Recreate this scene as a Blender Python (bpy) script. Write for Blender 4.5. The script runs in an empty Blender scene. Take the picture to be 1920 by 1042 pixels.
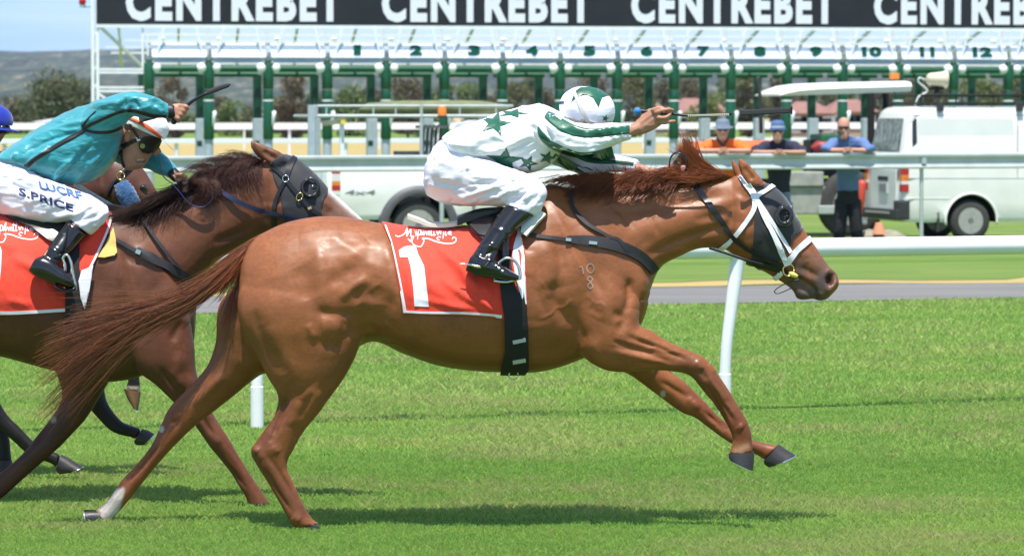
import bpy, bmesh, math, random
import numpy as np
from mathutils import Vector, Matrix
from mathutils.bvhtree import BVHTree
random.seed(7); RNG = np.random.default_rng(11)
SC = bpy.context.scene; COL = SC.collection
# ---------------------------------------------------------------- camera
CAMH = 1.82; CAMD = 18.0; FPX = 7740.0
PITCH = math.atan((521-205)/FPX)
cam_d = bpy.data.cameras.new('camera'); cam = bpy.data.objects.new('camera', cam_d); COL.objects.link(cam)
cam.location = (0, -CAMD, CAMH); cam.rotation_euler = (math.radians(90)-PITCH, 0, 0)
cam_d.sensor_width = 36; cam_d.lens = 36*FPX/1920; cam_d.clip_start = .5; cam_d.clip_end = 20000
cam_d.dof.use_dof = True; cam_d.dof.focus_distance = CAMD-.2; cam_d.dof.aperture_fstop = 9.0
SC.camera = cam
# ---------------------------------------------------------------- world, sun, exposure
SUN_EL = math.radians(71); SUN_AZ = math.radians(184)      # azimuth of the sun seen from above, clockwise from +Y
wd = bpy.data.worlds.new('World'); SC.world = wd; wd.use_nodes = True
_n = wd.node_tree.nodes; _l = wd.node_tree.links; _n.clear()
_o = _n.new('ShaderNodeOutputWorld'); _b = _n.new('ShaderNodeBackground'); _s = _n.new('ShaderNodeTexSky')
_s.sky_type = 'NISHITA'; _s.sun_disc = False; _s.sun_elevation = SUN_EL; _s.sun_rotation = SUN_AZ
_s.altitude = 0; _s.air_density = 1.0; _s.dust_density = .0; _s.ozone_density = 1.4
_tc = _n.new('ShaderNodeTexCoord'); _mp = _n.new('ShaderNodeMapping'); _mp.inputs['Scale'].default_value = (3, 3, 22)
_nz = _n.new('ShaderNodeTexNoise'); _nz.inputs['Scale'].default_value = 1.6; _nz.inputs['Detail'].default_value = 5
_cr = _n.new('ShaderNodeMapRange'); _cr.inputs[1].default_value = .45; _cr.inputs[2].default_value = .75; _cr.inputs[4].default_value = .38
_mx = _n.new('ShaderNodeMix'); _mx.data_type = 'RGBA'; _mx.inputs[7].default_value = (9, 9.4, 9.8, 1)
_sm = _n.new('ShaderNodeMapping'); _sm.inputs['Location'].default_value = (0, 0, .17); _l.new(_tc.outputs['Generated'], _sm.inputs[0]); _l.new(_sm.outputs[0], _s.inputs[0]); _l.new(_tc.outputs['Generated'], _mp.inputs[0]); _l.new(_mp.outputs[0], _nz.inputs['Vector']); _l.new(_nz.outputs['Fac'], _cr.inputs[0])
_l.new(_cr.outputs[0], _mx.inputs[0]); _l.new(_s.outputs[0], _mx.inputs[6]); _l.new(_mx.outputs[2], _b.inputs[0])
_l.new(_b.outputs[0], _o.inputs[0]); _b.inputs[1].default_value = .135
sun_d = bpy.data.lights.new('sun', 'SUN'); sun = bpy.data.objects.new('sun', sun_d); COL.objects.link(sun)
sun_d.energy = 4.8; sun_d.angle = math.radians(.55); sun_d.color = (1, .955, .88)
_sd = Vector((math.sin(SUN_AZ)*math.cos(SUN_EL), math.cos(SUN_AZ)*math.cos(SUN_EL), math.sin(SUN_EL)))
sun.rotation_euler = _sd.to_track_quat('Z', 'Y').to_euler(); sun.location = (0, -5, 30)
SC.view_settings.view_transform = 'Standard'; SC.view_settings.look = 'None'; SC.view_settings.gamma = 1
SC.view_settings.exposure = 0.58
SC.cycles.max_bounces = 8; SC.cycles.diffuse_bounces = 3; SC.cycles.volume_bounces = 0; SC.cycles.transparent_max_bounces = 8
SC.cycles.use_denoising = True

# ---------------------------------------------------------------- measuring helpers: photo pixel (1920 wide) -> point at a real distance
def ray(px, py):
    d = Vector((0, math.cos(PITCH), -math.sin(PITCH))) + Vector((1, 0, 0))*((px-960)/FPX) + Vector((0, math.sin(PITCH), math.cos(PITCH)))*(-(py-521)/FPX)
    return d
CAM = Vector((0, -CAMD, CAMH))
def P(px, py, Y=0.0):
    d = ray(px, py); t = (Y+CAMD)/d.y
    return CAM + d*t
def G(px, py, z=0.0):
    d = ray(px, py); t = (z-CAMH)/d.z
    return CAM + d*t
def S(Y): return FPX/(Y+CAMD)      # pixels per metre at depth Y

# ---------------------------------------------------------------- object helpers
def tag(o, label=None, cat=None, group=None, kind=None):
    if label: o['label'] = label
    if cat: o['category'] = cat
    if group: o['group'] = group
    if kind: o['kind'] = kind
    return o
def empty(name, loc, label=None, cat=None, group=None, rz=0, parent=None):
    o = bpy.data.objects.new(name, None); COL.objects.link(o); o.location = loc; o.rotation_euler = (0, 0, rz); o.empty_display_size = .1
    if parent: o.parent = parent
    return tag(o, label, cat, group)
def wloc(o):
    v = Vector(o.location)
    while o.parent: o = o.parent; v = v + Vector(o.location)
    return v
def link_mesh(name, me, parent=None):
    o = bpy.data.objects.new(name, me); COL.objects.link(o)
    if parent: o.parent = parent
    return o
def mesh_np(name, V, F, mats, parent=None, smooth=True, midx=None, color=None, worldspace=True, loc=None):
    """V (n,3) world coordinates; parent moves the origin to the thing's base"""
    V = np.asarray(V, dtype=np.float64)
    off = np.zeros(3)
    if parent is not None and worldspace: off = np.array(wloc(parent))
    if parent is None and loc is not None: off = np.array(loc)
    me = bpy.data.meshes.new(name)
    if isinstance(F, np.ndarray):
        k = F.shape[1]; n = len(F)
        me.vertices.add(len(V)); me.vertices.foreach_set('co', (V-off).astype(np.float32).ravel())
        me.loops.add(n*k); me.loops.foreach_set('vertex_index', F.astype(np.int32).ravel())
        me.polygons.add(n); me.polygons.foreach_set('loop_start', np.arange(0, n*k, k, dtype=np.int32))
        me.update(calc_edges=True); me.validate()
    else:
        me.from_pydata([tuple(v-off) for v in V], [], F); me.update()
    if not isinstance(mats, (list, tuple)): mats = [mats]
    for m in mats: me.materials.append(m)
    if midx is not None: me.polygons.foreach_set('material_index', np.asarray(midx, dtype=np.int32))
    me.polygons.foreach_set('use_smooth', np.full(len(me.polygons), bool(smooth)))
    if color is not None:
        at = me.color_attributes.new('tint', 'FLOAT_COLOR', 'POINT')
        c = np.ones((len(V), 4), dtype=np.float32); c[:, :3] = color; at.data.foreach_set('color', c.ravel())
    o = link_mesh(name, me, parent)
    if parent is None and loc is not None: o.location = loc
    return o

# ---------------------------------------------------------------- materials
_M = {}
def mat(name, color, rough=.5, metal=0, spec=.5, coat=0, coat_rough=.1, noise=0, nscale=20, bump=0, bscale=200, stretch=(1,1,1), sheen=0, attr=False, trans=0, emit=None, alpha=1, subs=0, bdist=.002, ndetail=4, color2=None, fleck=0, fscale=80, rvar=0):
    if name in _M: return _M[name]
    m = bpy.data.materials.new(name); m.use_nodes = True; N = m.node_tree.nodes; L = m.node_tree.links
    b = N['Principled BSDF']; b.inputs['Roughness'].default_value = rough; b.inputs['Metallic'].default_value = metal
    b.inputs['Specular IOR Level'].default_value = spec; b.inputs['Coat Weight'].default_value = coat; b.inputs['Coat Roughness'].default_value = coat_rough
    b.inputs['Sheen Weight'].default_value = sheen; b.inputs['Transmission Weight'].default_value = trans; b.inputs['Alpha'].default_value = alpha
    if subs: b.inputs['Subsurface Weight'].default_value = subs; b.inputs['Subsurface Radius'].default_value = (.01, .004, .002)
    c = tuple(color)+(1,); b.inputs['Base Color'].default_value = c
    src = None
    if attr:
        a = N.new('ShaderNodeAttribute'); a.attribute_name = 'tint'; src = a.outputs['Color']
    if noise or bump:
        tc = N.new('ShaderNodeTexCoord'); mp = N.new('ShaderNodeMapping'); mp.inputs['Scale'].default_value = stretch; L.new(tc.outputs['Object'], mp.inputs[0])
    if noise:
        nz = N.new('ShaderNodeTexNoise'); nz.inputs['Scale'].default_value = nscale; nz.inputs['Detail'].default_value = ndetail; L.new(mp.outputs[0], nz.inputs['Vector'])
        if color2 is not None:
            mr = N.new('ShaderNodeMapRange'); mr.inputs[1].default_value = .5-.35*(1-noise*.6); mr.inputs[2].default_value = .5+.35*(1-noise*.6); L.new(nz.outputs['Fac'], mr.inputs[0])
            mx = N.new('ShaderNodeMix'); mx.data_type = 'RGBA'; L.new(mr.outputs[0], mx.inputs[0]); mx.inputs[6].default_value = c; mx.inputs[7].default_value = tuple(color2)+(1,)
            if src: L.new(src, mx.inputs[6])
            src = mx.outputs[2]
        else:
            mr = N.new('ShaderNodeMapRange'); mr.inputs[1].default_value = .25; mr.inputs[2].default_value = .75; mr.inputs[3].default_value = 1-noise; mr.inputs[4].default_value = 1+noise; L.new(nz.outputs['Fac'], mr.inputs[0])
            hs = N.new('ShaderNodeHueSaturation'); L.new(mr.outputs[0], hs.inputs['Value']); hs.inputs['Color'].default_value = c
            if src: L.new(src, hs.inputs['Color'])
            src = hs.outputs[0]
    if fleck:
        nf = N.new('ShaderNodeTexNoise'); nf.inputs['Scale'].default_value = fscale; nf.inputs['Detail'].default_value = 5; nf.inputs['Roughness'].default_value = .7; L.new(mp.outputs[0], nf.inputs['Vector'])
        mf = N.new('ShaderNodeMapRange'); mf.inputs[1].default_value = .3; mf.inputs[2].default_value = .7; mf.inputs[3].default_value = 1-fleck; mf.inputs[4].default_value = 1+fleck; L.new(nf.outputs['Fac'], mf.inputs[0])
        h2 = N.new('ShaderNodeHueSaturation'); L.new(mf.outputs[0], h2.inputs['Value']); h2.inputs['Color'].default_value = c
        if src: L.new(src, h2.inputs['Color'])
        src = h2.outputs[0]
        if rvar:
            mr2 = N.new('ShaderNodeMapRange'); mr2.inputs[1].default_value = .3; mr2.inputs[2].default_value = .7; mr2.inputs[3].default_value = rough-rvar; mr2.inputs[4].default_value = rough+rvar; L.new(nf.outputs['Fac'], mr2.inputs[0]); L.new(mr2.outputs[0], b.inputs['Roughness'])
    if src: L.new(src, b.inputs['Base Color'])
    if bump:
        n2 = N.new('ShaderNodeTexNoise'); n2.inputs['Scale'].default_value = bscale; n2.inputs['Detail'].default_value = 3; L.new(mp.outputs[0], n2.inputs['Vector'])
        bp = N.new('ShaderNodeBump'); bp.inputs['Strength'].default_value = bump; bp.inputs['Distance'].default_value = bdist; L.new(n2.outputs['Fac'], bp.inputs['Height']); L.new(bp.outputs[0], b.inputs['Normal'])
    if emit: b.inputs['Emission Color'].default_value = tuple(emit)+(1,); b.inputs['Emission Strength'].default_value = 1
    _M[name] = m; return m

# ---------------------------------------------------------------- numpy geometry
def catmull(A, k, closed=False):
    A = np.asarray(A, float); n = len(A)
    if n < 3 or k <= 1:
        out = []
        for i in range(n-1):
            for j in range(max(k, 1)): out.append(A[i]+(A[i+1]-A[i])*j/max(k, 1))
        out.append(A[-1]); return np.array(out)
    out = []
    for i in range(n-1):
        p0 = A[max(i-1, 0)]; p1 = A[i]; p2 = A[i+1]; p3 = A[min(i+2, n-1)]
        for j in range(k):
            t = j/k
            out.append(.5*((2*p1)+(-p0+p2)*t+(2*p0-5*p1+4*p2-p3)*t*t+(-p0+3*p1-3*p2+p3)*t**3))
    out.append(A[-1]); return np.array(out)
class Geo:
    """collects vertices / faces"""
    def __init__(s): s.V = []; s.F = []; s.m = []
    def add(s, V, F, mi=0):
        b = len(s.V); s.V.extend([tuple(v) for v in V]); s.F.extend([tuple(b+i for i in f) for f in F]); s.m.extend([mi]*len(F)); return s
    def rings(s, R, mi=0, cap=True, closed=True):
        n = len(R[0]); V = [p for r in R for p in r]; F = []
        for i in range(len(R)-1):
            for j in range(n if closed else n-1):
                F.append((i*n+j, i*n+(j+1) % n, (i+1)*n+(j+1) % n, (i+1)*n+j))
        if cap and closed: F.append(tuple(range(n))[::-1]); F.append(tuple((len(R)-1)*n+j for j in range(n)))
        return s.add(V, F, mi)
    def box(s, c, h, mi=0, rz=0, M=None):
        V = [Vector((sx*h[0], sy*h[1], sz*h[2])) for sx in (-1, 1) for sy in (-1, 1) for sz in (-1, 1)]
        R = M if M is not None else Matrix.Rotation(rz, 3, 'Z')
        V = [R @ v + Vector(c) for v in V]
        return s.add(V, [(0,1,3,2), (4,6,7,5), (0,4,5,1), (2,3,7,6), (0,2,6,4), (1,5,7,3)], mi)
    def tube(s, pts, r, n=10, mi=0, cap=True, up=None, k=1, squash=1.0):
        """pts 3d, r scalar or list; squash flattens along the second frame axis"""
        pts = np.array([tuple(p) for p in pts], float); rr = np.full(len(pts), float(r)) if np.isscalar(r) else np.array(r, float)
        if k > 1:
            A = catmull(np.column_stack([pts, rr]), k); pts = A[:, :3]; rr = A[:, 3]
        R = []; prev = None
        for i in range(len(pts)):
            t = pts[min(i+1, len(pts)-1)]-pts[max(i-1, 0)]; t = Vector(t); t = t.normalized() if t.length > 1e-9 else Vector((0,0,1))
            if prev is None:
                u = Vector(up) if up is not None else (Vector((0,0,1)) if abs(t.z) < .9 else Vector((1,0,0)))
            else: u = prev
            u = (u - t*u.dot(t)); u = u.normalized() if u.length > 1e-6 else t.orthogonal().normalized()
            w = t.cross(u); prev = u
            R.append([Vector(pts[i])+u*rr[i]*math.cos(2*math.pi*j/n)+w*rr[i]*squash*math.sin(2*math.pi*j/n) for j in range(n)])
        return s.rings(R, mi, cap)
    def ball(s, c, r, mi=0, nu=14, nv=9, M=None):
        r = (r, r, r) if np.isscalar(r) else r
        V = []; F = []
        for i in range(nv+1):
            th = math.pi*i/nv
            for j in range(nu):
                ph = 2*math.pi*j/nu; v = Vector((r[0]*math.sin(th)*math.cos(ph), r[1]*math.sin(th)*math.sin(ph), r[2]*math.cos(th)))
                V.append((M @ v if M is not None else v)+Vector(c))
        for i in range(nv):
            for j in range(nu): F.append((i*nu+j, (i+1)*nu+j, (i+1)*nu+(j+1) % nu, i*nu+(j+1) % nu))
        return s.add(V, F, mi)
    def extrude(s, poly, d, mi=0):
        """poly: list of 3d points (planar), extruded by vector d"""
        n = len(poly); V = [Vector(p) for p in poly]+[Vector(p)+Vector(d) for p in poly]
        F = [tuple(range(n)), tuple(range(2*n-1, n-1, -1))]+[(i, i+n, (i+1) % n+n, (i+1) % n) for i in range(n)]
        return s.add(V, F, mi)
    def obj(s, name, mats, parent=None, smooth=False, bevel=0, auto=None, loc=None):
        off = wloc(parent) if parent is not None else (Vector(loc) if loc is not None else Vector((0,0,0)))
        me = bpy.data.meshes.new(name); me.from_pydata([tuple(Vector(v)-off) for v in s.V], [], s.F)
        if not isinstance(mats, (list, tuple)): mats = [mats]
        for m in mats: me.materials.append(m)
        me.polygons.foreach_set('material_index', np.array(s.m, dtype=np.int32))
        bm = bmesh.new(); bm.from_mesh(me); bmesh.ops.recalc_face_normals(bm, faces=bm.faces)
        if bevel:
            ed = [e for e in bm.edges if len(e.link_faces) == 2 and e.calc_face_angle(0) > .6]
            bmesh.ops.bevel(bm, geom=ed, offset=bevel, segments=2, profile=.6, affect='EDGES', clamp_overlap=True)
        bm.to_mesh(me); bm.free()
        me.polygons.foreach_set('use_smooth', np.full(len(me.polygons), bool(smooth)))
        if smooth and auto is not None: me.set_sharp_from_angle(angle=auto)
        me.update()
        o = link_mesh(name, me, parent)
        if parent is None and loc is not None: o.location = loc
        return o
def loft_px(g, secs, k=6, n=28, Yref=0.0, power=2.0, egg=0.0):
    """secs: (ax,ay, bx,by, ycentre, halfwidth) in photo pixels / metres; elliptical rings through the two outline points"""
    A = catmull(secs, k); R = []
    for ax, ay, bx, by, yc, w in A:
        a = P(ax, ay, Yref+yc); b = P(bx, by, Yref+yc); c = (a+b)/2; h = (a-b)/2; ring = []
        for j in range(n):
            t = 2*math.pi*j/n; cu = math.cos(t); su = math.sin(t); e = 2/power
            cu = math.copysign(abs(cu)**e, cu); su = math.copysign(abs(su)**e, su)
            ring.append(c+h*cu+Vector((0, w*su*(1+egg*cu), 0)))
        R.append(ring)
    return g.rings(R)
def chain_px(g, pts, k=5, n=16, Yref=0.0, squash=1.0):
    """pts: (px,py,y,r_px) limb with round section"""
    A = [(P(a, b, Yref+y), r/S(Yref+y)) for a, b, y, r in pts]
    return g.tube([p for p, _ in A], [r for _, r in A], n=n, k=k, squash=squash)
def fuse(g, vox=.008, smooth=6):
    me = bpy.data.meshes.new('tmp'); me.from_pydata(g.V, [], g.F)
    bm = bmesh.new(); bm.from_mesh(me); bmesh.ops.recalc_face_normals(bm, faces=bm.faces); bm.to_mesh(me); bm.free()
    o = bpy.data.objects.new('tmp', me); COL.objects.link(o)
    r = o.modifiers.new('r', 'REMESH'); r.mode = 'VOXEL'; r.voxel_size = vox; r.adaptivity = 0
    if smooth: sm = o.modifiers.new('s', 'SMOOTH'); sm.factor = .5; sm.iterations = smooth
    dg = bpy.context.evaluated_depsgraph_get(); ev = o.evaluated_get(dg); m2 = bpy.data.meshes.new_from_object(ev)
    V = np.zeros(len(m2.vertices)*3, dtype=np.float32); m2.vertices.foreach_get('co', V); V = V.reshape(-1, 3).astype(float)
    F = np.zeros(len(m2.loops), dtype=np.int32); m2.loops.foreach_get('vertex_index', F); F = F.reshape(-1, 4)
    bpy.data.objects.remove(o); bpy.data.meshes.remove(me); bpy.data.meshes.remove(m2)
    return V, F
def vnormals(V, F):
    a = V[F[:, 0]]; b = V[F[:, 1]]; c = V[F[:, 2]]; d = V[F[:, 3]] if F.shape[1] == 4 else c
    fn = np.cross(c-a, d-b) if F.shape[1] == 4 else np.cross(b-a, c-a)
    N = np.zeros_like(V)
    for j in range(F.shape[1]): np.add.at(N, F[:, j], fn)
    return N/np.maximum(np.linalg.norm(N, axis=1, keepdims=True), 1e-12)
def to_px(V):
    """world points -> photo pixels"""
    R = V-np.array(CAM); f = np.array([0, math.cos(PITCH), -math.sin(PITCH)]); u = np.array([0, math.sin(PITCH), math.cos(PITCH)])
    z = R@f; return np.column_stack([960+FPX*R[:, 0]/z, 521-FPX*(R@u)/z])
def seg_dist(Q, line):
    """distance of 2d points to a polyline, and its parameter"""
    line = np.asarray(line, float); best = np.full(len(Q), 1e9); par = np.zeros(len(Q))
    if len(line) == 1: return np.linalg.norm(Q-line[0], axis=1), par
    for i in range(len(line)-1):
        a = line[i]; d = line[i+1]-a; t = np.clip(((Q-a)@d)/(d@d+1e-9), 0, 1); ds = np.linalg.norm(Q-(a+t[:, None]*d), axis=1)
        m = ds < best; best[m] = ds[m]; par[m] = ((i+t)/(len(line)-1))[m]
    return best, par
def sculpt(V, F, strokes, Ymid=0.0):
    """strokes: (polyline px, radius px, amplitude m, side) side 'n' near / 'f' far / 'b' both, or a (ymin,ymax) tuple"""
    N = vnormals(V, F); Q = to_px(V); D = np.zeros(len(V))
    for line, r, amp, side in strokes:
        d, t = seg_dist(Q, line); w = np.exp(-(d/r)**2)*amp
        if len(line) > 1: w = w*np.clip(1.15-(np.abs(2*t-1))**3, 0, 1)      # fade at the ends
        if side == 'n': w = w*np.clip(-N[:, 1]*3+.3, 0, 1)*(V[:, 1] < Ymid+.02)
        elif side == 'b': w = w*np.clip(np.abs(N[:, 1])*3+.1, 0, 1)
        elif side == 's': pass
        elif isinstance(side, tuple): w = w*((V[:, 1] > side[0]) & (V[:, 1] < side[1]))
        D += w
    return V+N*D[:, None]
def _hash(ix, iy, iz, seed):
    h = (ix*374761393+iy*668265263+iz*2147483647+seed*1274126177) & 0xffffffff
    h = ((h ^ (h >> 13))*1274126177) & 0xffffffff; h = h ^ (h >> 16)
    return (h & 0xffff)/65535.0
def vnoise(Pn, seed=0):
    Pn = np.asarray(Pn, float); I = np.floor(Pn).astype(np.int64); f = Pn-I; f = f*f*(3-2*f); r = 0
    for dx in (0, 1):
        for dy in (0, 1):
            for dz in (0, 1):
                w = (f[:, 0] if dx else 1-f[:, 0])*(f[:, 1] if dy else 1-f[:, 1])*(f[:, 2] if dz else 1-f[:, 2])
                r = r+w*_hash(I[:, 0]+dx, I[:, 1]+dy, I[:, 2]+dz, seed)
    return r*2-1
def fbm(Pn, oct=3, seed=0):
    r = 0; a = 1.0; Pn = np.asarray(Pn, float)
    for i in range(oct): r = r+a*vnoise(Pn*2**i+i*17.3, seed+i); a *= .5
    return r
class Surf:
    """surface to lay thin things on"""
    def __init__(s, V, F):
        N = vnormals(V, F); s.N = N
        s.V = V; s.F = F
        s.bvh = BVHTree.FromPolygons([tuple(v) for v in V], [tuple(int(i) for i in f) for f in F])
    def hit(s, px, py, Yd=0.0):
        d = ray(px, py).normalized(); h = s.bvh.ray_cast(CAM, d)
        if h[0] is not None:
            n = Vector(s.N[s.F[h[2]]].mean(axis=0)).normalized(); return h[0], n, True
        q = P(px, py, Yd); h = s.bvh.find_nearest(q)
        n = Vector(s.N[s.F[h[2]]].mean(axis=0)).normalized()
        return h[0], n, False
def drape2d(pts2, faces, surf, off=.004, thick=.004, Yd=0.0, blend=.5, free=False):
    """2d vertices in px -> closed slab on the surface. free: points beyond the surface stay at their own pixel"""
    T = []; B = []
    lastY = Yd
    for x, y in pts2:
        p, n, ok = surf.hit(x, y, Yd)
        if not ok and free: p = P(x, y, lastY); n = Vector((0, -1, 0))
        elif ok: lastY = p.y
        d = -ray(x, y).normalized(); o = (n*blend+d*(1-blend)).normalized()
        T.append(p+o*off); B.append(p+o*(off-thick))
    from collections import Counter
    cnt = Counter(); n = len(pts2)
    for f in faces:
        for i in range(len(f)): a, b = f[i], f[(i+1) % len(f)]; cnt[(a, b)] += 1
    F = [tuple(f) for f in faces]+[tuple(i+n for i in f)[::-1] for f in faces]
    for (a, b) in list(cnt):
        if (b, a) not in cnt: F.append((b, a, a+n, b+n))
    return T+B, F
def grid_cut(bm, res):
    xs = [v.co.x for v in bm.verts]; ys = [v.co.y for v in bm.verts]
    if not xs: return
    for ax, lo, hi in ((0, min(xs), max(xs)), (1, min(ys), max(ys))):
        c = math.floor(lo/res)*res+res
        while c < hi:
            co = [0, 0, 0]; no = [0, 0, 0]; co[ax] = c; no[ax] = 1
            bmesh.ops.bisect_plane(bm, geom=bm.verts[:]+bm.edges[:]+bm.faces[:], plane_co=co, plane_no=no, dist=1e-5); c += res
def poly2d(poly, res=4):
    bm = bmesh.new(); vs = [bm.verts.new((x, y, 0)) for x, y in poly]
    f = bm.faces.new(vs); bmesh.ops.triangulate(bm, faces=[f]); grid_cut(bm, res)
    bm.verts.index_update(); v = [(q.co.x, q.co.y) for q in bm.verts]; fs = [[q.index for q in f.verts] for f in bm.faces]; bm.free()
    return v, fs
def drape_poly(g, poly, surf, res=4, mi=0, smoothk=0, **kw):
    if smoothk:
        A = np.array(list(poly)+[poly[0]], float); poly = catmull(A, smoothk)[:-1].tolist()
    v, f = poly2d(poly, res); V, F = drape2d(v, f, surf, **kw); return g.add(V, F, mi)
def ribbon2d(line, w, k=6, cross=3):
    A = catmull(np.array([list(p) for p in line], float), k)
    W = np.full(len(A), float(w)) if np.isscalar(w) else np.interp(np.linspace(0, 1, len(A)), np.linspace(0, 1, len(w)), w)
    v = []; f = []
    for i in range(len(A)):
        t = A[min(i+1, len(A)-1)]-A[max(i-1, 0)]; t = t/(np.linalg.norm(t)+1e-9); nn = np.array([-t[1], t[0]])
        for c in range(cross+1): v.append(tuple(A[i]+nn*W[i]*(c/cross-.5)))
    m = cross+1
    for i in range(len(A)-1):
        for c in range(cross): f.append((i*m+c, i*m+c+1, (i+1)*m+c+1, (i+1)*m+c))
    return v, f
def drape_ribbon(g, line, w, surf, k=6, cross=3, mi=0, **kw):
    v, f = ribbon2d(line, w, k, cross); V, F = drape2d(v, f, surf, **kw); return g.add(V, F, mi)
def text_mesh(txt, bold=.0, spacing=1.0, res=3):
    cu = bpy.data.curves.new('t', 'FONT'); cu.body = txt; cu.size = 1; cu.offset = bold; cu.space_character = spacing; cu.resolution_u = res
    o = bpy.data.objects.new('t', cu); COL.objects.link(o); dg = bpy.context.evaluated_depsgraph_get()
    me = bpy.data.meshes.new_from_object(o.evaluated_get(dg)); bpy.data.objects.remove(o); bpy.data.curves.remove(cu)
    V = np.array([v.co[:2] for v in me.vertices]); F = [list(p.vertices) for p in me.polygons]; bpy.data.meshes.remove(me)
    lo = V.min(0); hi = V.max(0); V = (V-lo)/(hi-lo)      # unit box, y up
    return V, F
def drape_text(g, txt, o, xv, yv, surf, bold=.02, res=3, spacing=1.0, mi=0, warp=None, **kw):
    """text in the parallelogram o + xv*u + yv*v (v up) in px"""
    V, F = text_mesh(txt, bold, spacing); Q = np.array(o)+V[:, :1]*np.array(xv)+V[:, 1:]*np.array(yv)
    if warp: Q = np.array([warp(a, b) for a, b in V])
    bm = bmesh.new(); vs = [bm.verts.new((x, y, 0)) for x, y in Q]
    for f in F:
        try: bm.faces.new([vs[i] for i in f])
        except ValueError: pass
    grid_cut(bm, res); bm.verts.index_update(); v = [(q.co.x, q.co.y) for q in bm.verts]; fs = [[q.index for q in f.verts] for f in bm.faces]; bm.free()
    VV, FF = drape2d(v, fs, surf, **kw); return g.add(VV, FF, mi)
def flat_text(txt, o, xv, yv, depth, bold=.02, spacing=1.0):
    """text as a thin raised slab: o origin, xv/yv full-size vectors in metres, depth vector"""
    V, F = text_mesh(txt, bold, spacing); n = len(V); xv = Vector(xv); yv = Vector(yv); o = Vector(o); d = Vector(depth)
    T = [o+xv*a+yv*b+d for a, b in V]; B = [o+xv*a+yv*b for a, b in V]
    cnt = set(); 
    for f in F:
        for i in range(len(f)): cnt.add((f[i], f[(i+1) % len(f)]))
    FF = [tuple(f) for f in F]+[tuple(i+n for i in f)[::-1] for f in F]
    for (a, b) in cnt:
        if (b, a) not in cnt: FF.append((b, a, a+n, b+n))
    return T+B, FF
def hair(name, guides, count, rad, mats, parent, spread=.01, seed=1, k=5, curl=0.0, jit=.15, col=None, lenvar=.35, Y0=0.0, gw=1.0, tip=.25, curlf=3.0, clump=0):
    """guides: list of polylines of (px,py,y); strands run between neighbouring guides"""
    rng = np.random.default_rng(seed); G3 = [np.array([tuple(P(a, b, Y0+c)) for a, b, c in g_]) for g_ in guides]
    m = 9; GS = []
    for g_ in G3:
        A = catmull(g_, 6); L = np.concatenate([[0], np.cumsum(np.linalg.norm(np.diff(A, axis=0), axis=1))]); tt = np.linspace(0, L[-1], m)
        GS.append(np.column_stack([np.interp(tt, L, A[:, i]) for i in range(3)]))
    GS = np.array(GS); Vs = []; Fs = []; C = []
    CL = [(rng.random(), rng.normal(0, 1, 3)*spread*np.array((1.3,2.0,1.3)), rng.random(3)*6.28, .75+.5*rng.random()) for _ in range(max(clump, 1))]
    for s in range(count):
        ci = CL[int(rng.random()*len(CL))]; u = (min(max(ci[0]+rng.normal()*.018, 0), .9999) if clump else rng.random())*(len(GS)-1); i = min(int(u), len(GS)-2); w = u-i
        path = GS[i]*(1-w)+GS[i+1]*w; ln = 1-lenvar*rng.random()**1.5*1.0; ln = ln*(1+.12*rng.normal()*(rng.random() < .15))
        tt = np.linspace(0, 1, m)*min(ln, 1.0)*(m-1); path = np.column_stack([np.interp(tt, np.arange(m), path[:, q]) for q in range(3)])
        fade = np.linspace(0, 1, m)[:, None]; o1 = rng.normal(0, 1, 3)*spread*.6; o2 = rng.normal(0, 1, 3)*spread*2.2*jit/.15
        ph = rng.random(3)*6.28; cw = np.sin(fade*curlf*6.28*(.7+.6*rng.random())+ph)*curl
        path = path+o1*(fade**.25)*((1-.75*fade) if clump else 1)+(o2*(.28 if clump else 1)+(ci[1] if clump else 0))*fade**1.7+cw*fade
        if clump: path = path+np.sin(fade*6.5+ci[2])*curl*1.1*fade**1.5
        r = rad*(.6+.8*rng.random())*np.linspace(1, tip, m)**.8; b = len(Vs)*m*3
        T = np.gradient(path, axis=0); T /= np.linalg.norm(T, axis=1, keepdims=True)+1e-9; U = np.cross(T, [0, 1, .13]); U /= np.linalg.norm(U, axis=1, keepdims=True)+1e-9; W = np.cross(T, U)
        ring = [path+U*r[:, None]*math.cos(a)+W*r[:, None]*math.sin(a) for a in (0, 2.1, 4.2)]
        V = np.stack(ring, 1).reshape(-1, 3); Vs.append(V)
        for a in range(m-1):
            for c in range(3): Fs.append((b+a*3+c, b+a*3+(c+1) % 3, b+(a+1)*3+(c+1) % 3, b+(a+1)*3+c))
        cc = np.array(col if col is not None else (.2, .06, .02))*(.65+.7*rng.random())*(ci[3] if clump else 1); C.append(np.repeat(cc[None], m*3, 0))
    return mesh_np(name, np.concatenate(Vs), np.array(Fs, dtype=np.int32), mats, parent, True, color=np.concatenate(C))

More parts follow.
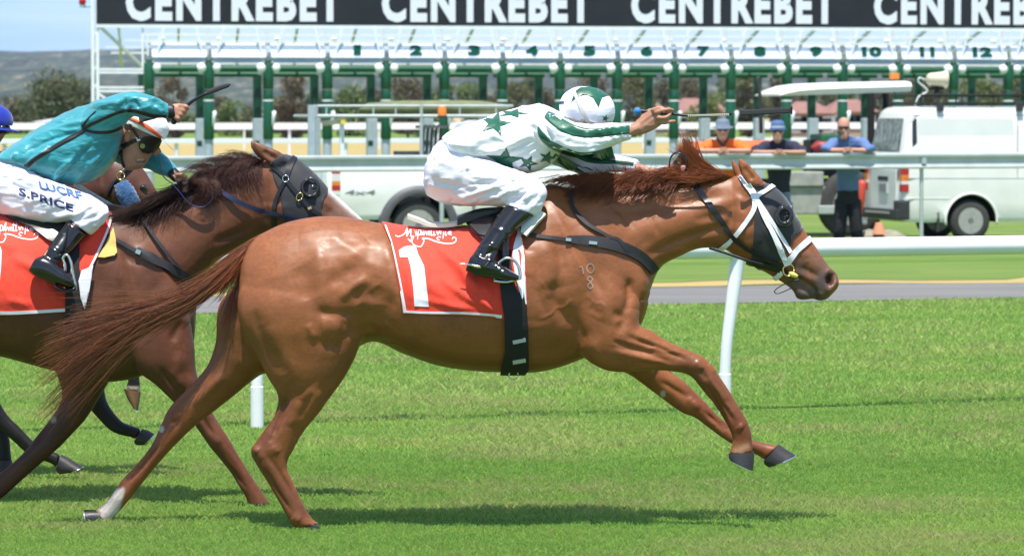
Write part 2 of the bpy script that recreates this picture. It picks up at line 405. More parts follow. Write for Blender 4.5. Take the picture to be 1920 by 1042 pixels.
def mesh_mix(name, V, F, g, mats, parent, mi0=0, smooth=True):
    """one mesh: the quads V,F with material mi0 plus the decals collected in g"""
    off = np.array(wloc(parent)); n = len(V)
    vv = [tuple(v) for v in (V-off)]+[tuple(np.array(v)-off) for v in g.V]; ff = [tuple(int(i) for i in f) for f in F]+[tuple(i+n for i in f) for f in g.F]
    me = bpy.data.meshes.new(name); me.from_pydata(vv, [], ff)
    for m in mats: me.materials.append(m)
    me.polygons.foreach_set('material_index', np.array([mi0]*len(F)+g.m, dtype=np.int32)); me.polygons.foreach_set('use_smooth', np.full(len(me.polygons), smooth)); me.update()
    return link_mesh(name, me, parent)
def folds(V, F, amp, scale, seed=0, sharp=1.0):
    N = vnormals(V, F); n = 1-np.abs(fbm(V*np.array(scale), 2, seed))*1.6; return V+N*((np.clip(n, -1, 1)**3)*amp)[:, None]
def star(cx, cy, R, rot=0, r=.42, sx=1, sy=1): return [(cx+sx*(R if i % 2 == 0 else R*r)*math.sin(rot+i*math.pi/5), cy-sy*(R if i % 2 == 0 else R*r)*math.cos(rot+i*math.pi/5)) for i in range(10)]
# ================================================================ the setting: turf, path, infield, hills
AL = math.atan(.40); UX = Vector((math.cos(AL), math.sin(AL), 0)); UN = Vector((-math.sin(AL), math.cos(AL), 0)); ZG = -.15
def tr(a, d, z=0.0): return UX*a+UN*d+Vector((0, 0, z))      # track coordinates: along, across
def gz(d):
    t = min(max((d-27)/8, 0), 1); return ZG*t*t*(3-2*t)
def node_mat(name, build):
    m = bpy.data.materials.new(name); m.use_nodes = True; N = m.node_tree.nodes; L = m.node_tree.links; build(m, N, L, N['Principled BSDF']); return m
def ramp(N, L, src, stops):
    r = N.new('ShaderNodeValToRGB'); L.new(src, r.inputs[0]); e = r.color_ramp.elements
    while len(e) < len(stops): e.new(.5)
    for i, (p, c) in enumerate(stops): e[i].position = p; e[i].color = tuple(c)+(1,)
    return r.outputs[0]
def noise(N, L, scale, detail=4, stretch=(1,1,1), rough=.55, coord='Object'):
    tc = N.new('ShaderNodeTexCoord'); mp = N.new('ShaderNodeMapping'); mp.inputs['Scale'].default_value = stretch; L.new(tc.outputs[coord], mp.inputs[0])
    n = N.new('ShaderNodeTexNoise'); n.inputs['Scale'].default_value = scale; n.inputs['Detail'].default_value = detail; n.inputs['Roughness'].default_value = rough; L.new(mp.outputs[0], n.inputs['Vector']); return n.outputs['Fac']
def mixc(N, L, f, a, b):
    m = N.new('ShaderNodeMix'); m.data_type = 'RGBA'
    for s, v in ((0, f), (6, a), (7, b)):
        if hasattr(v, 'links'): L.new(v, m.inputs[s])
        else: m.inputs[s].default_value = v if s == 0 else tuple(v)+(1,)
    return m.outputs[2]
def bump(N, L, b, h, s, d):
    bp = N.new('ShaderNodeBump'); bp.inputs['Strength'].default_value = s; bp.inputs['Distance'].default_value = d; L.new(h, bp.inputs['Height']); L.new(bp.outputs[0], b.inputs['Normal'])
def _turf(m, N, L, b):
    c = ramp(N, L, noise(N, L, 1.3, 6, (.6,1.2,1)), [(.32,(.09,.19,.025)), (.5,(.14,.26,.035)), (.68,(.24,.29,.06))])
    c2 = ramp(N, L, noise(N, L, 30, 5), [(.3,(.02,.05,.006)), (.7,(.11,.2,.03))]); L.new(mixc(N, L, .4, c, c2), b.inputs['Base Color'])
    b.inputs['Roughness'].default_value = .85; b.inputs['Specular IOR Level'].default_value = .2; bump(N, L, b, noise(N, L, 60, 4), .8, .03)
TURF = node_mat('mown turf', _turf)
def _infield(m, N, L, b):
    c = ramp(N, L, noise(N, L, .9, 6, (.5,1.5,1)), [(.3,(.09,.17,.018)), (.55,(.14,.22,.028)), (.75,(.25,.25,.07))]); L.new(c, b.inputs['Base Color']); b.inputs['Roughness'].default_value = .9; bump(N, L, b, noise(N, L, 40, 4), .8, .04)
INF = node_mat('infield grass', _infield)
def _dry(m, N, L, b):
    c = ramp(N, L, noise(N, L, .5, 5, (.4,1.5,1)), [(.3,(.28,.23,.07)), (.5,(.40,.29,.11)), (.75,(.24,.27,.06))]); L.new(c, b.inputs['Base Color']); b.inputs['Roughness'].default_value = .95
DRY = node_mat('dry grass edge', _dry)
def _asph(m, N, L, b):
    c = ramp(N, L, noise(N, L, 90, 4), [(.3,(.10,.10,.098)), (.7,(.21,.205,.2))]); c2 = ramp(N, L, noise(N, L, 1.2, 4, (.3,2,1)), [(.35,(.13,.125,.115)), (.65,(.21,.20,.185))]); L.new(mixc(N, L, .6, c, c2), b.inputs['Base Color']); b.inputs['Roughness'].default_value = .85; bump(N, L, b, noise(N, L, 150, 3), .5, .01)
ASPH = node_mat('grey bitumen', _asph)
def _sand(m, N, L, b):
    c = ramp(N, L, noise(N, L, .05, 5, (.4,3,1)), [(.3,(.36,.26,.16)), (.5,(.46,.37,.25)), (.7,(.34,.29,.12))]); L.new(c, b.inputs['Base Color']); b.inputs['Roughness'].default_value = .95
SAND = node_mat('sandy infield', _sand)
def strip(name, d0, d1, m, lift=0.0, a0=-60, a1=60, nd=1, na=24, wob=0.0):
    V = []; F = []
    for i in range(nd+1):
        d = d0+(d1-d0)*i/nd
        for j in range(na+1):
            a = a0+(a1-a0)*j/na; w = wob*(vnoise([[a*1.1, i*3.1, 0]])[0]) if wob else 0; V.append(tr(a, d+w, gz(d)+lift))
    for i in range(nd):
        for j in range(na): k = i*(na+1)+j; F.append((k, k+1, k+na+2, k+na+1))
    g = Geo(); g.add(V, F); return tag(g.obj(name, m), kind='structure')
# one sheet that reaches the far hills
V = []; F = []; ds = [-30, -10, 10, 20, 26, 28, 30, 32, 34, 36, 60, 120, 400, 1200, 3000, 5600]; na = 12
for d in ds:
    w = 60+abs(d)*1.2
    for j in range(na+1): V.append(tr(-w+2*w*j/na+d*.3*0, d, gz(d)))
for i in range(len(ds)-1):
    for j in range(na): k = i*(na+1)+j; F.append((k, k+1, k+na+2, k+na+1))
g = Geo(); g.add(V, F); tag(g.obj('ground', TURF), kind='structure')
strip('infield', 23.4, 110, INF, .004, -90, 120, nd=30)
strip('dry_verge', 21.8, 23.4, DRY, .008, wob=.5, na=240, nd=1)
strip('verge_grass', 22.7, 24.9, INF, .012, wob=.7, na=240)
strip('path', 18.45, 21.8, ASPH, .006)
strip('sand_track', 110, 2200, SAND, .006, -900, 900, nd=8)
strip('far_turf', 150, 205, DRY, .010, -900, 900)
strip('distant_turf', 245, 420, INF, .012, -900, 900)
# ranges of hills across the plain
def _hill(m, N, L, b):
    c = ramp(N, L, noise(N, L, .045, 8, (3.5,.22,3), .7), [(.42,(.016,.03,.02)), (.52,(.04,.058,.034)), (.6,(.10,.10,.06)), (.70,(.30,.25,.18))])
    c2 = ramp(N, L, noise(N, L, .012, 4, (2.5,.25,2)), [(.38,(.45,.5,.5)), (.65,(1.5,1.4,1.3))]); x = N.new('ShaderNodeMix'); x.data_type = 'RGBA'; x.blend_type = 'MULTIPLY'; x.inputs[0].default_value = 1; L.new(c, x.inputs[6]); L.new(c2, x.inputs[7]); L.new(x.outputs[2], b.inputs['Base Color']); b.inputs['Roughness'].default_value = 1
HILL = node_mat('wooded hillside', _hill)
nx, ny = 160, 40; X = np.linspace(-1100, 1400, nx); Y = np.linspace(1500, 5200, ny); XX, YY = np.meshgrid(X, Y); t = (YY-1500)/3700
base = np.stack([XX.ravel()/420, YY.ravel()/700, np.zeros(XX.size)], 1); fine = np.stack([XX.ravel()/70, YY.ravel()/200, np.ones(XX.size)], 1)
Z = (t**1.15*76*(1+.10*vnoise(base, 4).reshape(XX.shape))+np.clip(t*3, 0, 1)*(4*fbm(fine, 3, 8).reshape(XX.shape)))*np.clip((1.06-t)*12, 0, 1)-.6
idx = np.arange(nx*ny).reshape(ny, nx); F = np.stack([idx[:-1,:-1].ravel(), idx[:-1,1:].ravel(), idx[1:,1:].ravel(), idx[1:,:-1].ravel()], 1)
tag(mesh_np('hills', np.stack([XX.ravel(), YY.ravel(), Z.ravel()], 1), F, HILL), kind='structure')
METAL = mat('polished steel', (.7,.7,.7), .22, metal=1)
BRASS = mat('brass', (.75,.55,.22), .25, metal=1)
# ================================================================ starting gate across the far side
GREEN = mat('green padding', (.006,.085,.04), .4, noise=.15, nscale=6, bump=.2, bscale=30, bdist=.01); GREEND = mat('green gate paint', (.004,.050,.026), .4); NUMI = mat('green number ink', (.003,.06,.035), .9, spec=.08)
WPAINT = mat('white gate paint', (.78,.80,.82), .4, noise=.06, nscale=8); GREYB = mat('pale blue grey steel', (.38,.45,.50), .45, noise=.12, nscale=10)
BANNER = mat('black banner', (.012,.012,.016), .42, noise=.3, nscale=2, bump=.3, bscale=3, bdist=.02); LETTER = mat('white lettering', (.74,.76,.84), .5); PLATE = mat('pale plate', (.52,.60,.72), .45)
GX0, GY0, GDX, GDY = -6.853, 60.0, 1.1105, .2438
def gp(i, n=0.0, z=0.0): # stall index, depth behind the front row (leaning), height
    return Vector((GX0+GDX*i-.12*n, GY0+GDY*i+n, z))
def gi(px): return (px-280)/(113.175-.003126*px)
GU = Vector((GDX, GDY, 0)).normalized(); GN = Vector((-GU.y, GU.x, 0)); GR = math.atan2(GDY, GDX)
SG = empty('starting_gate', (gp(7).x, gp(7).y, ZG), 'long green and white numbered starting gate under black banner with white lettering', 'starting gate')
def bar(g, a, b, r=.03, sq=False, n=8, mi=0):
    a = Vector(a); b = Vector(b)
    if not sq: return g.tube([a, b], r, n, mi)
    d = (b-a); M = d.to_track_quat('Z', 'Y').to_matrix(); return g.box((a+b)/2, (r, r, d.length/2), mi, M=M)
N0, N1 = 0, 17
g = Geo(); a = gp(-.87, -.03, 3.42); e = gp(N1, -.03, 3.42); g.box((a+e)/2+Vector((0,0,.44)), ((e-a).length/2, .03, .44), rz=GR); bn = g.obj('banner', BANNER, SG, bevel=.01)
for k in range(4):
    i0 = -.383+4.31*k; o = gp(i0, -.064, 3.475); e = gp(i0+3.62, -.064, 3.475); V, F = flat_text('CENTREBET', o, e-o, (0,0,.72), -GN*.006, bold=.05, spacing=1.22); g = Geo(); g.add(V, F); g.obj('lettering', LETTER, bn)
# white roof frame
g = Geo(); bar(g, gp(-.87, -.02, 3.385), gp(N1, -.02, 3.385), .033, True); g.obj('front_beam', WPAINT, SG)
for z in (3.10, 3.22):
    g = Geo(); bar(g, gp(-.1, -.09, z), gp(N1, -.09, z), .011, True); g.obj('lattice_rail', WPAINT, SG)
g = Geo(); bar(g, gp(0, 5, 3.32), gp(N1, 5, 3.32), .03, True); bar(g, gp(-.3, 5, 3.2), gp(N1, 5, 3.2), .02, True); g.obj('rear_beam', WPAINT, SG)
g = Geo(); bar(g, gp(0, .25, 3.05), gp(N1, .25, 3.05), .018, True); bar(g, gp(0, .25, 2.77), gp(N1, .25, 2.77), .022, True); bar(g, gp(0, 2.6, 2.72), gp(N1, 2.6, 2.72), .03, True); bar(g, gp(0, 2.6, 3.12), gp(N1, 2.6, 3.12), .025, True); g.obj('plate_rail', WPAINT, SG)
for i in range(N0, N1):
    g = Geo(); bar(g, gp(i-.5, 0, 3.37), gp(i-.5+.16, 5, 2.7), .026, True); g.obj('roof_strut', WPAINT, SG)
    g = Geo(); bar(g, gp(i, .5, 3.37), gp(i, .5, 2.75), .022, True); g.obj('hanger', WPAINT, SG); g = Geo(); bar(g, gp(i+.62, 2.6, 3.37), gp(i+.62, 2.6, 2.72), .02, True); g.obj('hanger', WPAINT, SG); g = Geo(); g.ball(gp(i+.3, 2.6, 3.20), (.07,.05,.035)); g.obj('stall_lamp', WPAINT, SG, smooth=True); g = Geo(); bar(g, gp(i+.25, -.08, 3.36), gp(i+.12, -.10, 2.78), .018, True); g.obj('hanger', WPAINT, SG); g = Geo(); bar(g, gp(i+.8, -.08, 3.36), gp(i+.9, -.10, 2.78), .018, True); g.obj('hanger', WPAINT, SG)
    g = Geo(); a = gp(i+.05, -.14, 2.80); b = gp(i+.96, -.14, 2.80); g.extrude([a, b, b+Vector((-.03,.15,.27)), a+Vector((-.03,.15,.27))], GN*.02); pl = g.obj('number_plate', PLATE, SG, bevel=.004)
    if i >= 3:
        s = str(i-2); w = .24 if len(s) == 1 else .40
        if s == '1': w = .14
        if s == '11': w = .30
        c = (gp(i+.5, -.145, 2.86)); V, F = flat_text(s, c-GU*w/2+Vector((0,.02,0)), GU*w, (0,.105,.185), -GN*.012, bold=.055); g = Geo(); g.add(V, F); g.obj('number', NUMI, pl)
    # sloping canopy panel under the plate
    g = Geo(); a = gp(i+.1, -.0, 2.70); b = gp(i+.9, -.0, 2.70); g.extrude([a, b, gp(i+.9, .05, 2.775), gp(i+.1, .05, 2.775)], GN*.02); g.obj('canopy_panel', PLATE, SG)
    # green cross tube with white end caps
    g = Geo(); bar(g, gp(i+.14, -.13, 2.585), gp(i+.86, -.13, 2.585), .062, n=12); g.obj('cross_tube', GREEN, SG, smooth=True, auto=.7); g = Geo(); bar(g, gp(i, 1.5, 2.49), gp(i+.9, 1.5, 2.49), .05, n=10); g.obj('rear_tube', GREEN, SG, smooth=True, auto=.7)
    g = Geo(); g.ball(gp(i+.13, -.16, 2.60), (.08,.07,.085)); g.obj('tube_cap', WPAINT, SG, smooth=True)
    g = Geo(); g.ball(gp(i+.87, -.16, 2.60), (.095,.07,.095)); g.obj('tube_cap', WPAINT, SG, smooth=True)
    # padded front post, rear post, grey side box
    for z0, z1, r in ((2.2, 2.70, .105), (1.98, 2.19, .10), (1.25, 1.97, .10)):
        g = Geo(); c = gp(i, 0, (z0+z1)/2); g.tube([c+Vector((0,0,-(z1-z0)/2)), c+Vector((0,0,-(z1-z0)/2+.02)), c+Vector((0,0,(z1-z0)/2-.02)), c+Vector((0,0,(z1-z0)/2))], [r*.9, r, r, r*.9], 14); g.obj('post_pad', GREEN, SG, smooth=True, auto=.9)
    g = Geo(); g.ball(gp(i, 0, 2.72), (.06,.06,.05)); g.obj('post_cap', GREEND, SG, smooth=True)
    g = Geo(); bar(g, gp(i, 0, 1.97), gp(i, 0, 2.0), .104, n=14); g.obj('post_band', WPAINT, SG)
    g = Geo(); bar(g, gp(i, .02, .1), gp(i, .02, 1.25), .085, n=10); g.obj('post_foot', GREYB, SG)
    g = Geo(); c = gp(i+.07, -.12, 0); g.tube([c+Vector((0,0,1.5)), c+Vector((.02,-.03,1.68)), c+Vector((.03,0,1.76)), c+Vector((-.02,.06,1.74))], [.02,.035,.035,.02], 8, k=3); g.obj('handle', WPAINT, SG, smooth=True)
    g = Geo(); c = gp(i, 3, 0)+Vector((-.03,0,0)); bar(g, c+Vector((0,0,1.62)), c+Vector((0,0,2.5)), .09, n=10); g.obj('rear_post', GREEND, SG, smooth=True, auto=.7)
    g = Geo(); g.box(c+Vector((.02,-.1,.72)), (.10,.10,.92), rz=GR); bx = g.obj('side_box', GREYB, SG, bevel=.015)
    g = Geo(); g.box(c+Vector((.0,-.205,1.15)), (.05,.008,.05), rz=GR); g.obj('latch', GREEND, bx)
# left end tower
g = Geo(); 
for dx in (-.93, -.85): bar(g, gp(dx, 0, ZG), gp(dx, 0, 4.3), .028, True)
for k in range(13): bar(g, gp(-.93, 0, .2+.33*k), gp(-.85, 0, .36+.33*k), .012, True)
g.obj('end_tower', WPAINT, SG)
g = Geo()
for z in (2.57, 2.51, 2.23, 2.16, 1.2): bar(g, gp(-.87, .0, z), gp(-.05, 0, z), .022, True)
bar(g, gp(-.85, 0, 2.12), gp(-.2, 0, 1.6), .022, True); bar(g, gp(-.7, 1, 3.0), gp(-.1, 1, 3.0), .02, True); bar(g, gp(-.6, 1.5, 2.9), gp(0, 1.5, 2.9), .02, True); bar(g, gp(-.8, 0, 3.36), gp(-.05, 1, 2.6), .025, True); bar(g, gp(-.1, 0, 3.36), gp(-.1, 0, 2.6), .02, True); g.obj('end_ladder', WPAINT, SG)
g = Geo(); g.ball(gp(-1.1, 0, 3.84), (.07,.07,.08)); la = g.obj('signal_lamp', mat('red lens', (.45,.01,.01), .2), SG, smooth=True)
g = Geo(); bar(g, gp(-1.12, 0, 3.75), gp(-.9, 0, 3.75), .02); bar(g, gp(-1.1, 0, 3.72), gp(-1.1, 0, 3.80), .05); g.obj('lamp_bracket', GREYB, la)
# ================================================================ rails, fences, trees and houses
RAILW = mat('white plastic rail', (.80,.82,.84), .35, noise=.04, nscale=4); GALV = mat('galvanised steel', (.46,.51,.50), .42, metal=.25, noise=.12, nscale=4, bump=.1, bscale=60)
# running rail: curved white posts, fat tube on top
def rail_pt(px):
    X0, D0 = 1.29, 24.7; k = (px-960)/FPX; D = (D0-.41*X0)/(1-.41*k); return Vector((k*D, D-CAMD, 0))
RD = Vector((1, .41, 0)).normalized(); RNn = Vector((-RD.y, RD.x, 0))
RR = empty('running_rail', (*rail_pt(1370)[:2], 0), 'white plastic running rail with a fat round top tube behind the racing horses', 'running rail')
g = Geo(); a = rail_pt(960)-RD*9; b = rail_pt(1900)+RD*8; n = 60
g.tube([a+(b-a)*t+Vector((0,0,.985)) for t in np.linspace(0, 1, n)], .058, 20); g.obj('top_tube', RAILW, RR, smooth=True, auto=.8)
base0 = rail_pt(481); base1 = rail_pt(1360); step = (base1-base0)
for k in (-1, 0, 1, 2):
    c = base0+step*k; g = Geo(); top = c+RD*.085
    g.tube([top+Vector((0,0,.97)), top+Vector((-.012*RD.x,0,.86)), c+RD*.045+Vector((0,0,.66)), c+RD*.012+Vector((0,0,.42)), c+Vector((0,0,.24)), c+Vector((0,0,.20))], [.048,.044,.038,.034,.034,.034], 16, k=4); po = g.obj('post', RAILW, RR, smooth=True, auto=.8)
    g = Geo(); g.tube([c+Vector((0,0,-.05)), c+Vector((0,0,.235)), c+Vector((0,0,.24))], [.038,.038,.034], 16); g.obj('ground_socket', RAILW, po, smooth=True, auto=.6)
# flat galvanised fence where the men lean
def fence_pt(px):
    X0, D0 = (430-960)*56.5/FPX, 56.5; k = (px-960)/FPX; m = .37; D = (D0-m*X0)/(1-m*k); return Vector((k*D, D-CAMD, 0))
FD = (fence_pt(1900)-fence_pt(430)).normalized(); FR = math.atan2(FD.y, FD.x); FNn = Vector((-FD.y, FD.x, 0))
GF = empty('guard_fence', (*fence_pt(1730)[:2], ZG), 'galvanised fence with one deep flat beam in front of the white van', 'fence')
g = Geo(); a = fence_pt(-200); b = fence_pt(2200)
prof = [(0,1.18),(.02,1.185),(.05,1.165),(.05,1.135),(.03,1.12),(.012,1.105),(.012,1.03),(.03,1.0),(.05,.985),(.05,.965),(.02,.955),(0,.96)]
g.rings([[p+FNn*(-x)+Vector((0,0,z)) for x, z in prof] for p in (a, b)]); g.obj('beam', GALV, GF, bevel=.004)
for px in (1730, 1280, 830, 385, -60, 2170):
    c = fence_pt(px)+FNn*.04; g = Geo(); g.tube([c+Vector((0,0,ZG-.05)), c+Vector((0,0,1.14))], .03, 12); o = g.obj('post', GALV, GF, smooth=True, auto=.8)
    g = Geo(); g.box(fence_pt(px)+FNn*-.02+Vector((0,0,1.07)), (.035,.034,.045), rz=FR); g.obj('bracket', GALV, o, bevel=.004)
# white rails of the far tracks
for (D, z0, z1, px0, sp, lab) in ((103, .98, 1.10, 150, 4.0, 'white far rail with a thick flat top, nearest beyond the starting gate'), (152, 1.08, 1.2, 150, 5, 'thin white rail on the far side of the sand, second beyond the gate'), (205, .9, 1.15, 150, 6, 'third white rail, along the foot of the far trees'), (260, .75, .95, 120, 8, 'faintest and farthest white rail before the houses')):
    cx = 0; o = empty('track_rail', (0, D-CAMD, ZG), lab, 'rail', 'white rails beyond the starting gate')
    g = Geo(); w = D*.16; a = Vector((-w, D-CAMD-w*.2, (z0+z1)/2)); b = Vector((w, D-CAMD+w*.2, (z0+z1)/2)); g.box((a+b)/2, ((b-a).length/2, .04, (z1-z0)/2), rz=math.atan2((b-a).y, (b-a).x)); g.obj('top_rail', RAILW, o, bevel=.01)
    n = int(2*w/sp)
    for k in range(n+1):
        c = a+(b-a)*k/n; g = Geo(); g.tube([Vector((c.x, c.y+.06, ZG)), Vector((c.x, c.y+.06, z1-.03))], .05, 8); g.obj('post', RAILW, o, smooth=True, auto=.8)
# ---------------------------------------------------------------- trees
BARK = mat('grey brown bark', (.11,.085,.06), .9, noise=.3, nscale=6)
LEAF = [mat('olive leaves', (.085,.098,.036), .6, noise=.45, nscale=.9), mat('brownish leaves', (.095,.083,.045), .65, noise=.4, nscale=.9), mat('fresh leaves', (.10,.14,.035), .6, noise=.4, nscale=.9)]
def tree_mesh(seed, kind, h=6.0, w=5.0, trunk=.28, n=3400, lobes=16, leaf=.17):
    """returns crown and wood geometry round the origin"""
    r = np.random.default_rng(seed); g = Geo(); top = h*.62
    g.tube([(0,0,-.1), (.05*r.normal(),.05*r.normal(),h*.18), (.1*r.normal(),.1,h*.36), (.15*r.normal(),.0,top)], [.045*h*.7,.035*h*.7,.025*h*.7,.008*h], 8, k=3)
    L = []
    for i in range(lobes):
        a = r.random()*6.28; q = r.random()**.6; z = h*(trunk+(.93-trunk)*r.random()); prof = math.sin(math.pi*min(max((z/h-trunk*.55)/(1.06-trunk*.55), 0), 1))**.7
        c = np.array([math.cos(a)*q*w*.36*prof*1.15, math.sin(a)*q*w*.36*prof*1.15, z]); s = (.17+.12*r.random())*w; L.append((c, s))
        g.tube([(0,0,h*(trunk*.7+.2*r.random())), (c[0]*.5+.1, c[1]*.5, (z+h*trunk)/2), tuple(c)], [.02*h*.5,.013*h*.5,.004*h], 5, k=2)
    Vs = []; 
    for i in range(n):
        c, s = L[int(r.random()*len(L))]; d = r.normal(size=3); d /= np.linalg.norm(d); p = c+d*s*(.55+.5*r.random())*np.array([1,1,.72]); p[2] = max(p[2], h*trunk*.6)
        u = r.normal(size=3); u /= np.linalg.norm(u); v = np.cross(u, r.normal(size=3)); v /= np.linalg.norm(v); l = leaf*(.6+.8*r.random())
        Vs += [p+u*l, p+v*l*.5, p-u*l, p-v*l*.5]
    V = np.array(Vs); F = np.arange(len(V), dtype=np.int32).reshape(-1, 4); return V, F, g
TM = {}
for key, (sd, kd, h, w, tk, n, lb) in {'round': (1,0,6,5.4,.14,5200,24), 'tall': (2,1,7.5,4.2,.08,5200,28), 'bush': (3,2,3.4,5.0,.05,2600,14), 'loose': (4,0,6.4,4.6,.18,3400,17), 'broad': (5,0,5.2,7.2,.10,5600,30)}.items():
    V, F, g = tree_mesh(sd, kd, h, w, tk, n, lb); TM[key] = (V, F, g, h, w)
_TC = {}
def tree(key, px, topy, wpx, D, leaf, label, cat='tree', name='tree', group='trees beyond the racetrack'):
    V, F, g, h, w = TM[key]; s = FPX/D; X = (px-960)/s; H = CAMH-(topy-205)/s-ZG; sx = wpx/s/w; sz = H/h
    o = empty(name, (X, D-CAMD, ZG), label, cat, group); k = (key, leaf)
    if k not in _TC:
        c = mesh_np('crown', V, F, LEAF[leaf], None, False); t = g.obj('trunk', BARK, None, smooth=True); _TC[k] = (c.data, t.data); c.parent = o; t.parent = o
    else:
        for nm, me in zip(('crown', 'trunk'), _TC[k]): link_mesh(nm, me, o)
    o.scale = (sx, (sx+sz)/2, sz); o.rotation_euler = (0, 0, (px*.37) % 6.28 if abs(sx-sz) < .5 else 0); return o
tree('broad', 96, 143, 108, 300, 0, 'broad olive tree left of the white end tower of the gate'); tree('loose', 152, 150, 60, 310, 0, 'loose olive tree just behind the white end tower'); tree('bush', 30, 188, 80, 330, 1, 'low brown bush at the far left under the hills', 'bush', 'bush')
tree('bush', 225, 196, 90, 300, 0, 'low olive bush right of the white end tower', 'bush', 'bush')
tree('tall', 325, 143, 62, 260, 1, 'dark brownish tree framed by the first blank stall of the gate'); tree('bush', 430, 196, 70, 300, 2, 'green bush framed by the second blank stall', 'bush', 'bush'); tree('bush', 466, 205, 50, 280, 0, 'small olive bush at the foot of the second blank stall', 'bush', 'bush')
tree('tall', 548, 140, 76, 240, 1, 'dense brown tree framed by the third blank stall'); tree('bush', 655, 172, 90, 300, 2, 'green bush under number 1 of the gate', 'bush', 'bush')
tree('round', 765, 140, 84, 280, 1, 'brown and olive tree under number 2'); tree('bush', 800, 178, 60, 290, 2, 'fresh green bush right of number 2', 'bush', 'bush'); tree('loose', 880, 158, 70, 300, 2, 'loose green tree under number 3'); tree('round', 962, 150, 66, 270, 0, 'olive tree just left of number 4')
tree('bush', 1020, 175, 70, 300, 1, 'brown bush right of number 4', 'bush', 'bush'); tree('loose', 1110, 146, 70, 280, 1, 'thin brown tree under number 5'); tree('round', 1190, 134, 74, 270, 0, 'olive tree between the blue whip knob and number 6'); tree('round', 1290, 140, 70, 280, 1, 'brown tree just left of number 7')
tree('bush', 1330, 186, 70, 230, 2, 'green bush in front of the red roofed house under number 7', 'bush', 'bush'); tree('tall', 1405, 128, 80, 280, 0, 'tall olive tree under number 8'); tree('loose', 1460, 140, 44, 300, 1, 'thin brown tree right of number 8'); tree('bush', 1560, 178, 90, 290, 0, 'olive bush beyond number 9', 'bush', 'bush')
tree('round', 1640, 150, 60, 300, 1, 'brown tree under number 10'); tree('broad', 1725, 146, 90, 280, 0, 'broad olive tree under number 11'); tree('round', 1835, 140, 90, 270, 2, 'green tree under number 12'); tree('loose', 1915, 134, 70, 280, 0, 'olive tree at the right edge under the last stall')
for k_, (px_, ty_, w_, lf_) in enumerate([(300,188,60,0),(405,178,64,1),(520,190,60,2),(592,176,60,0),(700,160,54,1),(760,182,60,2),(835,160,56,0),(915,176,60,1),(1000,150,50,0),(1065,186,60,2),(1150,168,54,2),(1245,158,50,1),(1365,150,56,0),(1500,168,60,1),(1590,160,50,2),(1680,172,60,1),(1780,160,56,0),(1875,170,60,1)]):
    tree(('loose','round','bush')[k_ % 3], px_, ty_, w_, 345+7*(k_ % 5), lf_, 'scrubby gum of the far row in the '+('left' if (gi(px_)-.15) % 1 < .5 else 'right')+' half of '+(['first','second','third'][int(gi(px_)-.15)]+' blank stall' if px_ < 610 else 'stall '+['one','two','three','four','five','six','seven','eight','nine','ten','eleven','twelve','thirteen'][int(gi(px_)-.15-3)]), 'tree', 'tree', 'scrubby gum trees of the far row')
tree('bush', 560, 214, 170, 330, 1, 'long low brown hedge behind the dense brown tree', 'bush', 'bush'); tree('bush', 960, 208, 200, 340, 0, 'long low olive hedge behind the jockey in white', 'bush', 'bush'); tree('bush', 1480, 206, 200, 340, 2, 'long low green hedge between the two groups of red roofs', 'bush', 'bush'); tree('bush', 1790, 206, 220, 340, 1, 'long low brown hedge behind the van roof', 'bush', 'bush'); tree('bush', 330, 214, 200, 340, 2, 'long low green hedge under the blank stalls', 'bush', 'bush')
# ---------------------------------------------------------------- houses
ROOF = mat('red roof tiles', (.26,.13,.105), .8, noise=.2, nscale=1.2); WALLH = mat('rendered house wall', (.34,.27,.2), .85, noise=.1, nscale=2); ROOFG = mat('pale sheet roof', (.55,.56,.56), .5); GLASSD = mat('dark window glass', (.02,.025,.03), .1)
def house(px, topy, wpx, D, roof, label, hip=.5):
    s = FPX/D; X = (px-960)/s; w = wpx/s/2; zt = CAMH-(topy-205)/s; zw = zt*.5+.4; d = 5; o = empty('house', (X, D-CAMD, ZG), label, 'house', 'houses beyond the racetrack'); Y = D-CAMD
    g = Geo(); g.box((X, Y+d, (zw+ZG)/2), (w, d, (zw-ZG)/2)); wl = g.obj('wall', WALLH, o, bevel=.03)
    g = Geo(); e = .5; g.add([(X-w-e,Y-e,zw),(X+w+e,Y-e,zw),(X+w+e,Y+2*d+e,zw),(X-w-e,Y+2*d+e,zw),(X-w*(1-hip),Y+d,zt),(X+w*(1-hip),Y+d,zt)], [(0,1,5,4),(1,2,5),(2,3,4,5),(3,0,4),(0,3,2,1)]); g.obj('roof', roof, o)
    for q in (-.5, .05, .6):
        g = Geo(); g.box((X+w*q, Y-.03, zw*.55), (.7, .04, .5)); f = g.obj('window', WPAINT, o, bevel=.01); g = Geo(); g.box((X+w*q, Y-.075, zw*.55), (.6, .01, .4)); g.obj('pane', GLASSD, f)
house(1311, 184, 96, 250, ROOF, 'house with a red hipped roof under number 7'); house(1520, 190, 70, 260, ROOF, 'house with a red roof under number 9'); house(1600, 186, 70, 280, ROOF, 'red roofed house behind the canopy of the tractor')
house(105, 222, 60, 255, ROOFG, 'low house with a pale sheet roof at the far left'); house(1225, 192, 40, 300, ROOF, 'small red roofed house partly behind the raised hand'); house(800, 205, 60, 320, ROOFG, 'low pale roofed shed under number 2')
